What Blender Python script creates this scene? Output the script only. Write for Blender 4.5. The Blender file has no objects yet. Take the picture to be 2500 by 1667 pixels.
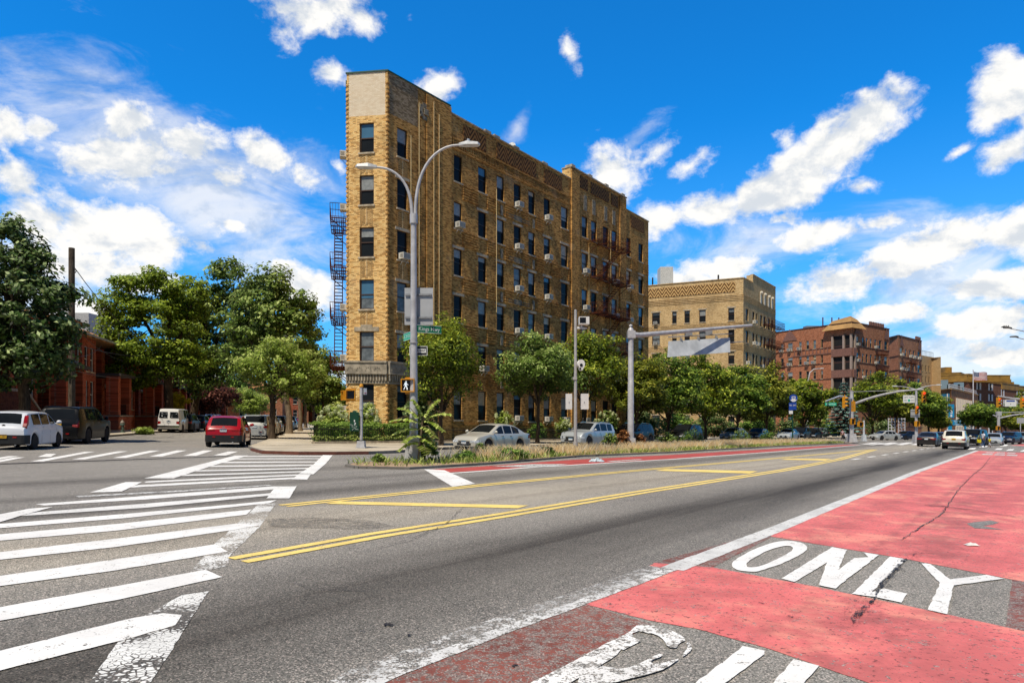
import bpy, bmesh, math, random
import numpy as np
from mathutils import Vector, Matrix, Euler, noise as mnoise

random.seed(7)
SC = bpy.context.scene
COL = SC.collection
F = 1666.7          # focal length in photo pixels (24 mm)
CAMH = 1.6
S = 0.0215          # the streets climb gently towards the left
R = math.radians

# ------------------------------------------------------------------ geometry of the place
def G(x, y=0):
    return -S * x
def gp(px, py):
    d = F * CAMH / (py - 1029 - S * (px - 1250))
    return ((px - 1250) / F * d, d)
A = (0.603, 0.798)      # along the highway
N = (0.798, -0.603)     # across it, to the right
B = (-0.257, 0.966)     # along the side street
M_ = (0.966, 0.257)
def tw(t, w):
    return (A[0] * t + N[0] * w, A[1] * t + N[1] * w)
def sw(t, w):
    return (B[0] * t + M_[0] * w, B[1] * t + M_[1] * w)
def pd(px, d):          # ground point at photo column px and depth d
    return ((px - 1250) / F * d, d)
def hz(px, py, d):      # height above local ground of a photo point at depth d
    x = (px - 1250) / F * d
    return CAMH + (1029 - py) / F * d - G(x)
def ht(px, py, d):      # height above ground, measured on the tilted horizon
    return CAMH + (1029 + S * (px - 1250) - py) / F * d

# ------------------------------------------------------------------ tagging
def tag(o, label=None, cat=None, group=None, kind=None):
    if label: o['label'] = label
    if cat: o['category'] = cat
    if group: o['group'] = group
    if kind: o['kind'] = kind
    return o
def thing(name, label, cat, loc=(0, 0, 0), rz=0.0, group=None):
    o = bpy.data.objects.new(name, None)
    o.empty_display_size = 0.3
    COL.objects.link(o)
    o.location = loc
    o.rotation_euler = (0, 0, rz)
    return tag(o, label, cat, group)
def dup(o, parent=None):
    c = o.copy()
    COL.objects.link(c)
    if parent: c.parent = parent
    for ch in o.children:
        dup(ch, c)
    return c

# ------------------------------------------------------------------ mesh builder
class MB:
    def __init__(s):
        s.v = []; s.f = []; s.m = []; s.uv = {}
    def add(s, vs, fs, m=0):
        k = len(s.v)
        s.v += [tuple(p) for p in vs]
        for f in fs:
            s.f.append(tuple(i + k for i in f)); s.m.append(m)
        return k
    def quad(s, a, b, c, d, m=0, uv=None):
        s.add([a, b, c, d], [(0, 1, 2, 3)], m)
        if uv: s.uv[len(s.f) - 1] = uv
    def poly(s, pts, m=0):
        s.add(pts, [tuple(range(len(pts)))], m)
    def box(s, x0, x1, y0, y1, z0, z1, m=0, M=None):
        vs = [(x0, y0, z0), (x1, y0, z0), (x1, y1, z0), (x0, y1, z0),
              (x0, y0, z1), (x1, y0, z1), (x1, y1, z1), (x0, y1, z1)]
        if M is not None: vs = [tuple(M @ Vector(p)) for p in vs]
        s.add(vs, [(3, 2, 1, 0), (4, 5, 6, 7), (0, 1, 5, 4), (1, 2, 6, 5), (2, 3, 7, 6), (3, 0, 4, 7)], m)
    def tube(s, pts, r, n=8, m=0, cap=True):
        pts = [Vector(p) for p in pts]
        rs = r if isinstance(r, (list, tuple)) else [r] * len(pts)
        rings = []
        ref = None
        for i, p in enumerate(pts):
            if i == 0: t = pts[1] - pts[0]
            elif i == len(pts) - 1: t = pts[-1] - pts[-2]
            else: t = (pts[i + 1] - p).normalized() + (p - pts[i - 1]).normalized()
            if t.length < 1e-9: t = Vector((0, 0, 1))
            t.normalize()
            if ref is None:
                ref = Vector((1, 0, 0)) if abs(t.x) < .9 else Vector((0, 1, 0))
            u = t.cross(ref)
            if u.length < 1e-6: u = t.cross(Vector((0, 1, 0)))
            u.normalize(); w = u.cross(t)
            ref = w
            ring = [p + (u * math.cos(2 * math.pi * k / n) + w * math.sin(2 * math.pi * k / n)) * rs[i] for k in range(n)]
            rings.append(ring)
        vs = [q for rg in rings for q in rg]
        fs = []
        for i in range(len(pts) - 1):
            for k in range(n):
                fs.append((i * n + k, i * n + (k + 1) % n, (i + 1) * n + (k + 1) % n, (i + 1) * n + k))
        if cap:
            fs.append(tuple(range(n - 1, -1, -1)))
            fs.append(tuple((len(pts) - 1) * n + k for k in range(n)))
        s.add(vs, fs, m)
    def lathe(s, prof, n=16, c=(0, 0, 0), axis='z', m=0):
        vs = []
        for (r, z) in prof:
            for k in range(n):
                a = 2 * math.pi * k / n
                x, y = r * math.cos(a), r * math.sin(a)
                p = (x, y, z) if axis == 'z' else ((z, x, y) if axis == 'x' else (x, z, y))
                vs.append((p[0] + c[0], p[1] + c[1], p[2] + c[2]))
        fs = []
        for i in range(len(prof) - 1):
            for k in range(n):
                fs.append((i * n + k, i * n + (k + 1) % n, (i + 1) * n + (k + 1) % n, (i + 1) * n + k))
        fs.append(tuple(range(n - 1, -1, -1)))
        fs.append(tuple((len(prof) - 1) * n + k for k in range(n)))
        s.add(vs, fs, m)
    def prism(s, poly, a0, a1, axis='y', m=0):
        """extrude a 2-D polygon along an axis; polygon in the other two axes."""
        def P(q, a):
            return (q[0], a, q[1]) if axis == 'y' else ((a, q[0], q[1]) if axis == 'x' else (q[0], q[1], a))
        n = len(poly)
        vs = [P(q, a0) for q in poly] + [P(q, a1) for q in poly]
        fs = [tuple(range(n)), tuple(range(2 * n - 1, n - 1, -1))]
        for k in range(n):
            fs.append((k, k + n, (k + 1) % n + n, (k + 1) % n))
        s.add(vs, fs, m)
    def ball(s, c, rx, ry, rz, n=10, k=6, m=0):
        prof = [(max(1e-4, math.sin(math.pi * i / k)), -math.cos(math.pi * i / k)) for i in range(k + 1)]
        vs = []; fs = []
        for (r, z) in prof:
            for j in range(n):
                a = 2 * math.pi * j / n
                vs.append((c[0] + rx * r * math.cos(a), c[1] + ry * r * math.sin(a), c[2] + rz * z))
        for i in range(k):
            for j in range(n):
                fs.append((i * n + j, i * n + (j + 1) % n, (i + 1) * n + (j + 1) % n, (i + 1) * n + j))
        s.add(vs, fs, m)
    def build_each(s, name, mats, parent=None, smooth=None, fixn=True):
        """one object for every separate piece"""
        par = list(range(len(s.v)))
        def find(i):
            while par[i] != i: par[i] = par[par[i]]; i = par[i]
            return i
        for q in s.f:
            a = find(q[0])
            for i in q[1:]: par[find(i)] = a
        gr = {}
        for fi, q in enumerate(s.f): gr.setdefault(find(q[0]), []).append(fi)
        out = []
        for fl in gr.values():
            m = MB(); mp = {}
            for fi in fl:
                for i in s.f[fi]:
                    if i not in mp: mp[i] = len(m.v); m.v.append(s.v[i])
                m.f.append(tuple(mp[i] for i in s.f[fi])); m.m.append(s.m[fi])
                if fi in s.uv: m.uv[len(m.f) - 1] = s.uv[fi]
            out.append(m.build(name, mats, parent, smooth, fixn=fixn))
        return out
    def mesh(s, name, mats, smooth=None, fixn=True):
        me = bpy.data.meshes.new(name)
        me.from_pydata(s.v, [], s.f)
        mats = mats if isinstance(mats, (list, tuple)) else [mats]
        for m in mats: me.materials.append(m)
        if len(mats) > 1:
            me.polygons.foreach_set('material_index', s.m)
        if s.uv:
            ul = me.uv_layers.new(name='UVMap')
            for fi, uv in s.uv.items():
                p = me.polygons[fi]
                for k, li in enumerate(p.loop_indices):
                    ul.data[li].uv = uv[k]
        me.update()
        if fixn:
            bm = bmesh.new(); bm.from_mesh(me)
            bmesh.ops.recalc_face_normals(bm, faces=bm.faces)
            bm.to_mesh(me); bm.free()
        if smooth is not None:
            me.polygons.foreach_set('use_smooth', [True] * len(me.polygons))
            if smooth < 180: me.set_sharp_from_angle(angle=R(smooth))
        return me
    def build(s, name, mats, parent=None, smooth=None, loc=None, rz=None, fixn=True):
        o = bpy.data.objects.new(name, s.mesh(name, mats, smooth, fixn))
        COL.objects.link(o)
        if parent: o.parent = parent
        if loc: o.location = loc
        if rz is not None: o.rotation_euler = (0, 0, rz)
        return o

def text_obj(name, body, size, mat, parent=None, loc=(0, 0, 0), rot=(0, 0, 0), sx=1.0, bold=0.0, align='CENTER', fit=None):
    cu = bpy.data.curves.new(name, 'FONT')
    cu.body = body; cu.size = size; cu.align_x = align; cu.align_y = 'CENTER'
    cu.offset = bold; cu.resolution_u = 3
    tmp = bpy.data.objects.new(name, cu)
    COL.objects.link(tmp)
    dg = bpy.context.evaluated_depsgraph_get()
    me = bpy.data.meshes.new_from_object(tmp.evaluated_get(dg))
    bpy.data.objects.remove(tmp)
    bpy.data.curves.remove(cu)
    if fit and len(me.vertices):
        co = np.zeros(len(me.vertices) * 3); me.vertices.foreach_get('co', co); co = co.reshape(-1, 3)
        w = co[:, 0].max() - co[:, 0].min()
        sx = fit / max(w, 1e-5)
    me.name = name
    me.transform(Matrix.Diagonal((sx, 1, 1, 1)))
    me.materials.clear(); me.materials.append(mat)
    o = bpy.data.objects.new(name, me)
    COL.objects.link(o)
    if parent: o.parent = parent
    o.location = loc; o.rotation_euler = rot
    return o

# ------------------------------------------------------------------ materials
def L(h):
    h = h.lstrip('#')
    r = [int(h[i:i + 2], 16) / 255 for i in (0, 2, 4)]
    return tuple((c / 12.92 if c <= .04045 else ((c + .055) / 1.055) ** 2.4) for c in r) + (1,)
class NT:
    def __init__(s, name):
        s.mat = bpy.data.materials.new(name); s.mat.use_nodes = True
        s.t = s.mat.node_tree; s.t.nodes.clear()
        s.out = s.n('ShaderNodeOutputMaterial')
    def n(s, typ, **kw):
        nd = s.t.nodes.new(typ)
        for k, v in kw.items(): setattr(nd, k, v)
        return nd
    def set(s, nd, **kw):
        for k, v in kw.items():
            nd.inputs[k.replace('_', ' ')].default_value = v
    def link(s, a, b): s.t.links.new(a, b)
    def put(s, sock, v):
        if hasattr(v, 'is_output'): s.link(v, sock)
        else: sock.default_value = v
    def math(s, op, a, b=None, c=None, clamp=False):
        nd = s.n('ShaderNodeMath', operation=op, use_clamp=clamp)
        s.put(nd.inputs[0], a)
        if b is not None: s.put(nd.inputs[1], b)
        if c is not None: s.put(nd.inputs[2], c)
        return nd.outputs[0]
    def mix(s, f, a, b, typ='MIX'):
        nd = s.n('ShaderNodeMix', data_type='RGBA', blend_type=typ)
        s.put(nd.inputs[0], f); s.put(nd.inputs[6], a); s.put(nd.inputs[7], b)
        return nd.outputs[2]
    def noise(s, vec, scale, detail=4, rough=.55, dist=0.0):
        nd = s.n('ShaderNodeTexNoise')
        if vec is not None: s.link(vec, nd.inputs['Vector'])
        nd.inputs['Scale'].default_value = scale; nd.inputs['Detail'].default_value = detail
        nd.inputs['Roughness'].default_value = rough; nd.inputs['Distortion'].default_value = dist
        return nd.outputs['Fac']
    def ramp(s, f, lo, hi):
        nd = s.n('ShaderNodeMapRange', interpolation_type='SMOOTHSTEP')
        s.put(nd.inputs[0], f)
        s.put(nd.inputs[1], lo); s.put(nd.inputs[2], hi)
        return nd.outputs[0]
    def obj(s):
        return s.n('ShaderNodeTexCoord').outputs['Object']
    def uvc(s):
        return s.n('ShaderNodeTexCoord').outputs['UV']
    def mapping(s, vec, loc=(0, 0, 0), rot=(0, 0, 0), scale=(1, 1, 1), typ='POINT'):
        nd = s.n('ShaderNodeMapping', vector_type=typ)
        s.link(vec, nd.inputs[0])
        nd.inputs[1].default_value = loc; nd.inputs[2].default_value = rot; nd.inputs[3].default_value = scale
        return nd.outputs[0]
    def sep(s, vec):
        nd = s.n('ShaderNodeSeparateXYZ'); s.link(vec, nd.inputs[0]); return nd.outputs
    def bsdf(s, col, rough=.7, metal=0.0, spec=.5, coat=0.0, bump=None, bstr=.3, bdist=.02, emit=None, trans=None):
        b = s.n('ShaderNodeBsdfPrincipled')
        s.put(b.inputs['Base Color'], col); s.put(b.inputs['Roughness'], rough); s.put(b.inputs['Metallic'], metal)
        b.inputs['Specular IOR Level'].default_value = spec
        b.inputs['Coat Weight'].default_value = coat; b.inputs['Coat Roughness'].default_value = .03
        if emit: 
            b.inputs['Emission Color'].default_value = emit[0]; b.inputs['Emission Strength'].default_value = emit[1]
        if bump is not None:
            bn = s.n('ShaderNodeBump'); bn.inputs['Strength'].default_value = bstr; bn.inputs['Distance'].default_value = bdist
            s.link(bump, bn.inputs['Height']); s.link(bn.outputs[0], b.inputs['Normal'])
        sh = b.outputs[0]
        if trans is not None:
            tr = s.n('ShaderNodeBsdfTranslucent'); s.put(tr.inputs[0], trans[0])
            mx = s.n('ShaderNodeMixShader'); mx.inputs[0].default_value = trans[1]
            s.link(sh, mx.inputs[1]); s.link(tr.outputs[0], mx.inputs[2]); sh = mx.outputs[0]
        s.link(sh, s.out.inputs[0])
        return s.mat

MATS = {}
def simple(name, col, rough=.6, metal=0.0, spec=.5, coat=0.0, var=.12, scale=6.0, emit=None):
    if name in MATS: return MATS[name]
    t = NT(name)
    c = L(col) if isinstance(col, str) else col
    d = tuple(x * (1 - var * 2.2) for x in c[:3]) + (1,)
    l = tuple(min(1, x * (1 + var)) for x in c[:3]) + (1,)
    n = t.noise(t.obj(), scale, 5, .6)
    MATS[name] = t.bsdf(t.mix(t.ramp(n, .3, .7), d, l), rough, metal, spec, coat, emit=emit)
    return MATS[name]

def asphalt_color(t, P):
    """worn asphalt; P = world position. returns colour and height."""
    px = t.sep(P)
    tt = t.math('ADD', t.math('MULTIPLY', px[0], A[0]), t.math('MULTIPLY', px[1], A[1]))
    ww = t.math('ADD', t.math('MULTIPLY', px[0], N[0]), t.math('MULTIPLY', px[1], N[1]))
    cv = t.n('ShaderNodeCombineXYZ'); t.link(t.math('MULTIPLY', tt, .06), cv.inputs[0]); t.link(ww, cv.inputs[1])
    streak = t.noise(cv.outputs[0], 1.1, 5, .6)
    big = t.noise(P, .12, 4, .55)
    med = t.noise(P, 1.3, 5, .6)
    grain = t.noise(P, 62, 3, .8)
    grain2 = t.noise(P, 190, 2, .7)
    base = t.mix(t.ramp(big, .35, .65), (.19, .178, .155, 1), (.29, .272, .236, 1))
    base = t.mix(t.math('MULTIPLY', t.ramp(streak, .48, .66), .5), base, (.10, .095, .088, 1))
    base = t.mix(t.math('MULTIPLY', t.ramp(med, .5, .68), .4), base, (.33, .31, .275, 1))
    # oily dark band along the middle of the through lane
    def band(c, sg, amt):
        dw = t.math('DIVIDE', t.math('SUBTRACT', ww, c), sg)
        g = t.math('POWER', 2.718, t.math('MULTIPLY', t.math('MULTIPLY', dw, dw), -1.0))
        wob = t.math('ADD', .74, t.math('MULTIPLY', t.ramp(streak, .4, .58), .26))
        return t.math('MULTIPLY', t.math('MULTIPLY', g, wob), amt)
    nz = t.math('MULTIPLY', t.math('SUBTRACT', big, .5), 0)
    # light and dark stones
    vs_ = t.n('ShaderNodeTexVoronoi'); t.link(P, vs_.inputs['Vector']); vs_.inputs['Scale'].default_value = 105
    st = t.sep(vs_.outputs['Color'])
    base = t.mix(t.math('MULTIPLY', t.ramp(st[0], .7, .95), .85), base, (.72, .62, .55, 1))
    base = t.mix(t.math('MULTIPLY', t.ramp(st[1], .6, .9), .8), base, (.04, .042, .038, 1))
    base = t.mix(t.math('MULTIPLY', t.ramp(grain, .48, .6), .5), base, (.40, .38, .34, 1))
    base = t.mix(t.math('MULTIPLY', t.ramp(grain, .48, .38), .6), base, (.05, .046, .042, 1))
    dm = t.math('DIVIDE', t.math('SUBTRACT', ww, -9.0), 1.6)
    base = t.mix(t.math('POWER', 2.718, t.math('MULTIPLY', t.math('MULTIPLY', dm, dm), -1.0)), base, t.mix(1.0, base, (1.42, 1.36, 1.24, 1), 'MULTIPLY'))
    for c, sg, amt in ((-4.9, 1.08, 1.0), (-12.2, .7, .6), (-8.7, .2, .3), (-17.6, .8, .5), (-14.4, .4, .5)):
        dk_ = t.mix(1.0, base, (.25, .235, .22, 1), 'MULTIPLY')
        base = t.mix(band(c, sg, amt), base, dk_)
    # cracks
    vo = t.n('ShaderNodeTexVoronoi', feature='DISTANCE_TO_EDGE'); t.link(t.mapping(P, scale=(.32, .32, .32)), vo.inputs['Vector'])
    dn = t.math('ADD', vo.outputs['Distance'], t.math('MULTIPLY', t.math('SUBTRACT', med, .5), .06))
    ck = t.math('MULTIPLY', t.ramp(t.math('ABSOLUTE', dn), .006, .0), t.ramp(t.noise(P, .3, 2), .5, .62))
    base = t.mix(t.math('MULTIPLY', ck, .8), base, (.03, .028, .026, 1))
    return base, grain, streak, med, grain2
def m_asphalt():
    t = NT('asphalt'); P = t.obj()
    c, g, *_ = asphalt_color(t, P)
    return t.bsdf(c, .85, spec=.25, bump=g, bstr=.5, bdist=.008)
def m_paint(name, col, wear=.35, crack=0.0, dirt=.25, soft=1.0, tint=None, alpha=None, specks=0.0):
    """road paint worn through to the asphalt."""
    t = NT(name); P = t.obj()
    c, g, streak, med, g2 = asphalt_color(t, P)
    n1 = t.noise(P, 9, 6, .7)
    n2 = t.noise(P, 45, 3, .7)
    w = t.math('ADD', t.math('MULTIPLY', n1, .55), t.math('MULTIPLY', n2, .45))
    mask = t.ramp(w, wear * .5 + .09, wear * .5 + .05)                        # 1 = bare where noise low
    mask = t.math('MULTIPLY', mask, soft)
    cc = tuple(x * .55 for x in col[:3]) + (1,)
    p = t.mix(t.math('MULTIPLY', t.ramp(med, .44, .62), dirt * 2), col, cc)
    p = t.mix(t.math('MULTIPLY', t.ramp(streak, .5, .64), dirt * 1.4), p, cc)
    p = t.mix(t.math('MULTIPLY', t.ramp(t.noise(P, 3.2, 5, .7), .54, .7), dirt * 1.2), p, tint or cc)
    p = t.mix(t.math('MULTIPLY', t.ramp(n2, .5, .36), dirt * 1.1), p, tuple(x * .45 for x in col[:3]) + (1,))
    if specks:
        bm_ = t.noise(P, .75, 5, .65)
        p = t.mix(t.math('MULTIPLY', t.ramp(bm_, .5, .64), .8), p, tint)
        p = t.mix(t.math('MULTIPLY', t.ramp(bm_, .48, .36), .65), p, tuple(x * .66 for x in col[:3]) + (1,))
        ws = t.sep(P); w_ = t.math('ADD', t.math('MULTIPLY', ws[0], N[0]), t.math('MULTIPLY', ws[1], N[1]))
        for c_, g_, a_ in ((-1.0, .55, .5), (-2.55, .35, .3), (-1.62, .07, .45)):
            q_ = t.math('DIVIDE', t.math('SUBTRACT', w_, c_), g_)
            p = t.mix(t.math('MULTIPLY', t.math('MULTIPLY', t.math('POWER', 2.718, t.math('MULTIPLY', t.math('MULTIPLY', q_, q_), -1.0)), t.ramp(t.noise(P, 1.7, 5, .7), .4, .62)), a_), p, (.20, .07, .06, 1))
    if specks: p = t.mix(t.math('MULTIPLY', t.ramp(t.noise(P, 22, 4, .75), .585, .63), specks), p, (.07, .03, .028, 1))
    if crack > 0:
        vo = t.n('ShaderNodeTexVoronoi', feature='DISTANCE_TO_EDGE')
        pw = t.n('ShaderNodeVectorMath', operation='ADD'); t.link(P, pw.inputs[0])
        nw = t.n('ShaderNodeTexNoise'); t.link(P, nw.inputs['Vector']); nw.inputs['Scale'].default_value = 12
        sc_ = t.n('ShaderNodeVectorMath', operation='SCALE'); t.link(nw.outputs['Color'], sc_.inputs[0]); sc_.inputs['Scale'].default_value = .05
        t.link(sc_.outputs[0], pw.inputs[1]); t.link(pw.outputs[0], vo.inputs['Vector']); vo.inputs['Scale'].default_value = 21
        lim = t.math('ADD', .035, t.math('MULTIPLY', t.ramp(t.noise(P, 1.6, 3), .42, .68), .38 * crack))
        mask = t.math('MAXIMUM', mask, t.ramp(vo.outputs['Distance'], lim, t.math('MULTIPLY', lim, .75)))
    t.bsdf(t.mix(mask, p, c), .7, spec=.3, bump=g, bstr=.35, bdist=.006)
    if alpha is not None:
        sh = t.out.inputs[0].links[0].from_socket
        tr = t.n('ShaderNodeBsdfTransparent'); mx = t.n('ShaderNodeMixShader')
        nn = t.math('ADD', t.math('MULTIPLY', n1, .5), t.math('MULTIPLY', n2, .5))
        t.link(t.ramp(nn, alpha - .03, alpha + .04), mx.inputs[0]); t.link(tr.outputs[0], mx.inputs[1]); t.link(sh, mx.inputs[2]); t.link(mx.outputs[0], t.out.inputs[0])
    return t.mat
def m_concrete(name, a='#b9b2a3', b='#8f8778', joints=1.5):
    t = NT(name); P = t.obj()
    n = t.noise(P, .6, 6, .6); g = t.noise(P, 60, 2)
    c = t.mix(t.ramp(n, .3, .7), L(b), L(a))
    c = t.mix(t.math('MULTIPLY', t.ramp(g, .5, .75), .25), c, L('#5d5850'))
    br = t.n('ShaderNodeTexBrick'); br.offset = 0
    q = t.mapping(P, rot=(0, 0, -math.atan2(A[1], A[0])))
    t.link(q, br.inputs['Vector'])
    br.inputs['Scale'].default_value = 1; br.inputs['Mortar Size'].default_value = .012; br.inputs['Mortar Smooth'].default_value = .2
    br.inputs['Brick Width'].default_value = joints; br.inputs['Row Height'].default_value = joints
    br.inputs['Color1'].default_value = (1, 1, 1, 1); br.inputs['Color2'].default_value = (.86, .85, .83, 1); br.inputs['Mortar'].default_value = (.35, .34, .32, 1)
    c = t.mix(1, c, br.outputs['Color'], 'MULTIPLY')
    return t.bsdf(c, .85, spec=.2, bump=g, bstr=.2, bdist=.005)
def m_brick(name, c1, c2, c3, mortar, stain=.35, bw=.21, rh=.075, stainc=(.05, .035, .02, 1), band=None):
    t = NT(name); U = t.uvc()
    br = t.n('ShaderNodeTexBrick'); t.link(U, br.inputs['Vector'])
    br.inputs['Scale'].default_value = 1; br.inputs['Brick Width'].default_value = bw; br.inputs['Row Height'].default_value = rh
    br.inputs['Mortar Size'].default_value = .008; br.inputs['Mortar Smooth'].default_value = .3
    br.inputs['Bias'].default_value = -.1
    br.inputs['Color1'].default_value = L(c1); br.inputs['Color2'].default_value = L(c2); br.inputs['Mortar'].default_value = L(mortar)
    # individual dark bricks
    wn = t.n('ShaderNodeTexWhiteNoise', noise_dimensions='2D')
    us = t.sep(U)
    row = t.math('FLOOR', t.math('DIVIDE', us[1], rh))
    colu = t.math('FLOOR', t.math('ADD', t.math('DIVIDE', us[0], bw), t.math('MULTIPLY', t.math('FLOORED_MODULO', row, 2.0), .5)))
    cv = t.n('ShaderNodeCombineXYZ'); t.link(colu, cv.inputs[0]); t.link(row, cv.inputs[1]); t.link(cv.outputs[0], wn.inputs['Vector'])
    c = t.mix(t.math('MULTIPLY', t.math('GREATER_THAN', wn.outputs['Value'], .68), .55), br.outputs['Color'], L(c3))
    st = t.noise(t.mapping(U, scale=(.5, .16, 1)), 1.0, 6, .6)
    st2 = t.noise(t.mapping(U, scale=(.25, 1.1, 1)), 1.0, 4, .6)
    c = t.mix(t.math('MULTIPLY', t.ramp(st, .48, .8), stain), c, stainc)
    c = t.mix(t.math('MULTIPLY', t.ramp(st2, .55, .8), stain * .7), c, stainc)
    big = t.noise(U, .11, 5, .65)
    c = t.mix(t.math('MULTIPLY', t.ramp(big, .46, .66), stain), c, t.mix(1.0, c, (.52, .44, .36, 1), 'MULTIPLY'))
    pal = t.noise(t.mapping(U, (7, 3, 0), (0, 0, 0), (.35, .35, 1)), 1.0, 4, .6)
    c = t.mix(t.math('MULTIPLY', t.ramp(pal, .58, .7), stain * .6), c, t.mix(.5, c, (.6, .5, .36, 1)))
    rel = t.math('SUBTRACT', t.math('MULTIPLY', t.noise(t.mapping(U, scale=(9, 16, 1)), 1.0, 3, .7), .8), br.outputs['Fac'])
    return t.bsdf(c, .85, spec=.15, bump=rel, bstr=.7, bdist=.025)
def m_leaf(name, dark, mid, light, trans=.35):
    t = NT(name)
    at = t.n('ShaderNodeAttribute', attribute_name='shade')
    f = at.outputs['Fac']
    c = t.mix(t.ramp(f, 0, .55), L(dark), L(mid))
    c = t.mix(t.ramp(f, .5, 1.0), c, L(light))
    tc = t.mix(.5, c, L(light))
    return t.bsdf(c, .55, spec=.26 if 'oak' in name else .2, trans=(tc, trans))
def m_bark(name, a='#5a4c3d', b='#2e251d'):
    t = NT(name); P = t.obj()
    n = t.noise(t.mapping(P, scale=(9, 9, 1.4)), 1.5, 6, .7)
    return t.bsdf(t.mix(t.ramp(n, .3, .7), L(b), L(a)), .9, spec=.1, bump=n, bstr=.6, bdist=.03)
def m_glass(name, col=(.012, .014, .016, 1), rough=.05, spec=.06):
    t = NT(name)
    n = t.noise(t.obj(), 1.2, 2)
    c2 = tuple(x * 1.8 for x in col[:3]) + (1,)
    return t.bsdf(t.mix(n, col, c2), rough, spec=spec, bump=n, bstr=.05, bdist=.05)
def m_car(name, col, metal=0.0):
    if name in MATS: return MATS[name]
    t = NT(name); P = t.obj()
    n = t.noise(P, 2.0, 4); f = t.noise(P, 400, 1)
    zz = t.sep(P)[2]
    c = L(col) if isinstance(col, str) else col
    cc = t.mix(t.math('MULTIPLY', f, .25 if metal else .06), c, tuple(min(1, x * 1.6 + .02) for x in c[:3]) + (1,))
    dust = t.math('MULTIPLY', t.ramp(zz, .75, .15), t.math('MULTIPLY', t.ramp(n, .3, .8), .16))
    cc = t.mix(dust, cc, (.16, .14, .12, 1))
    MATS[name] = t.bsdf(cc, t.math('ADD', t.math('MULTIPLY', dust, .5), .3), metal=metal, spec=.35 if sum(c[:3]) > .05 else .2, coat=.6 if sum(c[:3]) > .12 else .12)
    return MATS[name]

# ------------------------------------------------------------------ camera, sun, sky
cam = bpy.data.objects.new('camera', bpy.data.cameras.new('camera'))
COL.objects.link(cam); SC.camera = cam
cam.location = (0, 0, CAMH); cam.rotation_euler = (R(90), 0, 0)
cam.data.lens = 24.0; cam.data.sensor_width = 36.0; cam.data.sensor_fit = 'HORIZONTAL'
cam.data.shift_y = (1029 - 833.5) / 2500
cam.data.clip_start = .1; cam.data.clip_end = 6000

SUN_DIR = Vector((-0.49, -0.872, 0)).normalized()      # horizontal direction towards the sun
SUN_EL = R(60)
sv = Vector((SUN_DIR.x * math.cos(SUN_EL), SUN_DIR.y * math.cos(SUN_EL), math.sin(SUN_EL)))
sl = bpy.data.lights.new('sun', 'SUN'); sl.energy = 5.0; sl.angle = R(.5); sl.color = (1, .91, .76)
so = bpy.data.objects.new('sun', sl); COL.objects.link(so); so.location = (-20, -40, 80)
so.rotation_euler = sv.to_track_quat('Z', 'Y').to_euler()
SC.view_settings.view_transform = 'Standard'; SC.view_settings.look = 'None'
SC.view_settings.exposure = 0; SC.view_settings.gamma = 1
SC.render.engine = 'CYCLES'
SC.cycles.max_bounces = 6; SC.cycles.transparent_max_bounces = 6

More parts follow.
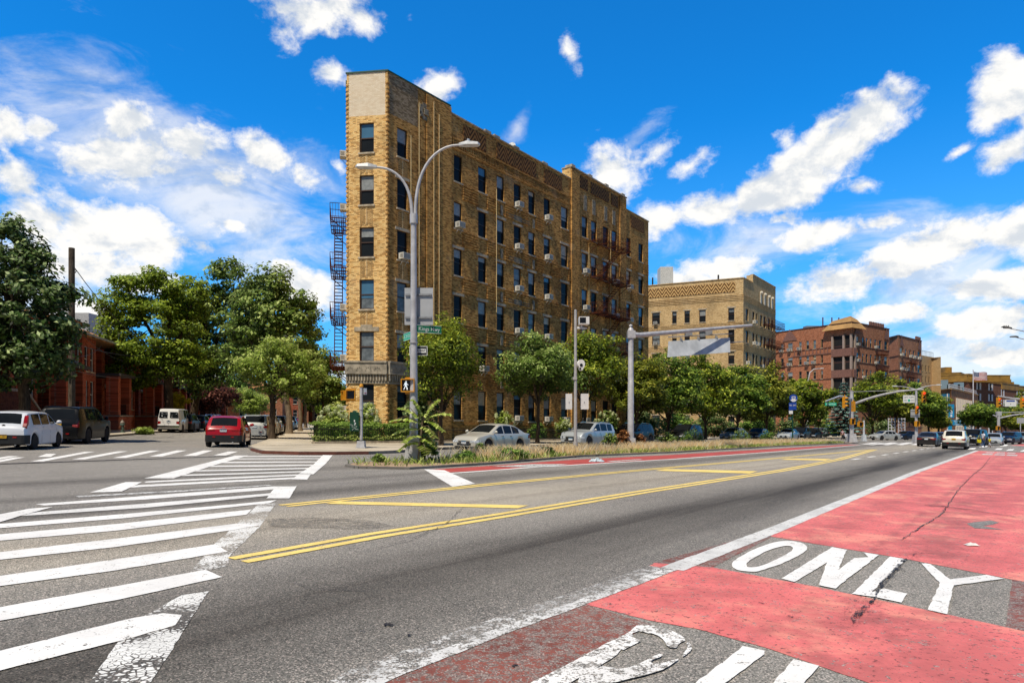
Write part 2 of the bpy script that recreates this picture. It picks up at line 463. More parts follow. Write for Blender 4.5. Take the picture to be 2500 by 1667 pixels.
def make_world():
    w = bpy.data.worlds.new('World'); SC.world = w; w.use_nodes = True
    t = NT.__new__(NT); t.t = w.node_tree; t.t.nodes.clear()
    out = t.n('ShaderNodeOutputWorld')
    sky = t.n('ShaderNodeTexSky', sky_type='NISHITA', sun_disc=False)
    sky.sun_elevation = SUN_EL
    sky.sun_rotation = math.atan2(SUN_DIR.x, SUN_DIR.y)
    sky.air_density = 1.0; sky.dust_density = .3; sky.ozone_density = 3.0; sky.altitude = 50
    tc = t.n('ShaderNodeTexCoord').outputs['Generated']
    d = t.sep(tc)
    az = t.math('ARCTAN2', d[0], d[1]); el = t.math('ARCSINE', d[2])
    cv = t.n('ShaderNodeCombineXYZ'); t.link(az, cv.inputs[0]); t.link(el, cv.inputs[1]); ae = cv.outputs[0]
    # warp a little so that edges curl
    wn = t.n('ShaderNodeTexNoise'); t.link(ae, wn.inputs['Vector']); wn.inputs['Scale'].default_value = 14; wn.inputs['Detail'].default_value = 6
    wv = t.n('ShaderNodeVectorMath', operation='MULTIPLY_ADD')
    t.link(wn.outputs['Color'], wv.inputs[0]); wv.inputs[1].default_value = (.05, .035, 0); wv.inputs[2].default_value = (-.025, -.0175, 0)
    wa = t.n('ShaderNodeVectorMath', operation='ADD'); t.link(ae, wa.inputs[0]); t.link(wv.outputs[0], wa.inputs[1])
    aw = wa.outputs[0]
    def ang(px, py):
        a = math.atan((px - 1250) / F); return a, math.atan((1029 + S * (px - 1250) - py) / F * math.cos(a))
    def field(lst):
        cur = None
        for (px, py, rx, ry, rot, amp) in lst:
            a, e = ang(px, py)
            k = math.cos(a)
            mp = t.mapping(aw, (a, e, 0), (0, 0, R(rot)), (rx / F * k * k * 1.12, ry / F * k * 1.12, 1), 'TEXTURE')
            ln = t.n('ShaderNodeVectorMath', operation='LENGTH'); t.link(mp, ln.inputs[0])
            v = t.math('MULTIPLY', t.math('SUBTRACT', 1.0, ln.outputs['Value']), amp)
            cur = v if cur is None else t.math('SMOOTH_MAX', cur, v, .12)
        return cur
    puffs = [
        (780, 15, 150, 42, 8, 1), (900, 40, 60, 30, 0, .9), (690, 60, 40, 25, 0, .6),
        (812, 180, 36, 22, 0, .65), (1065, 212, 58, 34, 10, .9), (830, 410, 18, 16, 0, .5), (1000, 40, 18, 14, 0, .4),
        (1388, 130, 18, 34, 10, .55), (1500, 415, 95, 60, 10, 1.1), (1580, 400, 60, 25, 35, .5),
        (2120, 315, 105, 58, 18, 1.4), (2050, 370, 105, 74, 35, 1.4), (1960, 440, 105, 64, 35, 1.4), (1860, 500, 125, 56, 15, 1.3), (1740, 530, 125, 50, 5, 1.3), (1630, 545, 90, 44, 0, 1.2), (2100, 480, 50, 20, 5, .6),
        (1930, 350, 28, 22, 45, .6), (1690, 415, 40, 18, 30, .5),
        (2470, 240, 95, 70, 30, 1.2), (2420, 290, 60, 40, 20, .9), (2450, 410, 70, 50, 35, 1.2), (2340, 385, 42, 16, 25, .7), (2500, 330, 30, 40, 0, .6),
        (2000, 590, 140, 38, 4, 1.1), (2120, 575, 80, 26, 5, .8), (1900, 560, 50, 20, 0, .6),
        (2330, 610, 190, 65, 5, 1.4), (2480, 590, 120, 60, 0, 1.3), (2060, 700, 130, 55, 0, 1.4), (2420, 720, 170, 42, 0, 1.3), (2200, 660, 120, 55, 5, 1.1),
        (1770, 665, 120, 38, 0, 1.2), (1690, 690, 80, 30, 0, 1.0), (2180, 785, 110, 32, 0, 1.1), (2400, 810, 160, 45, 0, 1.3), (2440, 890, 170, 35, 0, 1.0), (2250, 860, 90, 25, 0, .8), (2090, 860, 80, 20, 0, .7), (1640, 760, 70, 30, 0, .7),
        (310, 280, 75, 55, -10, 1.1), (110, 285, 70, 38, 5, .9), (20, 280, 90, 50, 5, .9), (300, 370, 170, 70, 5, 1.2), (470, 340, 90, 50, 0, 1.0), (560, 420, 80, 45, -10, .9), (650, 370, 90, 50, -15, 1.0), (740, 420, 60, 32, -10, .8),
        (100, 520, 130, 65, 0, 1.2), (260, 540, 170, 75, 0, 1.4), (380, 590, 100, 55, 0, 1.0), (170, 620, 210, 70, 0, 1.2), (60, 420, 110, 50, 0, .9), (560, 530, 70, 26, 0, .8), (500, 590, 40, 18, -20, .5), (750, 690, 90, 60, 0, 1.2), (700, 650, 60, 40, 0, 1.0), (330, 660, 120, 40, 0, 1.0), (225, 740, 90, 60, 0, 1.0),
        (300, 900, 300, 60, 0, 1.0), (900, 900, 300, 40, 0, .8), (1650, 900, 300, 40, 0, .8),
        # the part of the sky behind the camera
        (3300, 500, 300, 120, 0, 1.0), (-900, 500, 350, 130, 0, 1.1), (-500, 150, 200, 70, 0, .9)]
    veil = [(420, 400, 480, 200, -8, .9), (620, 540, 260, 150, -30, .8), (80, 700, 300, 160, 0, .8), (1250, 320, 60, 22, 50, .35), (2250, 700, 380, 180, 0, .8), (2350, 880, 420, 110, 0, 1.0), (1800, 620, 220, 90, 0, .6), (1520, 380, 110, 26, 40, .5)]
    cl = field(puffs); ve = field(veil)
    n1 = t.noise(t.mapping(ae, scale=(1, 1.5, 1)), 9, 10, .62, .2)
    n2 = t.noise(t.mapping(ae, rot=(0, 0, R(-20)), scale=(1, 2.6, 1)), 5, 8, .65, .6)
    nf = t.noise(t.mapping(ae, scale=(1, 1.3, 1)), 34, 8, .66, .3)
    dens = t.math('ADD', t.math('MULTIPLY', cl, .92), t.math('ADD', t.math('MULTIPLY', t.math('SUBTRACT', n1, .50), 2.4), t.math('MULTIPLY', t.math('SUBTRACT', nf, .5), 1.1)))
    alpha = t.ramp(dens, -.08, .62)
    vd = t.math('ADD', ve, t.math('MULTIPLY', t.math('SUBTRACT', n2, .5), 2.2))
    va = t.math('MULTIPLY', t.ramp(vd, .0, .9), .75)
    alpha = t.math('MAXIMUM', alpha, va)
    # soft grey bellies: thicker cloud where the field just above is denser
    up = t.mapping(ae, (0, .027, 0), (0, 0, 0), (1, 1.5, 1))
    n3 = t.noise(up, 9, 7, .62, .2)
    n4 = t.noise(ae, 5, 5, .6)
    sh = t.ramp(t.math('ADD', t.math('MULTIPLY', t.math('SUBTRACT', n3, n1), 1.6), t.math('MULTIPLY', t.math('SUBTRACT', n4, .5), .7)), -.08, .22)
    ccol = t.mix(t.math('MULTIPLY', sh, .75), (1.0, 1.0, 1.0, 1), (.56, .64, .76, 1))
    bg = t.n('ShaderNodeBackground')
    tint = t.mix(1.0, sky.outputs[0], (.08, 1.22, 2.15, 1), 'MULTIPLY')
    # paler near the horizon
    hzn = t.ramp(el, .42, .0)
    tint = t.mix(t.math('MULTIPLY', hzn, .55), tint, (2.2, 5.4, 8.8, 1))
    res = t.mix(alpha, tint, t.mix(1.0, ccol, (10.5, 10.3, 9.9, 1), 'MULTIPLY'))
    dim = t.math('SUBTRACT', 1.0, t.math('MULTIPLY', t.math('MAXIMUM', t.ramp(el, .55, 1.05), t.ramp(d[1], .25, -.35)), .74))  # sky darkened overhead and behind the camera, out of view, to cut fill
    t.link(t.mix(1.0, res, dim, 'MULTIPLY'), bg.inputs[0])
    bg.inputs[1].default_value = .1
    t.link(bg.outputs[0], out.inputs[0])
make_world()
# ------------------------------------------------------------------ ground, pavements, paint
M_ASPH = m_asphalt()
M_WHITE = m_paint('white_road_paint', (.86, .84, .80, 1), .68, 0, .13)
M_WORN = m_paint('cracked_white_paint', (.8, .79, .75, 1), .62, 1.0, .16)
M_EDGE = m_paint('rubbed_white_paint', (.76, .75, .72, 1), .84, .0, .25)
M_YEL = m_paint('yellow_road_paint', (.92, .68, .20, 1), .68, 0, .14)
M_RED = m_paint('red_lane_paint', (.78, .185, .172, 1), .68, 0, .19, 1.0, (.86, .33, .24, 1), specks=.8)
M_OLDRED = m_paint('worn_red_lane_paint', (.27, .085, .06, 1), .88, 0, .4, .72)
M_WALK = m_concrete('pavement_concrete', '#cfc3ae', '#b3a894')
M_KERB = m_concrete('kerb_stone', '#8b8680', '#6a655e', 2.4)
M_REDKERB = simple('rusty_kerb', '#6b3a2c', .8)
M_SOIL = simple('dry_soil', '#a98f72', .95, scale=3)
M_LAWN = simple('lawn_ground', '#3b4a1c', .95, scale=3)

def flat(name, polys, mat, lift, kind='structure', label=None, stag=0.0):
    mb = MB()
    for k, p in enumerate(polys):
        if min(q[1] for q in p) < 22 and name != 'road_crack' and max(q[1] for q in p) < 90:
            q_ = []
            for a, b in zip(p, list(p[1:]) + [p[0]]):
                n_ = max(1, min(60, int(math.dist(a, b) / .09)))
                for j in range(n_):
                    x, y = a[0] + (b[0] - a[0]) * j / n_, a[1] + (b[1] - a[1]) * j / n_
                    v = mnoise.noise_vector((x * 7, y * 7, 0)) * .011 + mnoise.noise_vector((x * 25, y * 25, 3)) * .006
                    q_.append((x + v.x, y + v.y))
            p = q_
        mb.poly([(x, y, G(x) + lift + stag * k) for (x, y) in p])
    o = mb.build(name, mat, fixn=False)
    for poly in o.data.polygons:
        if poly.normal.z < 0: poly.flip()
    tag(o, label, None, None, kind)
    return o
def gq(*pts): return [gp(*p) for p in pts]

ground = MB(); E_ = 2600
ground.quad((-E_, -60, G(-E_)), (E_, -60, G(E_)), (E_, 4000, G(E_)), (-E_, 4000, G(-E_)))
g = ground.build('road', M_ASPH, fixn=False); tag(g, kind='structure')

def strip(name, line, wd, mat, lift):
    """paint line of width wd along a list of (t, w) points"""
    return flat(name, [[tw(a, w - wd / 2) for a, w in line] + [tw(a, w + wd / 2) for a, w in line[::-1]]], mat, lift)
def TW(p): return (p[0] * A[0] + p[1] * A[1], p[0] * N[0] + p[1] * N[1])

# near bus lane, in red, with two bare patches for the words
def tline(w0, w1, t0, t1): return [tw(t0, w0), tw(t1, w0), tw(t1, w1), tw(t0, w1)]
WL, WR = -3.22, 2.2
pO = [TW(gp(*p)) for p in ((1739, 1385), (1885, 1310), (2471, 1415), (2455, 1531))]
# red blocks measured on the road
on0, on1 = gp(1597, 1374), gp(1867, 1297)
flat('rough_patch', [gq((648, 1268), (760, 1262), (900, 1270), (965, 1284), (900, 1292), (760, 1290), (660, 1286))], m_paint('dark_rough_asphalt', (.10, .092, .08, 1), .98, 0, .3, alpha=.5), .004)
flat('bus_lane', [gq((1867, 1297), (1885, 1310), (2200, 1362), (2473, 1415), (2640, 1446)) + [tw(20, 1.6), tw(68, .2), gp(2385, 1100)],
                  gq((1424, 1474), (1597, 1374), (1739, 1385), (1990, 1432), (2300, 1497), (2455, 1531), (2760, 1600), (2760, 1760), (2120, 1667), (1990, 1622), (1865, 1580), (1700, 1535), (1590, 1515))], M_RED, .004)
flat('worn_bus_lane', [gq((1597, 1374), (1867, 1297), (1885, 1310), (1739, 1385)),
                       gq((1424, 1474), (1590, 1524), (1330, 1667), (1150, 1790), (700, 1790), (920, 1667)),
                       gq((2471, 1415), (2640, 1446), (2760, 1600), (2455, 1531))], M_OLDRED, .004)
M_BARE = m_paint('bare_patch', (.16, .155, .14, 1), .95, 0, .3)

# letters: outlines measured on the road surface
def letter(name, polys):
    o = flat(name, [gq(*p) for p in polys], M_WHITE, .0105, stag=.0013 if len(polys) < 9 else 0)
    return o
def zc(pts, ox, oy, sc): return [(ox + x * sc, oy + y * sc) for x, y in pts]
z1 = lambda pts: zc(pts, 1680, 1280, 820 / 2352)
# O as a ring of quads
def chaikin(p, it=2, closed=True):
    for _ in range(it):
        q = []
        for i in range(len(p)):
            a, b = p[i], p[(i + 1) % len(p)]
            q += [(a[0] * .75 + b[0] * .25, a[1] * .75 + b[1] * .25), (a[0] * .25 + b[0] * .75, a[1] * .25 + b[1] * .75)]
        p = q
    return p
oo = [(380, 330), (330, 320), (302, 290), (318, 258), (400, 208), (510, 155), (620, 122), (720, 117), (800, 132), (838, 160), (822, 195), (740, 240), (640, 285), (540, 318), (470, 338)]
oi = [(445, 306), (415, 303), (404, 285), (420, 262), (480, 225), (560, 185), (640, 160), (690, 152), (722, 155), (738, 170), (725, 192), (665, 225), (590, 262), (530, 288), (480, 302)]
oo, oi = chaikin(oo), chaikin(oi)
letter('painted_letter', [z1([oo[i], oo[(i + 1) % len(oo)], oi[(i + 1) % len(oi)], oi[i]]) for i in range(len(oo))])
letter('painted_letter', [z1([(655, 382), (1010, 162), (1112, 182), (745, 408)]),
                          z1([(1010, 162), (1112, 182), (1060, 300), (1030, 455), (915, 432), (960, 300)]),
                          z1([(915, 432), (1030, 455), (1335, 218), (1230, 200), (1262, 235), (1160, 240)])])
letter('painted_letter', [z1([(1150, 490), (1415, 228), (1530, 248), (1280, 480), (1300, 512)]),
                          z1([(1280, 480), (1370, 455), (1535, 490), (1490, 552), (1300, 512)])])
letter('painted_letter', [z1([(1625, 270), (1700, 282), (1835, 390), (1765, 415)]),
                          z1([(1835, 390), (2090, 358), (2215, 385), (1860, 432)]),
                          z1([(1765, 415), (1835, 390), (1860, 432), (1810, 635), (1675, 605)])])
z2 = lambda pts: zc(pts, 1200, 1420, 900 / 2352)
M_CHIP = m_paint('chipped_white_paint', (.86, .84, .80, 1), .83, 0, .13)
bp_ = [z2(q) for q in ([(270, 645), (80, 760), (300, 830), (520, 640), (690, 545), (800, 470), (830, 440), (790, 432), (850, 440), (955, 385), (900, 360), (900, 335), (940, 320), (1000, 335), (1020, 290), (985, 278), (930, 285), (880, 325), (600, 470)],
                          chaikin([(1000, 282), (985, 330), (1060, 345), (1110, 385), (1118, 425), (1180, 432), (1190, 400), (1245, 378), (1180, 330), (1090, 296)], 1),
                          chaikin([(1215, 490), (1250, 470), (1275, 445), (1268, 400), (1240, 392), (1250, 430), (1225, 470)], 1),
                          chaikin([(690, 545), (520, 640), (640, 690), (830, 640), (1010, 602), (1120, 560), (1215, 495), (1130, 520), (1040, 540), (1010, 520), (1095, 480), (1060, 468), (960, 530), (850, 565), (760, 558)], 1))]
flat('painted_letter', [[gp(*p) for p in q] for q in bp_], M_CHIP, .0105, stag=.0013)
letter('painted_letter', [z2([(1600, 415), (1740, 445), (1740, 470), (1440, 690), (1250, 690), (1540, 470)]),
                          z2([(1925, 500), (2090, 545), (1950, 700), (1770, 690)])])
# black skid and crack across the words, a litter leaf
M_TAR = m_paint('tar_smear', (.035, .03, .03, 1), .80, 0, .1)
M_SMEAR = m_paint('tar_smear_spots', (.03, .026, .026, 1), .70, 0, .1, alpha=.50)
M_SMEAR2 = m_paint('tar_smear_spatter', (.03, .026, .026, 1), .70, 0, .1, alpha=.58)
sk = z1([(1535, 245), (1500, 250), (1430, 330), (1330, 430), (1300, 520), (1130, 660), (1160, 705), (1290, 560), (1340, 470), (1420, 380), (1490, 310)])
flat('tar_smear', [[gp(*p) for p in sk]], M_SMEAR, .019)
sk = z1([(1600, 190), (1480, 235), (1400, 330), (1270, 450), (1100, 560), (1080, 690), (1180, 730), (1330, 600), (1440, 440), (1560, 290), (1680, 190)])
flat('tar_smear', [[gp(*p) for p in sk]], M_SMEAR2, .0165)
def crack_line(pts, wd, seed, mat=None):
    rg = random.Random(seed); P_ = [Vector(gp(*p)) for p in pts]; q = []
    for a, b in zip(P_[:-1], P_[1:]):
        n = max(2, int((b - a).length / .12))
        for k in range(n): q.append(a.lerp(b, k / n) + Vector((rg.gauss(0, .012), rg.gauss(0, .012))))
    q.append(P_[-1]); polys = []
    for a, b in zip(q[:-1], q[1:]):
        d = (b - a).normalized(); nn = Vector((-d.y, d.x)) * wd * rg.uniform(.3, 1)
        polys.append([tuple(a - nn), tuple(b - nn), tuple(b + nn), tuple(a + nn)])
    flat('road_crack', polys, mat or M_TAR, .0205, stag=.00002)
crack_line([(2200, 1320), (2260, 1280), (2300, 1256), (2322, 1222), (2345, 1190), (2375, 1160), (2400, 1140), (2418, 1116)], .012, 1)
crack_line([(2255, 1234), (2290, 1234.5), (2380, 1247), (2500, 1266)], .02, 2)
crack_line([(2256, 1233.6), (2285, 1236), (2312, 1238)], .035, 3)
crack_line([(870, 1352), (1000, 1320), (1090, 1280), (1130, 1240)], .008, 4)
crack_line([(1030, 1152), (1160, 1157), (1300, 1150)], .012, 5)
crack_line([(1270, 1152), (1340, 1155), (1400, 1157)], .03, 6)
crack_line([(0, 1200), (120, 1192), (260, 1182)], .012, 7)
for q_ in ((949, 1527, 12), (882, 1542, 9), (997, 1552, 5), (1018, 1534, 4), (668, 1324, 7), (1490, 1475, 8), (1860, 1474, 7), (1930, 1507, 8), (2250, 1375, 8), (1260, 1628, 9), (1050, 1565, 5)):
    x_, y_ = gp(q_[0], q_[1]); w_ = q_[2] / F * y_
    flat('oil_spot', [[(x_ + w_ * math.cos(a_) * (1 + .25 * math.sin(3 * a_ + q_[0])), y_ + w_ * 1.2 * math.sin(a_)) for a_ in [k_ * math.pi / 5 for k_ in range(10)]]], M_SMEAR, .012)
crack_line([(700, 1420), (760, 1440), (900, 1445)], .008, 8)
flat('road_patch', [gq((2358, 1278), (2385, 1274), (2420, 1271), (2440, 1276), (2425, 1281), (2400, 1284), (2450, 1294), (2380, 1290))], M_BARE, .0085)

# edge line of the bus lane: two thin rubbed strips of worn paint
pts = [TW(gp(*p)) for p in ((820, 1725), (920, 1662), (1200, 1551), (1424, 1470), (1640, 1390), (1885, 1296), (2242, 1150), (2385, 1100))]
strip('edge_line', pts[:5], .13, M_EDGE, .0085)
strip('edge_line', [(p[0], p[1] - .16) for p in pts[:5]], .21, m_paint('rubbed_out_paint', (.72, .71, .68, 1), .93, 0, .3), .0062)
strip('edge_line', pts[4:], .26, m_paint('edge_paint', (.7, .69, .66, 1), .72, 0, .2), .0085)

# yellow lines of the painted median
def yl(pp, off=(0, .3), wd=.15):
    q = [TW(gp(*p)) for p in pp]
    for k in off: strip('yellow_line', [(a, b + k) for a, b in q], wd, M_YEL, .0085)
YW = .15
yl([(560, 1363), (900, 1303), (1200, 1257), (1550, 1200), (1902, 1147), (2040, 1121), (2130, 1097)], (0.04, .30))
yl([(680, 1233), (1200, 1180), (1543, 1148), (1800, 1126), (2130, 1097)], (0.04, .27), .13)
flat('yellow_line', [gq((795, 1230), (830, 1224), (1290, 1234), (1265, 1241))], M_YEL, .0085)
flat('yellow_line', [gq((1600, 1149), (1625, 1145), (1850, 1150), (1830, 1156))], M_YEL, .0085)
flat('yellow_line', [gq((1905, 1122), (1925, 1119), (2030, 1120), (2015, 1124))], M_YEL, .0085)

# far bus lane and its edge line
fw = [TW(gp(*p)) for p in ((1080, 1157), (1300, 1141), (1640, 1121), (1900, 1102), (2100, 1086))]
strip('edge_line', fw, .2, M_WHITE, .0085)
flat('far_bus_lane', [gq((1080, 1154), (1640, 1119.5), (1900, 1101), (2100, 1085.3), (2070, 1085), (1880, 1096), (1640, 1110), (1400, 1122), (1180, 1138), (1050, 1146))],
     m_paint('far_red_paint', (.50, .085, .07, 1), .64, 0, .25), .004)
flat('stop_bar', [gq((1035, 1146), (1085, 1148), (1160, 1181), (1105, 1189))], M_WHITE, .0125)
flat('bus_lane_word', [gq((1200, 1139), (1300, 1133), (1390, 1133), (1330, 1140), (1290, 1141))], M_EDGE, .0125)
flat('bus_lane_word', [gq((1480, 1126), (1560, 1121), (1570, 1122), (1500, 1127))], M_EDGE, .0125)

# zebra crossing in the foreground
z3 = lambda pts: zc(pts, 0, 1050, 1200 / 2352)
zs = [[(-700, 1240), (0, 1060), (640, 900), (780, 878), (870, 888), (840, 935), (580, 1010), (0, 1152), (-700, 1330)],
      [(-700, 975), (0, 850), (560, 748), (985, 670), (1062, 705), (560, 815), (0, 915), (-700, 1050)],
      [(-700, 780), (0, 700), (520, 625), (1030, 548), (1090, 582), (980, 600), (560, 672), (0, 748), (-700, 835)],
      [(-700, 640), (0, 585), (560, 520), (1130, 448), (1245, 455), (1120, 478), (560, 560), (0, 622), (-700, 672)],
      [(-700, 540), (0, 500), (560, 450), (1205, 380), (1180, 405), (560, 482), (0, 530), (-700, 568)],
      [(-700, 480), (0, 450), (600, 402), (1180, 350), (1325, 335), (1290, 350), (600, 422), (0, 470), (-700, 498)],
      [(180, 393), (700, 352), (1180, 312), (1320, 300), (1290, 314), (700, 372), (100, 412), (140, 400)],
      [(170, 355), (700, 315), (1300, 270), (1420, 270), (1300, 285), (700, 332), (210, 362)],
      [(620, 266), (1000, 246), (1420, 226), (1420, 233), (1000, 255), (600, 277)],
      [(700, 246), (1050, 228), (1440, 212), (1440, 218), (1050, 236), (690, 252)],
      [(810, 215), (1100, 207), (1460, 196), (1460, 201), (1100, 213), (790, 222)],
      [(900, 193), (1150, 188), (1500, 180), (1495, 185), (1150, 194), (880, 199)],
      [(1000, 170), (1250, 168), (1520, 165), (1515, 170), (1250, 174), (980, 176)],
      [(1060, 152), (1280, 151), (1540, 150), (1535, 154), (1280, 156), (1050, 158)],
      [(1110, 136), (1300, 135), (1560, 135), (1555, 138), (1300, 139), (1100, 140)],
      [(1160, 124), (1330, 123), (1575, 124), (1570, 127), (1330, 127), (1150, 128)]]
for q in zs: flat('crosswalk_stripe', [[gp(*p) for p in z3(q)]], M_WHITE, .0085)
flat('crosswalk_stripe', [[gp(*p) for p in z3([(360, 316), (800, 292), (1290, 262), (1300, 266), (800, 299), (380, 322)])]], M_EDGE, .0085)
flat('crosswalk_border', [[gp(*p) for p in z3([(1410, 272), (1420, 268), (1385, 328), (1275, 328), (1310, 283)])],
                          [gp(*p) for p in z3([(1440, 206), (1490, 208), (1470, 238), (1395, 236)])],
                          [gp(*p) for p in z3([(1545, 120), (1592, 121), (1560, 160), (1500, 212), (1425, 214), (1500, 165)])],
                          [gp(*p) for p in z3([(1125, 122), (1190, 122), (1020, 170), (830, 232), (690, 232), (860, 190)])],
                          [gp(*p) for p in z3([(600, 250), (680, 250), (580, 296), (430, 300)])],
                          [gp(*p) for p in z3([(140, 378), (250, 370), (100, 412), (0, 442), (-300, 500), (-300, 470), (0, 405)])]], M_WHITE, .013)
flat('crosswalk_border', [[gp(*p) for p in z3([(1240, 352), (1320, 350), (1245, 460), (1100, 600), (1090, 650), (900, 690), (1020, 550)])],
                          [gp(*p) for p in z3([(870, 790), (1000, 770), (960, 830), (880, 960), (780, 1120), (720, 1209), (600, 1400), (320, 1400), (430, 1200), (570, 1010), (690, 890)])]], M_WORN, .0045)

# zebra crossing over the side street
for (a, b) in (((145, 150), (455, 103)), ((345, 140), (612, 101)), ((540, 133), (765, 98)), ((714, 126), (893, 97)), ((876, 123), (1020, 97)), ((1020, 121), (1140, 102)), ((-120, 165), (120, 130)), ((180, 128), (270, 113)), ((-60, 140), (90, 124))):
    q = z3([a, (a[0] + 62, a[1]), b, (b[0] - 48, b[1])])
    flat('crosswalk_stripe', [[gp(*p) for p in q]], M_WHITE, .0085)
flat('tar_seam', [[gp(*p) for p in z3([(0, 160), (600, 140), (1180, 121), (1180, 123), (600, 143), (0, 164)])]], M_TAR, .0125)
# lines further up the highway
for i in range(9):
    a = TW(gp(2020 + 0 * i, 1128)); 
    t0, w0 = TW(gp(2080, 1122)); t1, w1 = TW(gp(2290, 1091))
    u = i / 9; v = (i + .45) / 9
    strip('lane_dash', [(t0 + (t1 - t0) * u, w0 + (w1 - w0) * u), (t0 + (t1 - t0) * v, w0 + (w1 - w0) * v)], .2, M_WHITE, .0085)
for px in (2120, 2155, 2190, 2225):
    flat('crosswalk_stripe', [gq((px, 1086), (px + 14, 1086), (px + 40, 1081), (px + 30, 1081))], M_WHITE, .0085)
for px in (2010, 2050, 2090, 2130, 2170):
    flat('crosswalk_stripe', [gq((px + 90, 1084.5), (px + 112, 1084.5), (px + 140, 1080), (px + 124, 1080))], M_WHITE, .0135)
for px, py in ((2390, 1092), (2427, 1098), (2455, 1100), (2490, 1102), (2362, 1097), (2440, 1089)):
    flat('crosswalk_stripe', [gq((px, py), (px + 17, py - .3), (px + 22, py - 4), (px + 8, py - 3.8))], M_WHITE, .0085)
for k in range(3):
    flat('bus_lane_word', [gq((2400 + k * 30, 1107 + k * 1.2), (2425 + k * 30, 1107.6 + k * 1.2), (2422 + k * 30, 1110.5 + k * 1.2), (2396 + k * 30, 1109.5 + k * 1.2))], M_EDGE, .0085)
for k in range(3):
    flat('bus_lane_word', [gq((2410 + k * 26, 1103.2 + k), (2428 + k * 26, 1103.6 + k), (2426 + k * 26, 1105.5 + k), (2404 + k * 26, 1105 + k))], M_EDGE, .0085)
flat('far_red_lane', [gq((2465, 1086.8), (2500, 1083.8), (2560, 1083), (2560, 1093), (2500, 1089))], M_RED, .004)

def slab(name, outline, top, mat, kmat=None, kerb=.16):
    """raised pavement: top sheet with a kerb stone round it"""
    mb = MB(); n = len(outline)
    cx = sum(p[0] for p in outline) / n; cy = sum(p[1] for p in outline) / n
    area = sum(outline[i][0] * outline[(i + 1) % n][1] - outline[(i + 1) % n][0] * outline[i][1] for i in range(n))
    if area < 0: outline = outline[::-1]
    ins = []
    for i in range(n):
        p0, p1, p2 = (Vector(outline[(i + k) % n]) for k in (-1, 0, 1))
        d1 = (p1 - p0).normalized(); d2 = (p2 - p1).normalized()
        nn = Vector((-d1.y, d1.x)) + Vector((-d2.y, d2.x)); nn.normalize()
        ins.append(p1 + nn * kerb)
    mb.poly([(p.x, p.y, G(p.x) + top + .004) for p in ins], 0)
    for i in range(n):
        j = (i + 1) % n; a, b, c, d = outline[i], outline[j], ins[j], ins[i]
        mb.quad((a[0], a[1], G(a[0]) + top), (b[0], b[1], G(b[0]) + top), (c.x, c.y, G(c.x) + top), (d.x, d.y, G(d.x) + top), 1)
        mb.quad((a[0], a[1], G(a[0]) - .1), (b[0], b[1], G(b[0]) - .1), (b[0], b[1], G(b[0]) + top), (a[0], a[1], G(a[0]) + top), 1)
    o = mb.build(name, [mat, kmat or M_KERB], fixn=False); tag(o, kind='structure'); return o

TOP = .13
# corner pavement round the flatiron block: along the highway and up the side street
kerb_hw = -25.3
front = [gp(*p) for p in ((606, 1093), (612, 1100), (640, 1107.5), (730, 1110), (820, 1110), (900, 1109), (960, 1106.5))]
walk = front + [tw(27.5, kerb_hw), tw(40, kerb_hw), tw(60, kerb_hw), tw(86, kerb_hw), tw(86, -45), sw(150, 25), sw(150, -3.9), sw(36, -3.9)]
slab('pavement', walk, TOP, M_WALK)
slab('far_pavement', [tw(104, kerb_hw), tw(170, kerb_hw - 1), tw(300, kerb_hw - 4), tw(300, -80), tw(104, -80)], TOP, M_WALK)
slab('left_pavement', [sw(-20, -14.2), sw(240, -14.2), sw(240, -80), sw(-20, -80)], TOP, M_WALK)
# red-brown steel faced kerb at the crossing corner
mbk = MB()
for a, b in zip(front[1:-2], front[2:-1]):
    mbk.quad((a[0], a[1] - .006, G(a[0])), (b[0], b[1] - .006, G(b[0])), (b[0], b[1] - .006, G(b[0]) + TOP + .003), (a[0], a[1] - .006, G(a[0]) + TOP + .003))
o = mbk.build('kerb_edge', M_REDKERB, fixn=False); tag(o, kind='structure')
# median island
isl = [gp(*p) for p in ((842, 1139), (870, 1143.5), (1000, 1146), (1200, 1133.5), (1420, 1115), (1640, 1105.5), (1900, 1090), (2095, 1081.5))] + [gp(2098, 1080)] + [gp(*p) for p in ((1900, 1084), (1640, 1096), (1420, 1105), (1200, 1117), (1000, 1129), (900, 1131), (850, 1135))]
slab('median_strip', isl, .07, M_SOIL)
ISL = isl
# garden beds behind the railings
bed = [tw(28.5, -31.2), tw(80, -31.2), tw(80, -34), tw(30, -34), sw(44, -1.0), sw(39.5, .2), sw(38.5, 2.0)]
# ------------------------------------------------------------------ building kit
M_TAN = m_brick('tan_brick', '#ffdb98', '#f0bb70', '#936230', '#c19c66', .45)
M_TAND = m_brick('shaded_tan_brick', '#e0ae66', '#b58243', '#533114', '#937244', .58)  # front's tan brick again; grazing shade of the long side put into colour
M_TAN2 = m_brick('pale_tan_brick', '#e3c592', '#d0ae7c', '#a37f50', '#b09a78', .4)
M_CREAM = m_brick('cream_brick', '#f2e3cb', '#ead8bb', '#dcc6a6', '#c8b598', .10)
M_WEATHER = m_brick('weathered_grey_brick', '#b5a084', '#93805f', '#5b4833', '#776a58', .8, rh=.09)
M_REDB = m_brick('red_brick', '#bb7c5e', '#a36344', '#6d3f29', '#94785f', .3)
M_REDB2 = m_brick('dusky_red_brick', '#bd8467', '#a66c4e', '#744732', '#9a8068', .3)
M_ROW = m_brick('bright_red_brick', '#b9573a', '#9c4529', '#66301c', '#9a7c68', .35)
M_BROWNB = m_brick('brown_brick', '#7e5241', '#6e4535', '#553428', '#7d6658', .25)
M_STONE = simple('grey_stone', '#9d9382', .85, var=.2, scale=2.5)
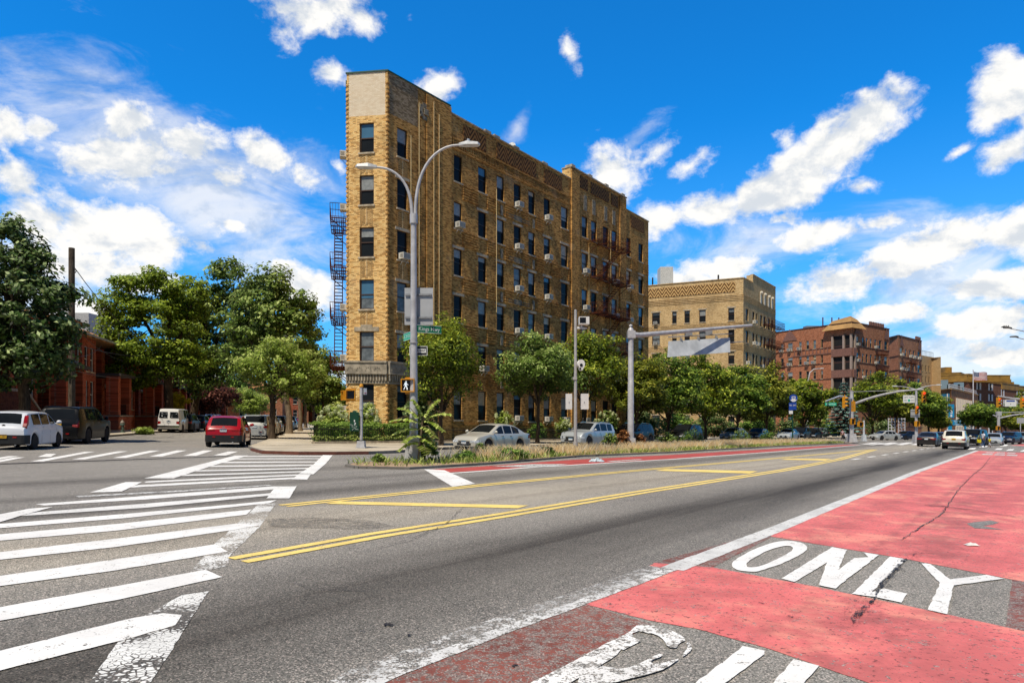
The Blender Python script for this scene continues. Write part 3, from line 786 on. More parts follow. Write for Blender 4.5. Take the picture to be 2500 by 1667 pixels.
M_SILL = simple('pale_stone', '#b3a58e', .85, var=.2, scale=3)
M_FRAME = simple('brown_window_frame', '#4a3222', .5)
M_FRAMED = simple('dark_window_frame', '#2e1e13', .5)
M_FRAMEW = simple('white_window_frame', '#cfccc4', .5)
M_FRAMET = simple('buff_window_frame', '#a98f63', .6)
M_GLASS = m_glass('window_glass')
M_GLASSB = m_glass('sky_reflection_glass', (.05, .12, .19, 1), .05, .4)  # reflected sky put into the pane as a blue base colour
M_BLIND = simple('blind_behind_glass', '#8f9290', .3, spec=.4, var=.1)
M_CURT = simple('net_curtain_behind_glass', '#70777a', .25, spec=.4, var=.2, scale=2)
M_WARM = simple('warm_blind_behind_glass', '#b09a76', .3, spec=.4, var=.1)
M_ACW = simple('ac_white', '#c9c6bd', .5, var=.06)
M_ACG = simple('ac_grille', '#6b6a66', .6)
M_RUST = simple('rusty_iron', '#552a18', .85, spec=.15, var=.3)
M_IRON = simple('black_iron', '#161412', .6)
M_CONDUIT = simple('cream_conduit', '#cdb27b', .6)
M_TAR2 = simple('roof_tar', '#2b2825', .9)
M_TEAL = simple('green_copper', '#23524c', .6)
M_DARK = simple('recess_shade', '#0d0b0a', .9)
M_ORN = simple('grey_ornament', '#8f8470', .85, var=.3, scale=5)

def m_chevron(name, a, b, per=.62, rise=.55, step=.28):
    t = NT(name); us = t.sep(t.uvc())
    tri = t.math('ABSOLUTE', t.math('SUBTRACT', t.math('FRACT', t.math('DIVIDE', us[0], per)), .5))
    v = t.math('ADD', us[1], t.math('MULTIPLY', tri, rise * 2))
    s_ = t.math('FRACT', t.math('DIVIDE', v, step))
    m = t.ramp(s_, .47, .53)
    n = t.noise(t.uvc(), 1.5, 5)
    c = t.mix(t.math('MULTIPLY', t.ramp(n, .5, .75), .5), t.mix(m, L(a), L(b)), (.04, .03, .02, 1))
    return t.bsdf(c, .85, spec=.2, bump=m, bstr=.5, bdist=.03)
M_CHEV = m_chevron('brown_chevron_brick', '#8a6338', '#412814', 1.15, .8, .42)
M_CHEV2 = m_chevron('tan_chevron_brick', '#cfa970', '#5f3e20', 1.3, 1.0, .62)
M_PLUMB = m_chevron('ribbed_courses', '#a3793f', '#3b2512', 10, 0, .2)
M_FRET = m_chevron('fret_panel', '#b0a58f', '#3a2c1e', .3, .3, .2)

class Face:
    """a wall plane from P0 to P1; outside on the right of the direction of travel"""
    def __init__(s, P0, P1, z0=None, lift=0.0):
        s.p0 = Vector((P0[0], P0[1])); s.p1 = Vector((P1[0], P1[1]))
        s.d = (s.p1 - s.p0); s.len = s.d.length; s.d.normalize()
        s.n = Vector((s.d.y, -s.d.x)); s.lift = lift; s.z0 = z0
        s.ang = math.atan2(s.d.y, s.d.x); s.dm = 0
    def base(s, u):
        if s.z0 is not None: return s.z0
        return G(s.p0.x + s.d.x * u) + s.lift
    def P(s, u, v, o=0.0):
        q = s.p0 + s.d * u + s.n * o
        return (q.x, q.y, s.base(u) + v)
    def u_at(s, px):
        r = (px - 1250) / F
        # (p0.x + d.x u) = r (p0.y + d.y u)
        return (r * s.p0.y - s.p0.x) / (s.d.x - r * s.d.y)
    def v_at(s, px, py):
        u = s.u_at(px); q = s.p0 + s.d * u
        return CAMH + (1029 - py) / F * q.y - s.base(u)
    def wall(s, mb, u0, u1, v0, v1, ops=(), m=0, depth=.2, o=0.0, mr=None):
        m = m or s.dm
        ops = [q for q in ops if q[0] > u0 - 1e-4 and q[2] < u1 + 1e-4 and q[3] <= v1 and q[1] >= v0]
        us = sorted({round(x, 4) for x in [u0, u1] + [q[0] for q in ops] + [q[2] for q in ops]})
        vs = sorted({round(x, 4) for x in [v0, v1] + [q[1] for q in ops] + [q[3] for q in ops]})
        for a, b in zip(us[:-1], us[1:]):
            # merge vertical runs
            for c, d in zip(vs[:-1], vs[1:]):
                cu, cv = (a + b) / 2, (c + d) / 2
                if any(q[0] < cu < q[2] and q[1] < cv < q[3] for q in ops): continue
                mb.quad(s.P(a, c, o), s.P(b, c, o), s.P(b, d, o), s.P(a, d, o), m, [(a, c), (b, c), (b, d), (a, d)])
        mr = m if mr is None else mr
        for (a, c, b, d) in ops:
            for (q, w) in (((a, c), (a, d)), ((b, d), (b, c)), ((a, d), (b, d)), ((b, c), (a, c))):
                mb.quad(s.P(q[0], q[1], o), s.P(w[0], w[1], o), s.P(w[0], w[1], o - depth), s.P(q[0], q[1], o - depth), mr,
                        [(q[0], q[1]), (w[0], w[1]), (w[0] + .2, w[1]), (q[0] + .2, q[1])])
    def box(s, mb, u0, u1, v0, v1, o0, o1, m=0):
        m = m or s.dm
        c = [s.P(u0, v0, o0), s.P(u1, v0, o0), s.P(u1, v0, o1), s.P(u0, v0, o1), s.P(u0, v1, o0), s.P(u1, v1, o0), s.P(u1, v1, o1), s.P(u0, v1, o1)]
        k = len(mb.f)
        mb.add(c, [(3, 2, 1, 0), (4, 5, 6, 7), (0, 1, 5, 4), (1, 2, 6, 5), (2, 3, 7, 6), (3, 0, 4, 7)], m)
        du, dv = u1 - u0, v1 - v0
        for i in range(6):
            mb.uv[k + i] = [(u0, v0), (u1, v0), (u1, v1), (u0, v1)]
        mb.uv[k] = [(u0, v0), (u1, v0), (u1, v0 + .1), (u0, v0 + .1)]
        mb.uv[k + 1] = mb.uv[k]
        mb.uv[k + 4] = [(u1, v0), (u0, v0), (u0, v1), (u1, v1)]
        mb.uv[k + 3] = [(u0, v0), (u0 + .1, v0), (u0 + .1, v1), (u0, v1)]
        mb.uv[k + 5] = mb.uv[k + 3]

WIN_CACHE = {}
def win_mesh(w, h, frame, style, panes, sill=0, lintel=0, split=.5):
    """double-hung sash window, origin at lower left outside corner of the opening; returns frame mesh, pane mesh"""
    key = (round(w, 2), round(h, 2), frame.name, style, tuple(p.name for p in panes), sill, lintel, split)
    if key in WIN_CACHE: return WIN_CACHE[key]
    mb = MB(); t = .065
    y0, y1 = .10, .17
    mb.box(0, t, y0, y1, 0, h); mb.box(w - t, w, y0, y1, 0, h)
    mb.box(t, w - t, y0, y1, h - t, h); mb.box(t, w - t, y0 - .02, y1, 0, t)
    if style == 'hung':
        mb.box(t, w - t, y0 + .01, y1, h * .5 - .04, h * .5 + .03)
    if style == 'tri':
        for k in (1, 2): mb.box(w * k / 3 - .03, w * k / 3 + .03, y0 + .01, y1, t, h - t)
    if style == 'pair':
        mb.box(w / 2 - .05, w / 2 + .05, y0 + .01, y1, t, h - t)
        for a, b in ((t, w / 2 - .05), (w / 2 + .05, w - t)): mb.box(a, b, y0 + .01, y1, h * .5 - .03, h * .5 + .03)
    if sill: mb.box(-.07, w + .07, -.08, .12, -.11, -.004, 1)
    if lintel: mb.box(-.2, w + .2, -.04, .10, h + .004, h + .19, 1)
    fm = mb.mesh('window', [frame, M_SILL])
    pm = MB()
    hm = h * split
    pm.quad((t, y1 - .03, hm), (w - t, y1 - .03, hm), (w - t, y1 - .03, h - t), (t, y1 - .03, h - t), 0)
    pm.quad((t, y1 - .01, t), (w - t, y1 - .01, t), (w - t, y1 - .01, hm), (t, y1 - .01, hm), 1)
    pmm = pm.mesh('pane', list(panes), fixn=False)
    WIN_CACHE[key] = (fm, pmm)
    return WIN_CACHE[key]
def add_window(face, op, parent, frame=None, style='hung', panes=None, rng=random, depth=.2, sill=1, lintel=0):
    a, c, b, d = op
    if panes is None:
        panes = rng.choice([(M_GLASS, M_GLASS)] * 3 + [(M_BLIND, M_GLASS)] + [(M_GLASSB, M_GLASS), (M_BLIND, M_GLASS), (M_BLIND, M_GLASS), (M_CURT, M_GLASS), (M_CURT, M_GLASS), (M_WARM, M_GLASS), (M_CURT, M_CURT)])
    fm, pm = win_mesh(b - a, d - c, frame or M_FRAMED, style, panes, sill, lintel, rng.choice((.5, .5, .5, .68, .8, .38)) if panes[0] is not panes[1] else .5)
    o = bpy.data.objects.new('window', fm); COL.objects.link(o); o.parent = parent
    p = face.P(a, c, 0); o.location = p
    dx = Vector((face.d.x, face.d.y, (face.base(b) - face.base(a)) / max(b - a, .1))); dx.normalize()
    nn = Vector((-face.n.x, -face.n.y, 0)); zz = Vector((0, 0, 1))
    Mx = Matrix((dx, nn, zz)).transposed().to_4x4(); Mx.translation = Vector(p)
    o.matrix_basis = Mx
    q = bpy.data.objects.new('pane', pm); COL.objects.link(q); q.parent = o
    return o
def ac_mesh():
    mb = MB()
    mb.box(-.31, .31, -.42, .08, 0, .40, 0)
    for k in range(6): mb.box(-.27, .27, -.432, -.42, .05 + k * .055, .075 + k * .055, 1)
    for k in range(4): mb.box(-.318, -.31, -.38, -.12, .08 + k * .07, .11 + k * .07, 1); mb.box(.31, .318, -.38, -.12, .08 + k * .07, .11 + k * .07, 1)
    mb.tube([(-.2, -.36, 0), (-.2, .0, -.36)], .018, 5, 0); mb.tube([(.2, -.36, 0), (.2, .0, -.36)], .018, 5, 0)
    return mb.mesh('air_conditioner', [M_ACW, M_ACG])
AC_ME = ac_mesh()
def add_ac(face, u, v, parent, sc=1.0):
    o = bpy.data.objects.new('air_conditioner', AC_ME); COL.objects.link(o); o.parent = parent
    o.location = face.P(u, v + .03, .02); o.rotation_euler = (0, 0, face.ang); o.scale = (sc, sc, sc)
    return o
def roof_sheet(mb, pts, h, m=0, z=None):
    mb.poly([(p[0], p[1], (G(p[0]) if z is None else z) + h) for p in pts], m)

def fire_escape(face, u0, u1, levels, parent, dep=1.15, steps_dir=1, storey=3.38):
    """balcony per floor with bar railing, slanted stair between floors"""
    outs = []
    for v in levels:
        mb = MB()
        for k in range(8):
            q = .06 + (dep - .1) * k / 7; face.box(mb, u0, u1, v - .035, v, q, q + .05)
        for k in range(5):
            u = u0 + (u1 - u0) * k / 4; face.box(mb, u - .03, u + .03, v - .10, v - .03, .0, dep)
        for uu in (u0 + .2, u1 - .3):
            mb.tube([face.P(uu, v - .06, dep - .05), face.P(uu, v - .9, .02)], .03, 4)
        o = mb.build('fire_escape', M_RUST, parent); outs.append(o)
        rb = MB()
        for h in (.05, .5, .95):
            rb.tube([face.P(u0, v + h, .05), face.P(u0, v + h, dep), face.P(u1, v + h, dep), face.P(u1, v + h, .05)], .022, 4)
        n = int((u1 - u0) / (.16 if steps_dir > 0 else .3))
        for k in range(n + 1):
            u = u0 + (u1 - u0) * k / n
            rb.tube([face.P(u, v, dep), face.P(u, v + .95, dep)], .012, 3, cap=False)
        for e in (u0, u1):
            for k in range(1, 6):
                rb.tube([face.P(e, v, dep * k / 6), face.P(e, v + .95, dep * k / 6)], .012, 3, cap=False)
        rb.build('railing', M_RUST, o)
    for (a, b), o in zip(zip(levels[:-1], levels[1:]), outs):   # levels sorted from low to high
        st = MB()
        uu0, uu1 = (u0 + .5, u1 - 1.0) if steps_dir > 0 else (u1 - .5, u0 + 1.0)
        for off in (.3, .85):
            st.tube([face.P(uu0, a, off), face.P(uu1, b, off)], .035, 4)
            st.tube([face.P(uu0, a + .8, off), face.P(uu1, b + .8, off)], .015, 4)
        for k in range(1, 12):
            f = k / 12; u = uu0 + (uu1 - uu0) * f; v = a + (b - a) * f
            face.box(st, u - .1, u + .1, v - .02, v + .02, .3, .85)
        st.build('stair', M_RUST, o)
    return outs

# ------------------------------------------------------------------ the flatiron apartment block
def flatiron():
    rng = random.Random(3)
    P0, C = (-10.78, 44.5), (-8.02, 44.0)
    E = (C[0] + .606 * 37.6, C[1] + .795 * 37.6)
    Bk = (P0[0] - .232 * 46, P0[1] + .973 * 46)
    root = thing('apartment_building', 'six storey tan brick flatiron apartment block on the corner with a narrow cream topped front', 'building', (-9, 46, G(-9)))
    fl, fr, fs = Face(P0, C), Face(C, E), Face(Bk, P0)
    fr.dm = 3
    fb = Face(E, Bk)
    HE = 1.93
    heads = [20.75 - 3.38 * k for k in range(5)] + [3.84]
    rows = [(h - HE, h) for h in heads[:5]] + [(1.65, 3.84)]
    TOPL, TOPM, TOP2 = 24.0, 23.5, 24.6
    # openings on the long side
    cols = [(480, 543), (830, 880), (980, 1030), (1095, 1140), (1200, 1245), (1290, 1330), (1385, 1425), (1492, 1533), (1562, 1580), (1620, 1655), (1677, 1712), (1750, 1785), (1805, 1837), (1895, 1920), (1970, 1998)]
    U = []
    for a, b in cols:
        ua, ub = fr.u_at(780 + a * .3954), fr.u_at(780 + b * .3954)
        c_, w_ = (ua + ub) / 2, min(1.3, max(.55, ub - ua))
        U.append((c_ - w_ / 2, c_ + w_ / 2))
    opsR = []; 
    for ri, (v0, v1) in enumerate(rows):
        for ci, (a, b) in enumerate(U):
            opsR.append((a, v0, b, v1))
    wl = .98; ul = fl.len / 2 - .02
    opsL = [(ul - wl / 2, v0, ul + wl / 2, v1) for v0, v1 in rows]
    opsS = []
    for (v0, v1) in rows:
        for k in range(6): opsS.append((4 + k * 7, v0, 5.1 + k * 7, v1))
    mb = MB()
    vb = -.4
    # narrow front: cream panel above the top window
    fl.wall(mb, 0, fl.len, vb, 21.2, opsL, 0)
    fl.wall(mb, .16, fl.len - .16, 21.2, TOPL, (), 1)
    fl.wall(mb, 0, .16, 21.2, TOPL, (), 0); fl.wall(mb, fl.len - .16, fl.len, 21.2, TOPL, (), 0)
    uw = fr.u_at(1020); ut = fr.u_at(1100)
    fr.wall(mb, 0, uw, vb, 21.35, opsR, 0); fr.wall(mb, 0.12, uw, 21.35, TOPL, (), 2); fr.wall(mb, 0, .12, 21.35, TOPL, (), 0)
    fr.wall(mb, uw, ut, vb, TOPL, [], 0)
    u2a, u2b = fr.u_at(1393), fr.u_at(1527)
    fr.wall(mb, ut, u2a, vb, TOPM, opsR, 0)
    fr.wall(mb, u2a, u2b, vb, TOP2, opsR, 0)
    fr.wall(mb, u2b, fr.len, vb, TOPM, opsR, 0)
    fs.wall(mb, 0, fs.len, vb, TOPM, opsS, 0); fb.wall(mb, 0, fb.len, vb, TOPM, (), 0)
    # parapet returns
    for u, a, b in ((ut, TOPM, TOPL), (u2a, TOPM, TOP2), (u2b, TOPM, TOP2)):
        mb.quad(fr.P(u, a, 0), fr.P(u, a, -.9), fr.P(u, b, -.9), fr.P(u, b, 0), 0, [(0, a), (.9, a), (.9, b), (0, b)])
    fr.wall(mb, u2a, u2b, TOPM - 1, TOP2, (), 0, o=-.9)
    fr.wall(mb, 0, ut, TOPM - 1, TOPL, (), 0, o=-.9)
    # piers that stand a little proud of the facade
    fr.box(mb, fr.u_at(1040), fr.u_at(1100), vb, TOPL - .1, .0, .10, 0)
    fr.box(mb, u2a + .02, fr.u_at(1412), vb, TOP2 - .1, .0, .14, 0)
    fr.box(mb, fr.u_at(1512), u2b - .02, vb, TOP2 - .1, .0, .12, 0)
    # roof deck, coping
    rf = MB()
    roof_sheet(rf, [P0, C, E, Bk], TOPM - .7)
    rf.build('roof', M_TAR2, root, fixn=False)
    cp = MB()
    fl.box(cp, -.05, fl.len + .05, TOPL, TOPL + .09, -.4, .06)
    fr.box(cp, 0, ut, TOPL, TOPL + .08, -.4, .06)
    fs.box(cp, 0, fs.len, TOPM, TOPM + .09, -.4, .06)
    cp.build_each('coping', M_TEAL, root)
    cp = MB()
    prev = ut
    fr.box(cp, ut, u2a, TOPM, TOPM + .09, -.4, .08); fr.box(cp, u2a - .05, u2b + .05, TOP2, TOP2 + .1, -.95, .17); fr.box(cp, u2b, fr.len + .05, TOPM, TOPM + .09, -.4, .08)
    for px in (1190, 1212, 1260, 1330): 
        u = fr.u_at(px); fr.box(cp, u - .35, u + .35, TOPM + .09, TOPM + .22, -.4, .1)
    for px in (1398, 1440, 1480, 1520):
        u = fr.u_at(px); fr.box(cp, u - .3, u + .3, TOP2 + .1, TOP2 + .3, -.6, .12)
    cp.build_each('coping', M_SILL, root)
    # chevron parapet panels
    ch = MB()
    for a, b, v0, v1 in ((1131, 1186, 22.0, 23.2), (1212, 1308, 22.0, 23.2), (1328, 1371, 22.0, 23.2), (1408, 1434, 23.2, 24.3), (1442, 1486, 23.2, 24.3), (1492, 1508, 23.2, 24.3), (1540, 1572, 22.0, 23.2)):
        ua, ub = fr.u_at(a), fr.u_at(b)
        fr.box(ch, ua, ub, v0, v1, 0, .05)
    ch.build_each('chevron_panel', M_CHEV, root)
    # soldier-course frieze and ribbed courses
    rb = mb
    for a, b in ((1104, 1388),):
        ua, ub = fr.u_at(a), fr.u_at(b); n = int((ub - ua) / .2)
        for k in range(n): fr.box(rb, ua + k * .2, ua + k * .2 + .1, 21.25, 21.75, 0, .07)
        fr.box(rb, ua, ub, 21.78, 21.86, 0, .1); fr.box(rb, ua, ub, 21.1, 21.2, 0, .08)
    # bands of projecting courses between windows
    gaps = []
    prevu = fr.u_at(1102)
    for (a, b) in U[1:]:
        if a - prevu > .35: gaps.append((prevu + .06, a - .06))
        prevu = b
    gaps.append((prevu + .06, fr.len - .1))
    for (v0, v1) in rows[:5]:
        for (a, b) in gaps:
            if rng.random() < .14: continue
            for k in range(6): fr.box(rb, a, b, v0 - 1.1 + k * .19, v0 - 1.1 + k * .19 + .095, 0, .09)
        for k in range(7): fr.box(rb, fr.u_at(1022), fr.u_at(1040) , v0 - .5 + k * .17, v0 - .425 + k * .17, 0, .05)
    for k in range(8): fr.box(rb, .2, fr.len - .1, .1 + k * .17, .175 + k * .17, 0, .055)
    for k in range(7): fl.box(rb, .05, fl.len - .05, .1 + k * .17, .175 + k * .17, 0, .045)
    # toothed corners
    for k in range(int(23.6 / .3)):
        v = .1 + k * .3
        if 3.8 < v < 5.3: continue
        fl.box(rb, .0, .12, v, v + .14, 0, .06); fl.box(rb, fl.len - .12, fl.len, v, v + .14, 0, .06)
        fr.box(rb, 0, .12, v, v + .14, 0, .06); fs.box(rb, fs.len - .12, fs.len - .01, v, v + .14, 0, .05)
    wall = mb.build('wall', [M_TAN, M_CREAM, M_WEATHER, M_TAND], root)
    fr.dm = 0
    # stone band with carved frieze over the ground floor
    sb = MB()
    uS = fr.u_at(1030)
    for f, a, b in ((fl, -.02, fl.len + .02), (fr, 0, uS)):
        f.box(sb, a, b, 4.55, 5.2, 0, .22); f.box(sb, a, b, 5.2, 5.32, 0, .28); f.box(sb, a, b, 4.47, 4.55, 0, .26)
        f.box(sb, a, b, 3.86, 4.02, 0, .08)
        n = int((b - a) / .2)
        for k in range(n): f.box(sb, a + .04 + k * (b - a) / n, a + .16 + k * (b - a) / n, 4.04, 4.45, 0, .16)
        for k in range(int((b - a) / .62)):
            cu = a + .35 + k * .62
            for q in range(5):
                an = math.pi * q / 4
                f.box(sb, cu + .18 * math.cos(an) - .025, cu + .18 * math.cos(an) + .025, 4.72 + .18 * math.sin(an), 4.77 + .18 * math.sin(an), .22, .26)
    sb.build('stone_band', M_STONE, root)
    # herringbone spandrels on the narrow front and its return
    for (v0, v1) in rows[:4]:
        for f, c_, w_ in ((fl, ul, .98), (fr, (U[0][0] + U[0][1]) / 2, 1.0)):
            sp = MB()
            for sgn in (-1, 1):
                for k in range(9):
                    q = .12 + k * .13
                    a0 = c_ + sgn * .1; a1 = c_ + sgn * .45
                    pts = [f.P(a0, v0 - 1.35 + q, .004), f.P(a1, v0 - 1.35 + q - .22, .004), f.P(a1, v0 - 1.35 + q - .17, .03), f.P(a0, v0 - 1.35 + q + .05, .03)]
                    sp.poly(pts)
            f.box(sp, c_ - .06, c_ + .06, v0 - 1.3, v0 - .15, 0, .03)
            sp.build('herringbone_panel', M_TAN2, root)
    sl_ = MB()
    a, v0, b, v1 = opsL[4]; fl.box(sl_, a - .35, b + .35, v1 + .03, v1 + .3, 0, .04); fl.box(sl_, a + .1, b - .1, v1 + .297, v1 + .45, 0, .038)
    sl_.build('lintel', M_SILL, root)
    # grey ornaments: medallion, fret panels, small plaques
    om = MB()
    def plaque(px, v, w, h): 
        u = fr.u_at(px); fr.box(om, u - w / 2, u + w / 2, v - h / 2, v + h / 2, 0, .06)
    for (v0, v1) in rows[:5]:
        for px in (1224, 1302): plaque(px, v0 - .75, .28, .75)
    for px in (1428, 1449, 1478, 1498):
        u = fr.u_at(px)
        fr.box(om, u - .28, u + .28, 21.3, 22.7, .0, .05)
    um = fr.u_at(1038)
    for k in range(10):
        an = 2 * math.pi * k / 10
        fr.box(om, um + .45 * math.cos(an) - .14, um + .45 * math.cos(an) + .14, 22.6 + .45 * math.sin(an) - .14, 22.74 + .45 * math.sin(an), 0, .08)
    fr.box(om, um - .2, um + .2, 22.4, 22.8, 0, .14)
    om.build_each('ornament', M_ORN, root)
    fp = MB()
    for (v0, v1) in rows[:5]:
        fr.box(fp, fr.u_at(1241), fr.u_at(1291), v0 - 1.05, v0 - .65, 0, .05)
    fp.build_each('fret_panel', M_FRET, root)
    # cream conduits down the wall
    for px, v0, v1 in ((1056, .5, 23.6), (1069, .5, 22.9), (1000, 4, 20.5), (1020, 5.5, 23.0), (1209, 10, 19.5), (1488, 3, 20.5), (1435, 3, 18)):
        c_ = MB(); u = fr.u_at(px)
        c_.tube([fr.P(u, v0, .13), fr.P(u, v1, .13)], .03, 5)
        c_.build('conduit', M_CONDUIT, root)
    # windows
    i = 0
    for (a, v0, b, v1) in opsL:
        kind = [(M_GLASSB, M_GLASS), (M_BLIND, M_GLASS), (M_BLIND, M_GLASS), (M_GLASSB, M_CURT), (M_CURT, M_CURT), (M_GLASS, M_BLIND)][i]; i += 1
        add_window(fl, (a, v0, b, v1), root, M_FRAME, 'hung', kind)
    for (a, v0, b, v1) in opsR:
        add_window(fr, (a, v0, b, v1), root, M_FRAMED, 'hung', None, rng, lintel=1 if (v1 < 18 and v1 > 5 and rng.random() < .8) else 0)
    for op in opsS[:0]: pass
    dk = MB()
    for (a, v0, b, v1) in opsS: fs.wall(dk, a, b, v0, v1, (), 0, o=-.2)
    dk.build_each('side_window', M_GLASS, root)
    # air conditioners (row, column)
    for r, c in ((0, 4), (0, 6), (1, 1), (1, 4), (1, 6), (2, 0), (2, 4), (2, 6), (2, 9), (3, 4), (3, 6), (3, 9), (4, 2), (4, 4), (4, 6), (1, 13), (2, 13), (3, 13), (1, 9), (4, 13), (5, 3 + 1), (5, 6), (5, 7), (5, 9), (5, 13), (5, 14), (3, 12), (2, 12), (1, 12), (4, 14)):
        a, b = U[c]; add_ac(fr, (a + b) / 2, rows[r][0] + .02, root, min(1.0, (b - a) / .72))
    for k, v in ((45.4 - 44.5, 19.0), (1.4, 15.6), (1.0, 8.8), (1.8, 5.5), (.8, 2.0)): add_ac(fs, fs.len - k - .5, v, root)
    # fire escapes
    fire_escape(fr, fr.u_at(1440), fr.u_at(1513), [5.2 + 3.38 * k for k in range(5)], root, 1.25, 1)
    fire_escape(fs, fs.len - 6.6, fs.len - 2.4, [5.2 + 3.38 * k for k in range(4)], root, 1.12, -1)
    # roof dish
    dish = MB()
    dish.lathe([(.02, 0), (.3, .05), (.48, .16), (.5, .18)], 14, axis='y')
    dd = dish.build('satellite_dish', simple('dish_white', '#d6d6d2', .4), root, smooth=40)
    uq = fr.u_at(1272); dd.location = fr.P(uq, TOPM + .5, -1.0); dd.rotation_euler = (R(20), 0, R(150))
    return root, fr, fl, fs
FLAT, FR, FL_, FS = flatiron()

# ------------------------------------------------------------------ second tan block further up the highway
def block_two():
    rng = random.Random(11)
    root = thing('apartment_building', 'pale tan brick apartment block with zigzag parapet, half hidden behind the row of trees', 'building', (30, 108, G(30)))
    K = (34.9, 103.0); E = tuple(np.array(K) + np.array((.603, .798)) * 16.5)
    W = (K[0] - 12.9 * 1.45, K[1] + 7.5 * 1.45)
    f1, f2 = Face(W, K), Face(K, E)
    H = 24.0
    rows = [(f1.v_at(1800, 736 + 14 + k * 52.5) - 1.0, ) for k in range(6)]
    hd = [19.6 - 3.3 * k for k in range(6)]
    mb = MB(); ops1 = []; ops2 = []
    for h in hd:
        for a, b in ((1592, 1611), (1641, 1652), (1671, 1684), (1707, 1723), (1778, 1793)):
            ops1.append((f1.u_at(a), h - 1.9, f1.u_at(b), h))
        for a, b in ((1821, 1827), (1837, 1842), (1846, 1849), (1856, 1861), (1864.5, 1869.5), (1875, 1880), (1883, 1887)):
            ops2.append((f2.u_at(a), h - 1.9, f2.u_at(b), h))
    f1.wall(mb, 0, f1.len, -.5, H, ops1); f2.wall(mb, 0, f2.len, -.5, H, ops2)
    ub = f2.u_at(1838)
    f2.wall(mb, ub, f2.len, H, H + 1.3, ()); 
    mb.quad(f2.P(ub, H, 0), f2.P(ub, H, -1), f2.P(ub, H + 1.3, -1), f2.P(ub, H + 1.3, 0), 0, [(0, 0), (1, 0), (1, 1.3), (0, 1.3)])
    Ee = f2.P(f2.len, 0); back = (Ee[0] - 22, Ee[1] + 16)
    f3 = Face(E, back); f4 = Face((W[0] - 2, W[1] + 22), W)
    f3.wall(mb, 0, f3.len, -.5, H, ()); f4.wall(mb, 0, f4.len, -.5, H, ())
    wall_mb = mb
    r = MB(); roof_sheet(r, [W, K, E, back, (W[0] - 2, W[1] + 22)], H - .5); r.build('roof', M_TAR2, root, fixn=False)
    ch = MB(); f1.box(ch, .2, f1.u_at(1795), H - 2.0, H - .55, 0, .06); ch.build('chevron_panel', M_CHEV2, root)
    rb = wall_mb
    for h in hd:
        for (a, b) in ((0.2, f1.len - .1),):
            for k in range(5): f1.box(rb, a, b, h - 3.1 + k * .2, h - 3.02 + k * .2, 0, .05)
        for k in range(5): f2.box(rb, .1, f2.len, h - 3.1 + k * .2, h - 3.02 + k * .2, 0, .05)
    for k in range(4): f1.box(rb, .1, f1.len, H - 3.3 + k * .25, H - 3.2 + k * .25, 0, .06); f2.box(rb, .1, f2.len, H - 3.3 + k * .25, H - 3.2 + k * .25, 0, .06)
    f1.box(rb, 0, f1.len, H, H + .12, -.4, .1); f2.box(rb, 0, ub, H, H + .12, -.4, .1); f2.box(rb, ub, f2.len, H + 1.3, H + 1.42, -.4, .1)
    rb.build('wall', M_TAN2, root)
    for op in ops1: add_window(f1, op, root, M_FRAME, 'hung', None, rng, lintel=1)
    for op in ops2: add_window(f2, op, root, M_FRAMED, 'hung', (M_GLASS, M_GLASS), rng)
    for i in (0, 5, 22): a = ops1[i]; add_ac(f1, (a[0] + a[2]) / 2, a[1], root)
    for i in (1, 8, 9, 17, 14, 21, 30): a = ops2[i % len(ops2)]; add_ac(f2, (a[0] + a[2]) / 2, a[1], root, 1.2)
    om = MB()
    for px in (1857, 1866, 1876, 1884):
        u = f2.u_at(px)
        f2.box(om, u - .3, u + .3, H - 2.6, H - .9, 0, .1)
        om.ball(f2.P(u, H - .9, .15), .3, .3, .3, 6, 4)
    om.build_each('ornament', simple('white_ornament', '#cfc8b8', .7), root)
    fire_escape(f2, f2.u_at(1863), f2.len + .9, [5.0 + 3.3 * k for k in range(5)], root, 1.3, 1)
    bh = MB(); p = pd(1624, 118)
    bh.box(p[0] - 1.1, p[0] + 1.1, p[1] - 1.2, p[1] + 1.2, 22, hz(1624, 655, 118) + G(p[0]))
    bh.build('bulkhead', simple('white_bulkhead', '#d8d5cd', .6), root)
    b2 = MB(); b2.prism([(p[0] - 3.4, 22.5), (p[0] + 3.6, 22.5), (p[0] + 2, 24.3), (p[0] - 2, 24.3)], p[1] - 2.5, p[1] + 2.5, 'y'); b2.build('stair_head', simple('grey_metal_roof', '#8b9299', .4, .3), root)
    v = MB(); q = f1.P(f1.u_at(1748), H, -1.5); v.tube([q, (q[0], q[1], q[2] + 1.1)], .13, 6)
    q = f1.P(f1.u_at(1586), H, -1.5); v.tube([q, (q[0], q[1], q[2] + 1.6)], .13, 6); v.build_each('vent_pipe', M_IRON, root)
    return root
block_two()

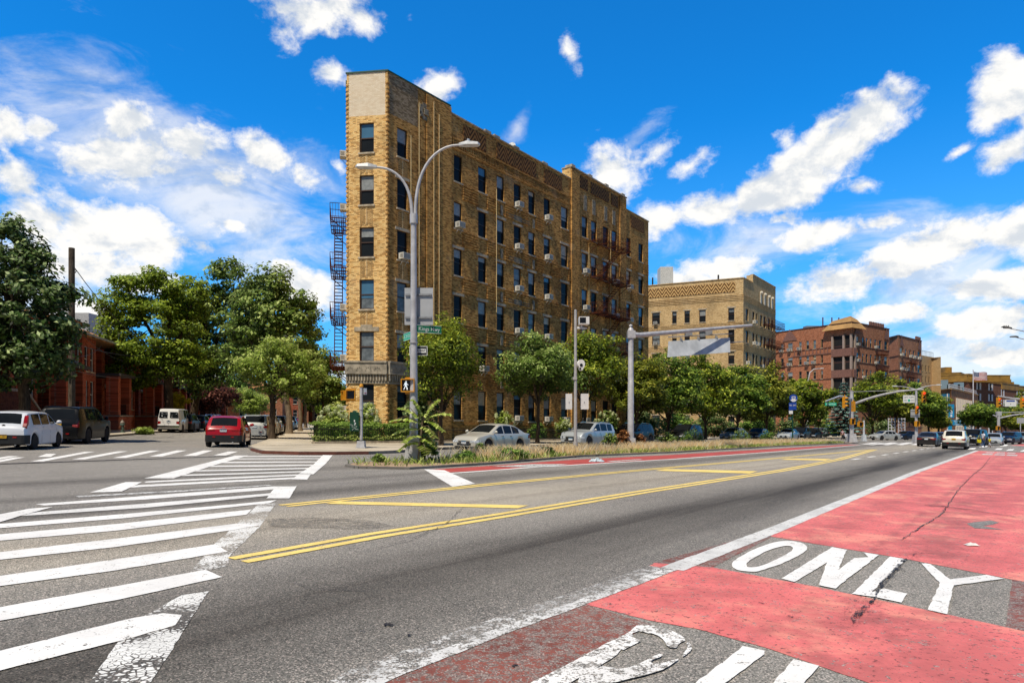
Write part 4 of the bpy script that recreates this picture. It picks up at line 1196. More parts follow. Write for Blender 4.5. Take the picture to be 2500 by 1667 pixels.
# ------------------------------------------------------------------ red brick blocks
def corner_pt(px, d): return pd(px, d)
def red_block(label, W, K, E, H, rows, cols1, cols2, mat, frame, porch=False, storey=3.55, seed=1):
    rng = random.Random(seed)
    root = thing('apartment_building', label, 'building', (K[0], K[1], G(K[0])))
    f1, f2 = Face(W, K), Face(K, E)
    mb = MB(); ops1, ops2 = [], []
    for r in range(rows):
        h = H - 2.9 - storey * r
        for a, b in cols1: ops1.append((f1.u_at(a), h - 2.0, f1.u_at(b), h))
        for a, b in cols2: ops2.append((f2.u_at(a), h - 2.0, f2.u_at(b), h))
    ops1 = [o for o in ops1 if o[1] > 0]; ops2 = [o for o in ops2 if o[1] > 0]
    f1.wall(mb, 0, f1.len, -.5, H, ops1); f2.wall(mb, 0, f2.len, -.5, H, ops2)
    back = (E[0] - 14, E[1] + 18); bw = (W[0] + 3, W[1] + 20)
    f3 = Face(E, back); f3.wall(mb, 0, f3.len, -.5, H, ())
    f4 = Face(bw, W); f4.wall(mb, 0, f4.len, -.5, H, ())
    r = MB(); roof_sheet(r, [W, K, E, back, bw], H - .4); r.build('roof', M_TAR2, root, fixn=False)
    tr = mb; nf0 = len(mb.f)
    f1.box(tr, 0, f1.len, H, H + .18, -.4, .12); f2.box(tr, 0, f2.len, H, H + .18, -.4, .12)
    for k in range(rows):
        h = H - 2.9 - storey * k
        f1.box(tr, 0, f1.len, h - 2.25, h - 2.05, 0, .08); f2.box(tr, 0, f2.len, h - 2.25, h - 2.05, 0, .08)
    for q in range(nf0, len(mb.f)): mb.m[q] = 1
    mb.build('wall', [mat, simple('dark_trim', '#4a2a20', .8)], root)
    for op in ops1: add_window(f1, op, root, frame, 'hung', None, rng)
    for op in ops2: add_window(f2, op, root, frame, 'hung', None, rng)
    return root, f1, f2, ops1, ops2

M_TILE = simple('buff_roof_tile', '#a9824d', .8, var=.1, scale=.6)
M_TERRA = simple('mauve_terracotta', '#80594c', .8, var=.2)
def block_three():
    K, W, E = pd(2080, 150), pd(1880, 171), pd(2171, 159.5)
    H = 25.0
    root, f1, f2, o1, o2 = red_block('dark red brick apartment block with a tiled corner roof and stacked corner balconies', W, K, E, H, 6,
        ((1887, 1894), (1906, 1913), (1923, 1935), (1950, 1957), (1968, 1975), (1985, 1992), (2004, 2009)),
        ((2088, 2097), (2105, 2110), (2114, 2119), (2124, 2129), (2135, 2140), (2146, 2152), (2159, 2167)), M_REDB, M_FRAMET, seed=5)
    # stacked corner loggias
    ua, ub = f1.u_at(2033), f1.len
    va, vb = 0, f2.u_at(2086)
    lg = MB(); pl = MB(); dk = MB(); cr = MB()
    for k in range(4):
        fl = H - 6.1 - k * 4.7
        f1.box(pl, ua, ub + .25, fl - 1.2, fl + .5, .0, .5)
        f2.box(pl, -.1, vb, fl - 1.2, fl + .5, .0, .5)
        f1.box(dk, ua + .3, ub - .2, fl + .5, fl + 3.4, .0, .06); f2.box(dk, .25, vb - .2, fl + .5, fl + 3.4, .0, .06)  # near-black slabs on the wall stand in for shade inside the loggias
        for u in (ua + .15, (ua + ub) / 2 + .6, ub): f1.box(cr, u - .22, u + .22, fl + .5, fl + 3.5, .06, .42)
        f2.box(cr, vb - .4, vb, fl + .5, fl + 3.5, .06, .42)
    pl.build_each('balcony', M_TERRA, root); dk.build_each('balcony_shade', M_DARK, root); cr.build_each('column', simple('stone_column', '#a08d80', .8), root)
    # tiled hip roof over the corner
    rf = MB()
    ue, ve = f1.u_at(2014), f2.u_at(2104)
    a, b, c = f1.P(ue, H - 1.3, 1.1), f1.P(f1.len + .9, H - 1.3, 1.1), f2.P(ve, H - 1.3, 1.1)
    t1, t3 = f1.P(ue + 1.6, H + .95, -.5), f2.P(ve - 1.0, H + .95, -.5)
    t2 = f1.P(f1.len - 1.6, H + 1.7, -1.6); d_ = f1.P(f1.len - 3, H + .9, -6)
    rf.poly([a, b, t2, t1]); rf.poly([b, c, t3, t2]); rf.poly([t1, t2, t3, d_]); rf.poly([a, t1, d_, f1.P(ue, H, -4)]); rf.poly([c, f2.P(ve, H, -4), d_, t3])
    rf.build('tiled_roof', M_TILE, root)
    gb = MB()
    for f, px, w in ((f1, 1929, 2.3), (f2, 2092, 1.2), (f2, 2163, 1.2)):
        u = f.u_at(px); gb.poly([f.P(u - w, H - 2.4, .15), f.P(u + w, H - 2.4, .15), f.P(u, H + .4, .15)])
    for px in (2126, 2132, 2138, 2144, 2150, 2156): u = f2.u_at(px); f2.box(gb, u - .3, u + .3, H + .2, H + 1.0, -.3, .1)
    gb.build_each('gable', M_TERRA, root)
    an = MB()
    for px in (2009, 2031, 2048):
        q = pd(px, 165); z = H + G(q[0]); an.tube([(q[0], q[1], z - 1), (q[0], q[1], z + 3.4)], .16, 5)
    an.build_each('chimney_pipe', simple('mauve_pipe', '#5b3f55', .6), root)
    dz = MB(); q = pd(1980, 172); dz.box(q[0] - 1.6, q[0] + 1.6, q[1] - 1, q[1] + 1, H + G(q[0]) - 1, H + G(q[0]) + 2.2); dz.build('roof_tank', simple('tank_steel', '#7d8288', .5), root)
    ar = MB()
    for px in range(1940, 2030, 9): u = f1.u_at(px); f1.box(ar, u - .12, u + .12, H - 6.2, H - 5.0, 0, .1)
    f1.box(ar, f1.u_at(1935), f1.u_at(2033), H - 6.4, H - 6.2, 0, .14); ar.build_each('blind_arcade', M_TERRA, root)
    for i in (0, 2, 3, 9, 11, 12, 1): add_ac(f1, (o1[i][0] + o1[i][2]) / 2, o1[i][1], root, 1.5)
    for i in (0, 7, 4, 11, 15): add_ac(f2, (o2[i][0] + o2[i][2]) / 2, o2[i][1], root, 1.3)
    fire_escape(f2, f2.u_at(2137), f2.u_at(2156), [4.5 + 3.55 * k for k in range(5)], root, 1.2, 1, 3.55)
block_three()
def block_four():
    W, K, E = pd(2168, 176), pd(2193, 171), pd(2250, 181)
    H = 25.2
    root, f1, f2, o1, o2 = red_block('red brick block with small gables and fire escapes, beyond the corner balconies', W, K, E, H, 6, (),
        ((2197, 2204), (2210, 2214), (2220, 2224), (2229, 2233), (2240, 2247)), M_REDB2, M_FRAMET, seed=6)
    gb = MB()
    for px in (2200, 2244): u = f2.u_at(px); gb.poly([f2.P(u - 1.3, H - 2.4, .15), f2.P(u + 1.3, H - 2.4, .15), f2.P(u, H + .5, .15)])
    for px in (2238, 2242, 2246): u = f2.u_at(px); f2.box(gb, u - .3, u + .3, H + .2, H + 1.0, -.3, .1)
    gb.build_each('gable', M_TERRA, root)
    for i in (0, 2, 3, 4, 5, 6, 10): add_ac(f2, (o2[i][0] + o2[i][2]) / 2, o2[i][1], root, 1.5)
    fire_escape(f2, f2.u_at(2207), f2.u_at(2228), [4.5 + 3.55 * k for k in range(5)], root, 1.2, 1, 3.55)
block_four()
def block_five():
    W, K, E = pd(2246, 190), pd(2281, 196), pd(2297, 192)
    H = 22.6
    root = thing('apartment_building', 'narrow pale cream block with slit windows beside the blue banner building', 'building', (K[0], K[1], G(K[0])))
    f1, f2 = Face(W, K), Face(K, E); mb = MB(); ops = []
    for r in range(6):
        for a, b in ((2250.5, 2253), (2259.5, 2262), (2267, 2269.5), (2275, 2277.5)): ops.append((f1.u_at(a), H - 4.4 - 3.1 * r, f1.u_at(b), H - 2.6 - 3.1 * r))
    ops = [o for o in ops if o[1] > 0]
    op2 = [(f2.u_at(2286), H - 11, f2.u_at(2290), H - 8.8)]
    f1.wall(mb, 0, f1.len, -.5, H, ops); f2.wall(mb, 0, f2.len, -.5, H - .2, op2)
    bk = (E[0] - 5, E[1] + 18); f3 = Face(E, bk); f3.wall(mb, 0, f3.len, -.5, H - .2, ())
    mb.build('wall', m_brick('buff_brick', '#c9ab80', '#bb9a6c', '#a58355', '#a8957c', .15), root)
    r = MB(); roof_sheet(r, [W, K, E, bk, (W[0], W[1] + 18)], H - .4); r.build('roof', M_TAR2, root, fixn=False)
    rl = MB()
    for k in range(12): u = f1.len * k / 11; rl.tube([f1.P(u, H, -.3), f1.P(u, H + 1.4, -.3)], .05, 4)
    rl.tube([f1.P(0, H + 1.4, -.3), f1.P(f1.len, H + 1.4, -.3)], .05, 4); rl.build('roof_railing', M_ACG, root)
    rng = random.Random(2)
    for o in ops: add_window(f1, o, root, M_FRAMED, 'hung', (M_GLASS, M_GLASS), rng)
    add_window(f2, op2[0], root, M_FRAMED, 'hung', (M_GLASSB, M_GLASSB))
block_five()

M_OCHRE = simple('ochre_cladding', '#96702a', .7, var=.15, scale=.5)
M_ORANGE = simple('orange_brick', '#a86a33', .8, var=.2, scale=1)
M_PILAST = simple('white_pilaster', '#cfc6ba', .7, var=.08)
M_BLUEB = simple('bright_blue_banner', '#0f86b8', .5, var=.06)
M_SHUT = simple('white_panel', '#cfcdd0', .6, var=.05)
M_WHITET = simple('white_lettering', '#e3e3e0', .6, var=.02)
def housing():
    rng = random.Random(4)
    root = thing('apartment_building', 'broad brown brick housing complex with ochre top storeys, behind the flag', 'building', (*pd(2390, 262), G(pd(2390, 262)[0])))
    def sect(pa, da, pb, db, ytop, yb, cols, rows, bk=16, wallm=M_BROWNB):
        a, b = pd(pa, da), pd(pb, db)
        f = Face(a, b); pm = (pa + pb) / 2; dm = (da + db) / 2
        H = ht(pm, ytop, dm); hb = ht(pm, yb, dm)
        mb = MB(); ops = []
        for r in range(rows):
            for c0, c1 in cols:
                v1 = hb - .3 - r * 4.0; ops.append((f.u_at(c0), v1 - 2.4, f.u_at(c1), v1))
        ops = [o for o in ops if o[1] > 0]
        f.wall(mb, 0, f.len, -.5, hb, ops)
        q = (b[0] + 3, b[1] + bk); f3 = Face(b, q); f3.wall(mb, 0, f3.len, -.5, hb)
        q2 = (a[0] + 2, a[1] + bk); f4 = Face(q2, a); f4.wall(mb, 0, f4.len, -.5, hb)
        mb.build('wall', wallm, root)
        tp = MB(); f.box(tp, -.2, f.len + .2, hb, H, -bk, .25); f.box(tp, -.3, f.len + .3, H, H + .3, -bk - .2, .4); tp.build('ochre_storey', M_OCHRE, root)
        sh = MB()
        for (u0, v0, u1, v1) in ops:
            f.box(sh, u0 - 1.1, u0 - .05, v0 - .1, v1 + .1, 0, .1)
            f.box(sh, u1 + .05, u1 + 1.1, v0 - .1, v1 + .1, 0, .1)
            add_window(f, (u0, v0, u1, v1), root, M_FRAMED, 'hung', (M_GLASS, M_GLASS), rng)
        if ops: sh.build_each('white_panel', M_SHUT, root)
    sect(2340, 255, 2364, 250, 918, 933, (), 0)
    sect(2364, 250, 2444, 262, 918, 934, ((2387, 2391), (2416, 2420)), 5)
    sect(2446, 275, 2486, 285, 938, 952, ((2445.5, 2449), (2484, 2487)), 4)
    sect(2290, 285, 2345, 280, 911, 925, (), 0)
    sect(2484, 290, 2540, 300, 945, 956, ((2500, 2503),), 4)
    bx = MB(); 
    for px, y0, y1, w, d in ((2316, 896, 912, 8, 285), (2300, 903, 912, 12, 290), (2463, 926, 940, 6, 285), (2473, 932, 940, 3, 285)):
        p = pd(px, d); z1 = ht(px, y0, d) + G(p[0]); z0 = ht(px, y1, d) + G(p[0]) - 1
        bx.box(p[0] - w / F * d, p[0] + w / F * d, p[1], p[1] + 5, z0, z1)
    bx.build_each('bulkhead', M_OCHRE, root)
housing()
def clinic():
    root = thing('clinic_building', 'low orange brick building with white pilasters, rooftop railing and a bright blue sign', 'building', (*pd(2330, 200), G(pd(2330, 200)[0])))
    a, k, e = pd(2296, 198), pd(2322, 192), pd(2388, 222)
    f1, f2 = Face(a, k), Face(k, e)
    H = ht(2322, 950, 192)
    mb = MB(); ops = []
    for px in (2331, 2350, 2365, 2378):
        for v in (1.2, 6.0): ops.append((f2.u_at(px), v, f2.u_at(px + 3), v + 2.6))
    f1.wall(mb, 0, f1.len, -.5, H); f2.wall(mb, 0, f2.len, -.5, H, ops)
    f3 = Face(e, (e[0] - 6, e[1] + 20)); f3.wall(mb, 0, f3.len, -.5, H)
    mb.build('wall', M_ORANGE, root)
    rng = random.Random(9)
    for o in ops: add_window(f2, o, root, M_FRAMED, 'hung', (M_GLASS, M_GLASS), rng)
    pl = MB()
    for px in range(2334, 2372, 4):
        u = f2.u_at(px)
        f2.box(pl, u - .38, u + .1, .2, H - 2.2, .02, .35)
    f2.box(pl, f2.u_at(2332), f2.u_at(2374), .2, 3.0, .02, .2)
    pl.build_each('pilaster', M_PILAST, root)
    r = MB(); roof_sheet(r, [a, k, e, (e[0] - 6, e[1] + 20), (a[0], a[1] + 20)], H - .1); f1.box(r, 0, f1.len, H, H + .25, -.3, .25); f2.box(r, 0, f2.len, H, H + .25, -.3, .25); r.build('roof', M_TILE, root, fixn=False)
    rl = MB()
    for q in range(22): u = f2.len * q / 21; rl.tube([f2.P(u, H + .2, -.5), f2.P(u, H + 1.5, -.5)], .09, 4)
    for h in (.8, 1.5): rl.tube([f2.P(0, H + h, -.5), f2.P(f2.len, H + h, -.5)], .09, 4)
    rl.build('roof_railing', M_SHUT, root)
    un = MB()
    for px, w, h0 in ((2306, 2.2, 3.6), (2318, 1.4, 2.2), (2334, 2.4, 2.4), (2346, 1.8, 3.0)):
        p = pd(px, 206); un.box(p[0] - w / 2, p[0] + w / 2, p[1], p[1] + 2, H + G(p[0]), H + G(p[0]) + h0)
    un.build_each('roof_unit', simple('roof_unit_steel', '#7f97a5', .4), root)
    sg = MB(); f1.box(sg, f1.u_at(2298), f1.u_at(2319), H - 5.2, H - 1.2, .1, .3); o = sg.build('wall_sign', M_BLUEB, root)
    for k_, s_ in ((0, .8), (1, .8)):
        p = f1.P(f1.u_at(2308), H - 2.2 - 1.1 * k_, .34)
        text_obj('lettering', 'Maimonides' if k_ == 0 else 'Medical', s_, M_WHITET, o, p, (R(90), 0, f1.ang), fit=1.9)
    # street-level sign: blue fascia with two white lines
    sx0, sx1 = pd(2314, 186), pd(2360, 186)
    fz = Face(sx0, sx1); z0, z1 = ht(2340, 1038, 186), ht(2340, 1025, 186)
    ca = MB(); fz.box(ca, 0, fz.len, z0, z1, -.4, 0); fz.box(ca, 0, 1.2, 0, z0, -.3, -.05); fz.box(ca, fz.len - .5, fz.len, 0, z0, -.3, -.05)
    o = ca.build('fascia_sign', M_BLUEB, root)
    text_obj('lettering', 'Maimonides Mid..', .62, M_WHITET, o, fz.P(fz.len * .62, (z0 + z1) / 2 + .35, .03), (R(90), 0, fz.ang), fit=3.0)
    text_obj('lettering', 'Community Hosp', .62, M_WHITET, o, fz.P(fz.len * .66, (z0 + z1) / 2 - .35, .03), (R(90), 0, fz.ang), fit=3.0)
clinic()

# ------------------------------------------------------------------ brick row houses on the side street
M_SHING = simple('tan_shingle', '#a9794e', .85, var=.25, scale=3)
M_GREYMET = simple('pale_metal', '#a9adb0', .5)
M_STEP = simple('stoop_stone', '#8f867b', .85)
M_AWN = simple('pale_awning', '#c9c4ba', .6)
def row_house(label, t0, t1, w=-21.2, H=7.9, hip=True, awning=True, stoop=True, seed=1, matb=None, roofm=None, dormer=False):
    rng = random.Random(seed); matb = matb or M_ROW
    P0, P1 = sw(t1, w), sw(t0, w)
    # street front: outside faces +M_ (towards the road); travel from near to far gives the right side = road
    f = Face(sw(t0, w), sw(t1, w)); Ln = f.len
    root = thing('row_house', label, 'house', (*sw((t0 + t1) / 2, w), G(sw((t0 + t1) / 2, w)[0])))
    dep = 12
    bk0, bk1 = sw(t0, w - dep), sw(t1, w - dep)
    side = Face(bk0, sw(t0, w)); far = Face(sw(t1, w), bk1)
    ops = [(Ln * .5 - .6, 5.1, Ln * .5 + .6, 7.1), (Ln - 1.9, 5.1, Ln - .7, 7.1), (Ln * .45, 2.0, Ln * .45 + 1.7, 4.2), (Ln - 1.9, 2.0, Ln - .9, 4.3)]
    sops = [(dep - 3.2, 2.2, dep - 2.0, 4.3), (dep - 3.2, 5.0, dep - 2.0, 7.0), (dep - 7.2, 5.0, dep - 6.0, 7.0)]
    mb = MB(); f.wall(mb, 0, Ln, -.6, H, ops); side.wall(mb, 0, dep, -.6, H, sops); far.wall(mb, 0, dep, -.6, H, ())
    for u in (Ln * .66, Ln - .9): f.box(mb, u, u + .9, -.3, H - .5, 0, 1.1)
    # two storey bay at the near end
    q0, q1, q2, q3 = sw(t0, w), sw(t0, w + 1.9), sw(t0 + 3.3, w + 1.9), sw(t0 + 3.3, w)
    bn, bf, bb = Face(q0, q1), Face(q1, q2), Face(q2, q3)
    bo = [(.5, 5.0, 1.4, 7.0), (.5, 2.0, 1.4, 4.2)]; bo2 = [(.5, 5.0, 1.4, 7.0), (1.9, 5.0, 2.8, 7.0), (.5, 2.0, 1.4, 4.2), (1.9, 2.0, 2.8, 4.2)]
    bn.wall(mb, 0, bn.len, -.6, H - .1, bo); bf.wall(mb, 0, bf.len, -.6, H - .1, bo2); bb.wall(mb, 0, bb.len, -.6, H - .1, ())
    mb.build('wall', matb, root)
    for o in bo: add_window(bn, o, root, M_FRAMEW, 'hung', (M_GLASS, M_GLASS))
    for o in bo2: add_window(bf, o, root, M_FRAMEW, 'hung', (M_GLASS, M_GLASS))
    for o in ops: add_window(f, o, root, M_FRAMEW, 'tri' if o[2] - o[0] > 1.5 else 'hung', None, rng)
    for o in sops: add_window(side, o, root, M_FRAMEW, 'hung', (M_GLASS, M_GLASS))
    rf = MB()
    if hip:
        e = .6; pk = 3.0
        c = [f.P(-e, H, 2.3), f.P(Ln + e, H, 2.3), far.P(dep + e, H, e), side.P(-e, H, e)]
        m0 = f.P(Ln * .35, H + pk, -dep * .42); m1 = f.P(Ln * .65, H + pk, -dep * .58)
        rf.poly([c[0], c[1], m1, m0]); rf.poly([c[1], c[2], m1]); rf.poly([c[2], c[3], m0, m1]); rf.poly([c[3], c[0], m0])
        f.box(rf, -e, Ln + e, H - .22, H - .01, -.1, 2.3)
    else:
        f.box(rf, -.1, Ln + .1, H, H + .35, -dep, 2.1)
    rf.build('roof', roofm or M_SHING, root)
    gt = MB(); f.box(gt, -.6, Ln + .6, H - .12, H + .04, 2.302, 2.44); side.box(gt, -.2, dep + 2.2, H - .12, H + .04, .602, .74)
    gt.build('gutter', M_GREYMET, root)
    if dormer:
        dm = MB(); f.box(dm, Ln * .35, Ln * .8, H + .5, H + 1.7, -4, -1.2); dm.build('dormer', M_REDB, root)
        d2 = MB(); f.box(d2, Ln * .28, Ln * .87, H + 1.7, H + 1.9, -4.4, -.6); d2.build('dormer_roof', M_SHING, root)
    # raised brick porch with piers, deck, roof
    pz = 1.35; pd_ = 3.6
    po = MB(); f.box(po, 3.4, Ln * .66, -.5, pz - .12, .36, pd_); po.build('porch_base', matb, root)
    dk = MB(); f.box(dk, 3.35, Ln * .66, pz - .12, pz, .355, pd_ + .12); dk.build('porch_deck', M_STEP, root)
    pi = MB()
    for u in (3.5, Ln * .66 - .75): f.box(pi, u, u + .7, pz + .005, 4.7, pd_ - 1.0, pd_ - .05)
    pi.build_each('porch_pier', matb, root)
    pr = MB(); f.box(pr, 3.32, Ln * .68, 4.7, 4.95, .01, pd_ + .2); pr.build('porch_roof', simple('dark_porch_roof', '#3a3330', .8), root)
    ra = MB()
    n = 22
    for h in (.1, .95): ra.tube([f.P(4.2, pz + h, pd_ - .3), f.P(Ln * .66 - .75, pz + h, pd_ - .3)], .025, 4)
    for k in range(n + 1):
        u = 4.2 + (Ln * .66 - 4.95) * k / n; ra.tube([f.P(u, pz, pd_ - .3), f.P(u, pz + .95, pd_ - .3)], .012, 3)
    ra.build('porch_railing', M_IRON, root)
    dr = MB(); f.box(dr, Ln * .66 + 1.0, Ln * .66 + 2.0, pz, pz + 2.2, .01, .05); dr.build('door', simple('dark_door', '#1d1512', .5), root)
    if stoop:
        st = MB(); u0 = Ln * .66 + .95
        for k in range(8): f.box(st, u0, u0 + 1.5, -.3, pz - .17 * k - .005, .36 + .32 * k, .36 + .32 * (k + 1))
        st.build('stoop', M_STEP, root)
        sd = MB()
        sd.tube([f.P(u0, pz + .9, .4), f.P(u0, .7, 3.0)], .03, 5); sd.tube([f.P(u0 + 1.5, pz + .9, .4), f.P(u0 + 1.5, .7, 3.0)], .03, 5)
        for k in range(6): sd.tube([f.P(u0, pz + .9 - k * .28, .4 + k * .52), f.P(u0, max(0, pz - k * .28 - .1), .4 + k * .52)], .015, 3)
        sd.build('stoop_railing', M_IRON, root)
    if awning:
        aw = MB(); u0 = Ln * .66 + .9
        q = [f.P(u0, 4.6, .05), f.P(u0 + 1.7, 4.6, .05), f.P(u0 + 1.7, 3.9, 1.5), f.P(u0, 3.9, 1.5)]
        aw.poly(q); aw.poly([q[0], q[3], f.P(u0, 3.9, .05)]); aw.poly([q[1], q[2], f.P(u0 + 1.7, 3.9, .05)])
        aw.poly([q[3], q[2], f.P(u0 + 1.7, 3.6, 1.5), f.P(u0, 3.6, 1.5)])
        aw.build('awning', M_AWN, root)
    dp = MB(); dp.tube([f.P(-.08, .3, 1.6), f.P(-.08, H - .3, 1.6)], .06, 5); dp.build('downpipe', M_GREYMET, root)
    return root, f
def far_house(label, pos, wd, dp, h, mat, head, roofm=None):
    """small house seen only in the distance: wall, roof, windows"""
    ax_ = head; rx_ = (ax_[1], -ax_[0])
    a = (pos[0] - ax_[0] * wd / 2, pos[1] - ax_[1] * wd / 2); b = (pos[0] + ax_[0] * wd / 2, pos[1] + ax_[1] * wd / 2)
    c = (b[0] - rx_[0] * dp, b[1] - rx_[1] * dp); d = (a[0] - rx_[0] * dp, a[1] - rx_[1] * dp)
    root = thing('row_house', label, 'house', (pos[0], pos[1], G(pos[0])))
    fs_ = [Face(a, b), Face(b, c), Face(c, d), Face(d, a)]; mb = MB(); wins = []
    for f in (fs_):
        n = max(2, int(f.len / 3.2)); ops = [(f.len * (k + .5) / n - .5, v, f.len * (k + .5) / n + .5, v + 1.8) for k in range(n) for v in (1.6, 4.8) if v + 2 < h]
        f.wall(mb, 0, f.len, -.8, h, ops); wins += [(f, o) for o in ops]
    mb.build('wall', mat, root)
    for f, o in wins[:24]: add_window(f, o, root, M_FRAMEW, 'hung', (M_GLASS, M_GLASS))
    rf = MB(); f = fs_[0]; e = .5
    cs = [f.P(-e, h, e), f.P(f.len + e, h, e), f.P(f.len + e, h, -dp - e), f.P(-e, h, -dp - e)]; m0 = f.P(f.len * .3, h + 2.4, -dp / 2); m1 = f.P(f.len * .7, h + 2.4, -dp / 2)
    rf.poly([cs[0], cs[1], m1, m0]); rf.poly([cs[1], cs[2], m1]); rf.poly([cs[2], cs[3], m0, m1]); rf.poly([cs[3], cs[0], m0]); rf.poly(cs[::-1])
    rf.build('roof', roofm or M_SHING, root)
for k, (px, d, lab) in enumerate(((590, 150, 'distant brick house closing the view left of the lime green tree'), (650, 168, 'distant brick house seen between the parked cars and the tree trunks'), (712, 190, 'distant brick house behind the pale leaning trunk'), (775, 205, 'distant brick house at the end of the side street pavement'), (835, 180, 'distant brick house just left of the flatiron block'), (540, 175, 'distant brick house behind the purple leaved tree'))):
    far_house(lab, pd(px, d), 17, 10, 7.4, (M_REDB, M_ROW, M_REDB2)[k % 3], (.97, .24))
row_house('red brick row house at the left edge behind the big tree', 38.0, 49.5, seed=1)
row_house('red brick row house between the big tree and the utility pole', 50.0, 61.4, seed=7, roofm=M_REDB)
row_house('red brick row house with tan shingled hip roof and dormer, right of the utility pole', 62.0, 73.5, seed=2, dormer=True)
row_house('red brick row house with brick porch piers and railing, behind the fire hydrant', 74.0, 86.0, seed=3, hip=True)
row_house('red brick row house with white window frames, behind the white van', 86.5, 99, seed=4, hip=True)
row_house('red brick row house behind the purple leaved tree', 99.5, 115, seed=5, hip=False)
row_house('furthest red brick row house down the side street', 116, 135, seed=6, hip=False)
sb = MB(); q = pd(222, 86); sb.box(q[0] - .95, q[0] + .95, q[1] - 2, q[1] + 2, G(q[0]), G(q[0]) + ht(222, 764, 84))
o = sb.build('rooftop_tower', M_GREYMET); tag(o, 'pale grey stair tower rising behind the tan shingled roof', 'stair tower')
# long garden wall with stone cap in front of the first house
gw = thing('garden_wall', 'brick stoop wall with sloping stone cap beside the parked cars', 'wall', (*sw(42, -16.6), G(sw(42, -16.6)[0])))
fw_ = Face(sw(41, -16.9), sw(50, -17.6)); mb = MB()
pts = [(0, -.3), (fw_.len, -.3), (fw_.len, 1.0), (5.2, 2.7), (0, 2.7)]
mb.poly([fw_.P(u, v, 0) for u, v in pts]); mb.uv[0] = pts
mb.poly([fw_.P(u, v, -.4) for u, v in pts]); mb.uv[1] = pts
mb.poly([fw_.P(0, -.3, -.4), fw_.P(0, -.3, 0), fw_.P(0, 2.7, 0), fw_.P(0, 2.7, -.4)]); mb.uv[2] = [(0, 0), (.4, 0), (.4, 3.7), (0, 3.7)]
mb.build('brickwork', m_brick('dark_red_brick', '#6a2c1e', '#5a2318', '#3d1912', '#6a5648', .3), gw)
cpw = MB()
for (a, b) in (((0, 2.7), (5.2, 2.7)), ((5.2, 2.7), (fw_.len, 1.0))):
    vs = [fw_.P(a[0], a[1] + dv, oo_) for oo_ in (.06, -.46) for dv in (0, .16)] + [fw_.P(b[0], b[1] + dv, oo_) for oo_ in (.06, -.46) for dv in (0, .16)]
    cpw.add(vs, [(0, 1, 5, 4), (2, 3, 7, 6), (1, 3, 7, 5), (0, 2, 6, 4), (0, 1, 3, 2), (4, 5, 7, 6)])
cpw.build('cap', M_STEP, gw)
# everything so far was built in world coordinates: pin the parts to their things
for o_ in list(COL.objects):
    if o_.type == 'EMPTY' and o_.parent is None:
        for c_ in o_.children: c_.matrix_parent_inverse = Matrix.Translation(-o_.location)

# ------------------------------------------------------------------ trees and plants
LEAF_A = m_leaf('leaf_locust', '#141f05', '#677f1d', '#bccb4a', .3)
LEAF_B = m_leaf('leaf_maple', '#101a07', '#587323', '#bccb78', .2)
LEAF_C = m_leaf('leaf_oak', '#0c1407', '#3f5a1e', '#b9c888', .15)
LEAF_Z = m_leaf('leaf_zelkova', '#0d1604', '#586d14', '#c4ca46', .22)
LEAF_Z2 = m_leaf('leaf_zelkova_green', '#0c1605', '#4c691b', '#b0c04e', .22)
LEAF_Z3 = m_leaf('leaf_zelkova_olive', '#101704', '#5f6c18', '#bfbb48', .22)
LEAF_L = m_leaf('leaf_light', '#26380c', '#88a038', '#d8e088', .35)
LEAF_P = m_leaf('leaf_purple', '#1a0c0a', '#4c2620', '#96604e', .2)
LEAF_S = m_leaf('leaf_spruce', '#10211c', '#3d5f57', '#8fb0a6', .1)
LEAF_H = m_leaf('leaf_hedge', '#101c08', '#4c6e24', '#a2bb58', .22)
LEAF_Y = m_leaf('leaf_yellow', '#8a7c10', '#c9b91f', '#e6d84a', .4)
LEAF_D = m_leaf('leaf_dead', '#3a2010', '#7a4a22', '#b98550', .2)
LEAF_W = m_leaf('petal_white', '#7d8a52', '#b9c287', '#dfe2bd', .3)
BARK = m_bark('bark'); BARK2 = m_bark('pale_bark', '#8a7a66', '#54483b')
WOOD = m_bark('grey_pole_wood', '#6d6356', '#3b342d')

def leaves_mesh(name, c, nrm, size, mat, rng, shade, aspect=.5, tdir=None):
    n = len(c)
    nrm = nrm / (np.linalg.norm(nrm, axis=1, keepdims=True) + 1e-9)
    t = rng.normal(size=(n, 3)) if tdir is None else tdir
    t = t - nrm * np.sum(t * nrm, axis=1, keepdims=True)
    t /= np.linalg.norm(t, axis=1, keepdims=True) + 1e-9
    b = np.cross(nrm, t)
    l = (size * rng.uniform(.65, 1.35, n))[:, None]
    w = l * aspect
    v = np.stack([c - t * l * .5, c + b * w * .5 - t * l * .05, c + t * l * .5, c - b * w * .5 - t * l * .05], axis=1).reshape(-1, 3)
    me = bpy.data.meshes.new(name)
    me.vertices.add(4 * n); me.vertices.foreach_set('co', v.ravel())
    me.loops.add(4 * n); me.loops.foreach_set('vertex_index', np.arange(4 * n))
    me.polygons.add(n); me.polygons.foreach_set('loop_start', np.arange(n) * 4)
    try: me.polygons.foreach_set('loop_total', np.full(n, 4))
    except Exception: pass
    at = me.attributes.new('shade', 'FLOAT', 'FACE'); at.data.foreach_set('value', np.clip(shade, 0, 1).astype(np.float32))
    me.materials.append(mat); me.update(calc_edges=True); me.validate()
    return me
DENS = 1.55
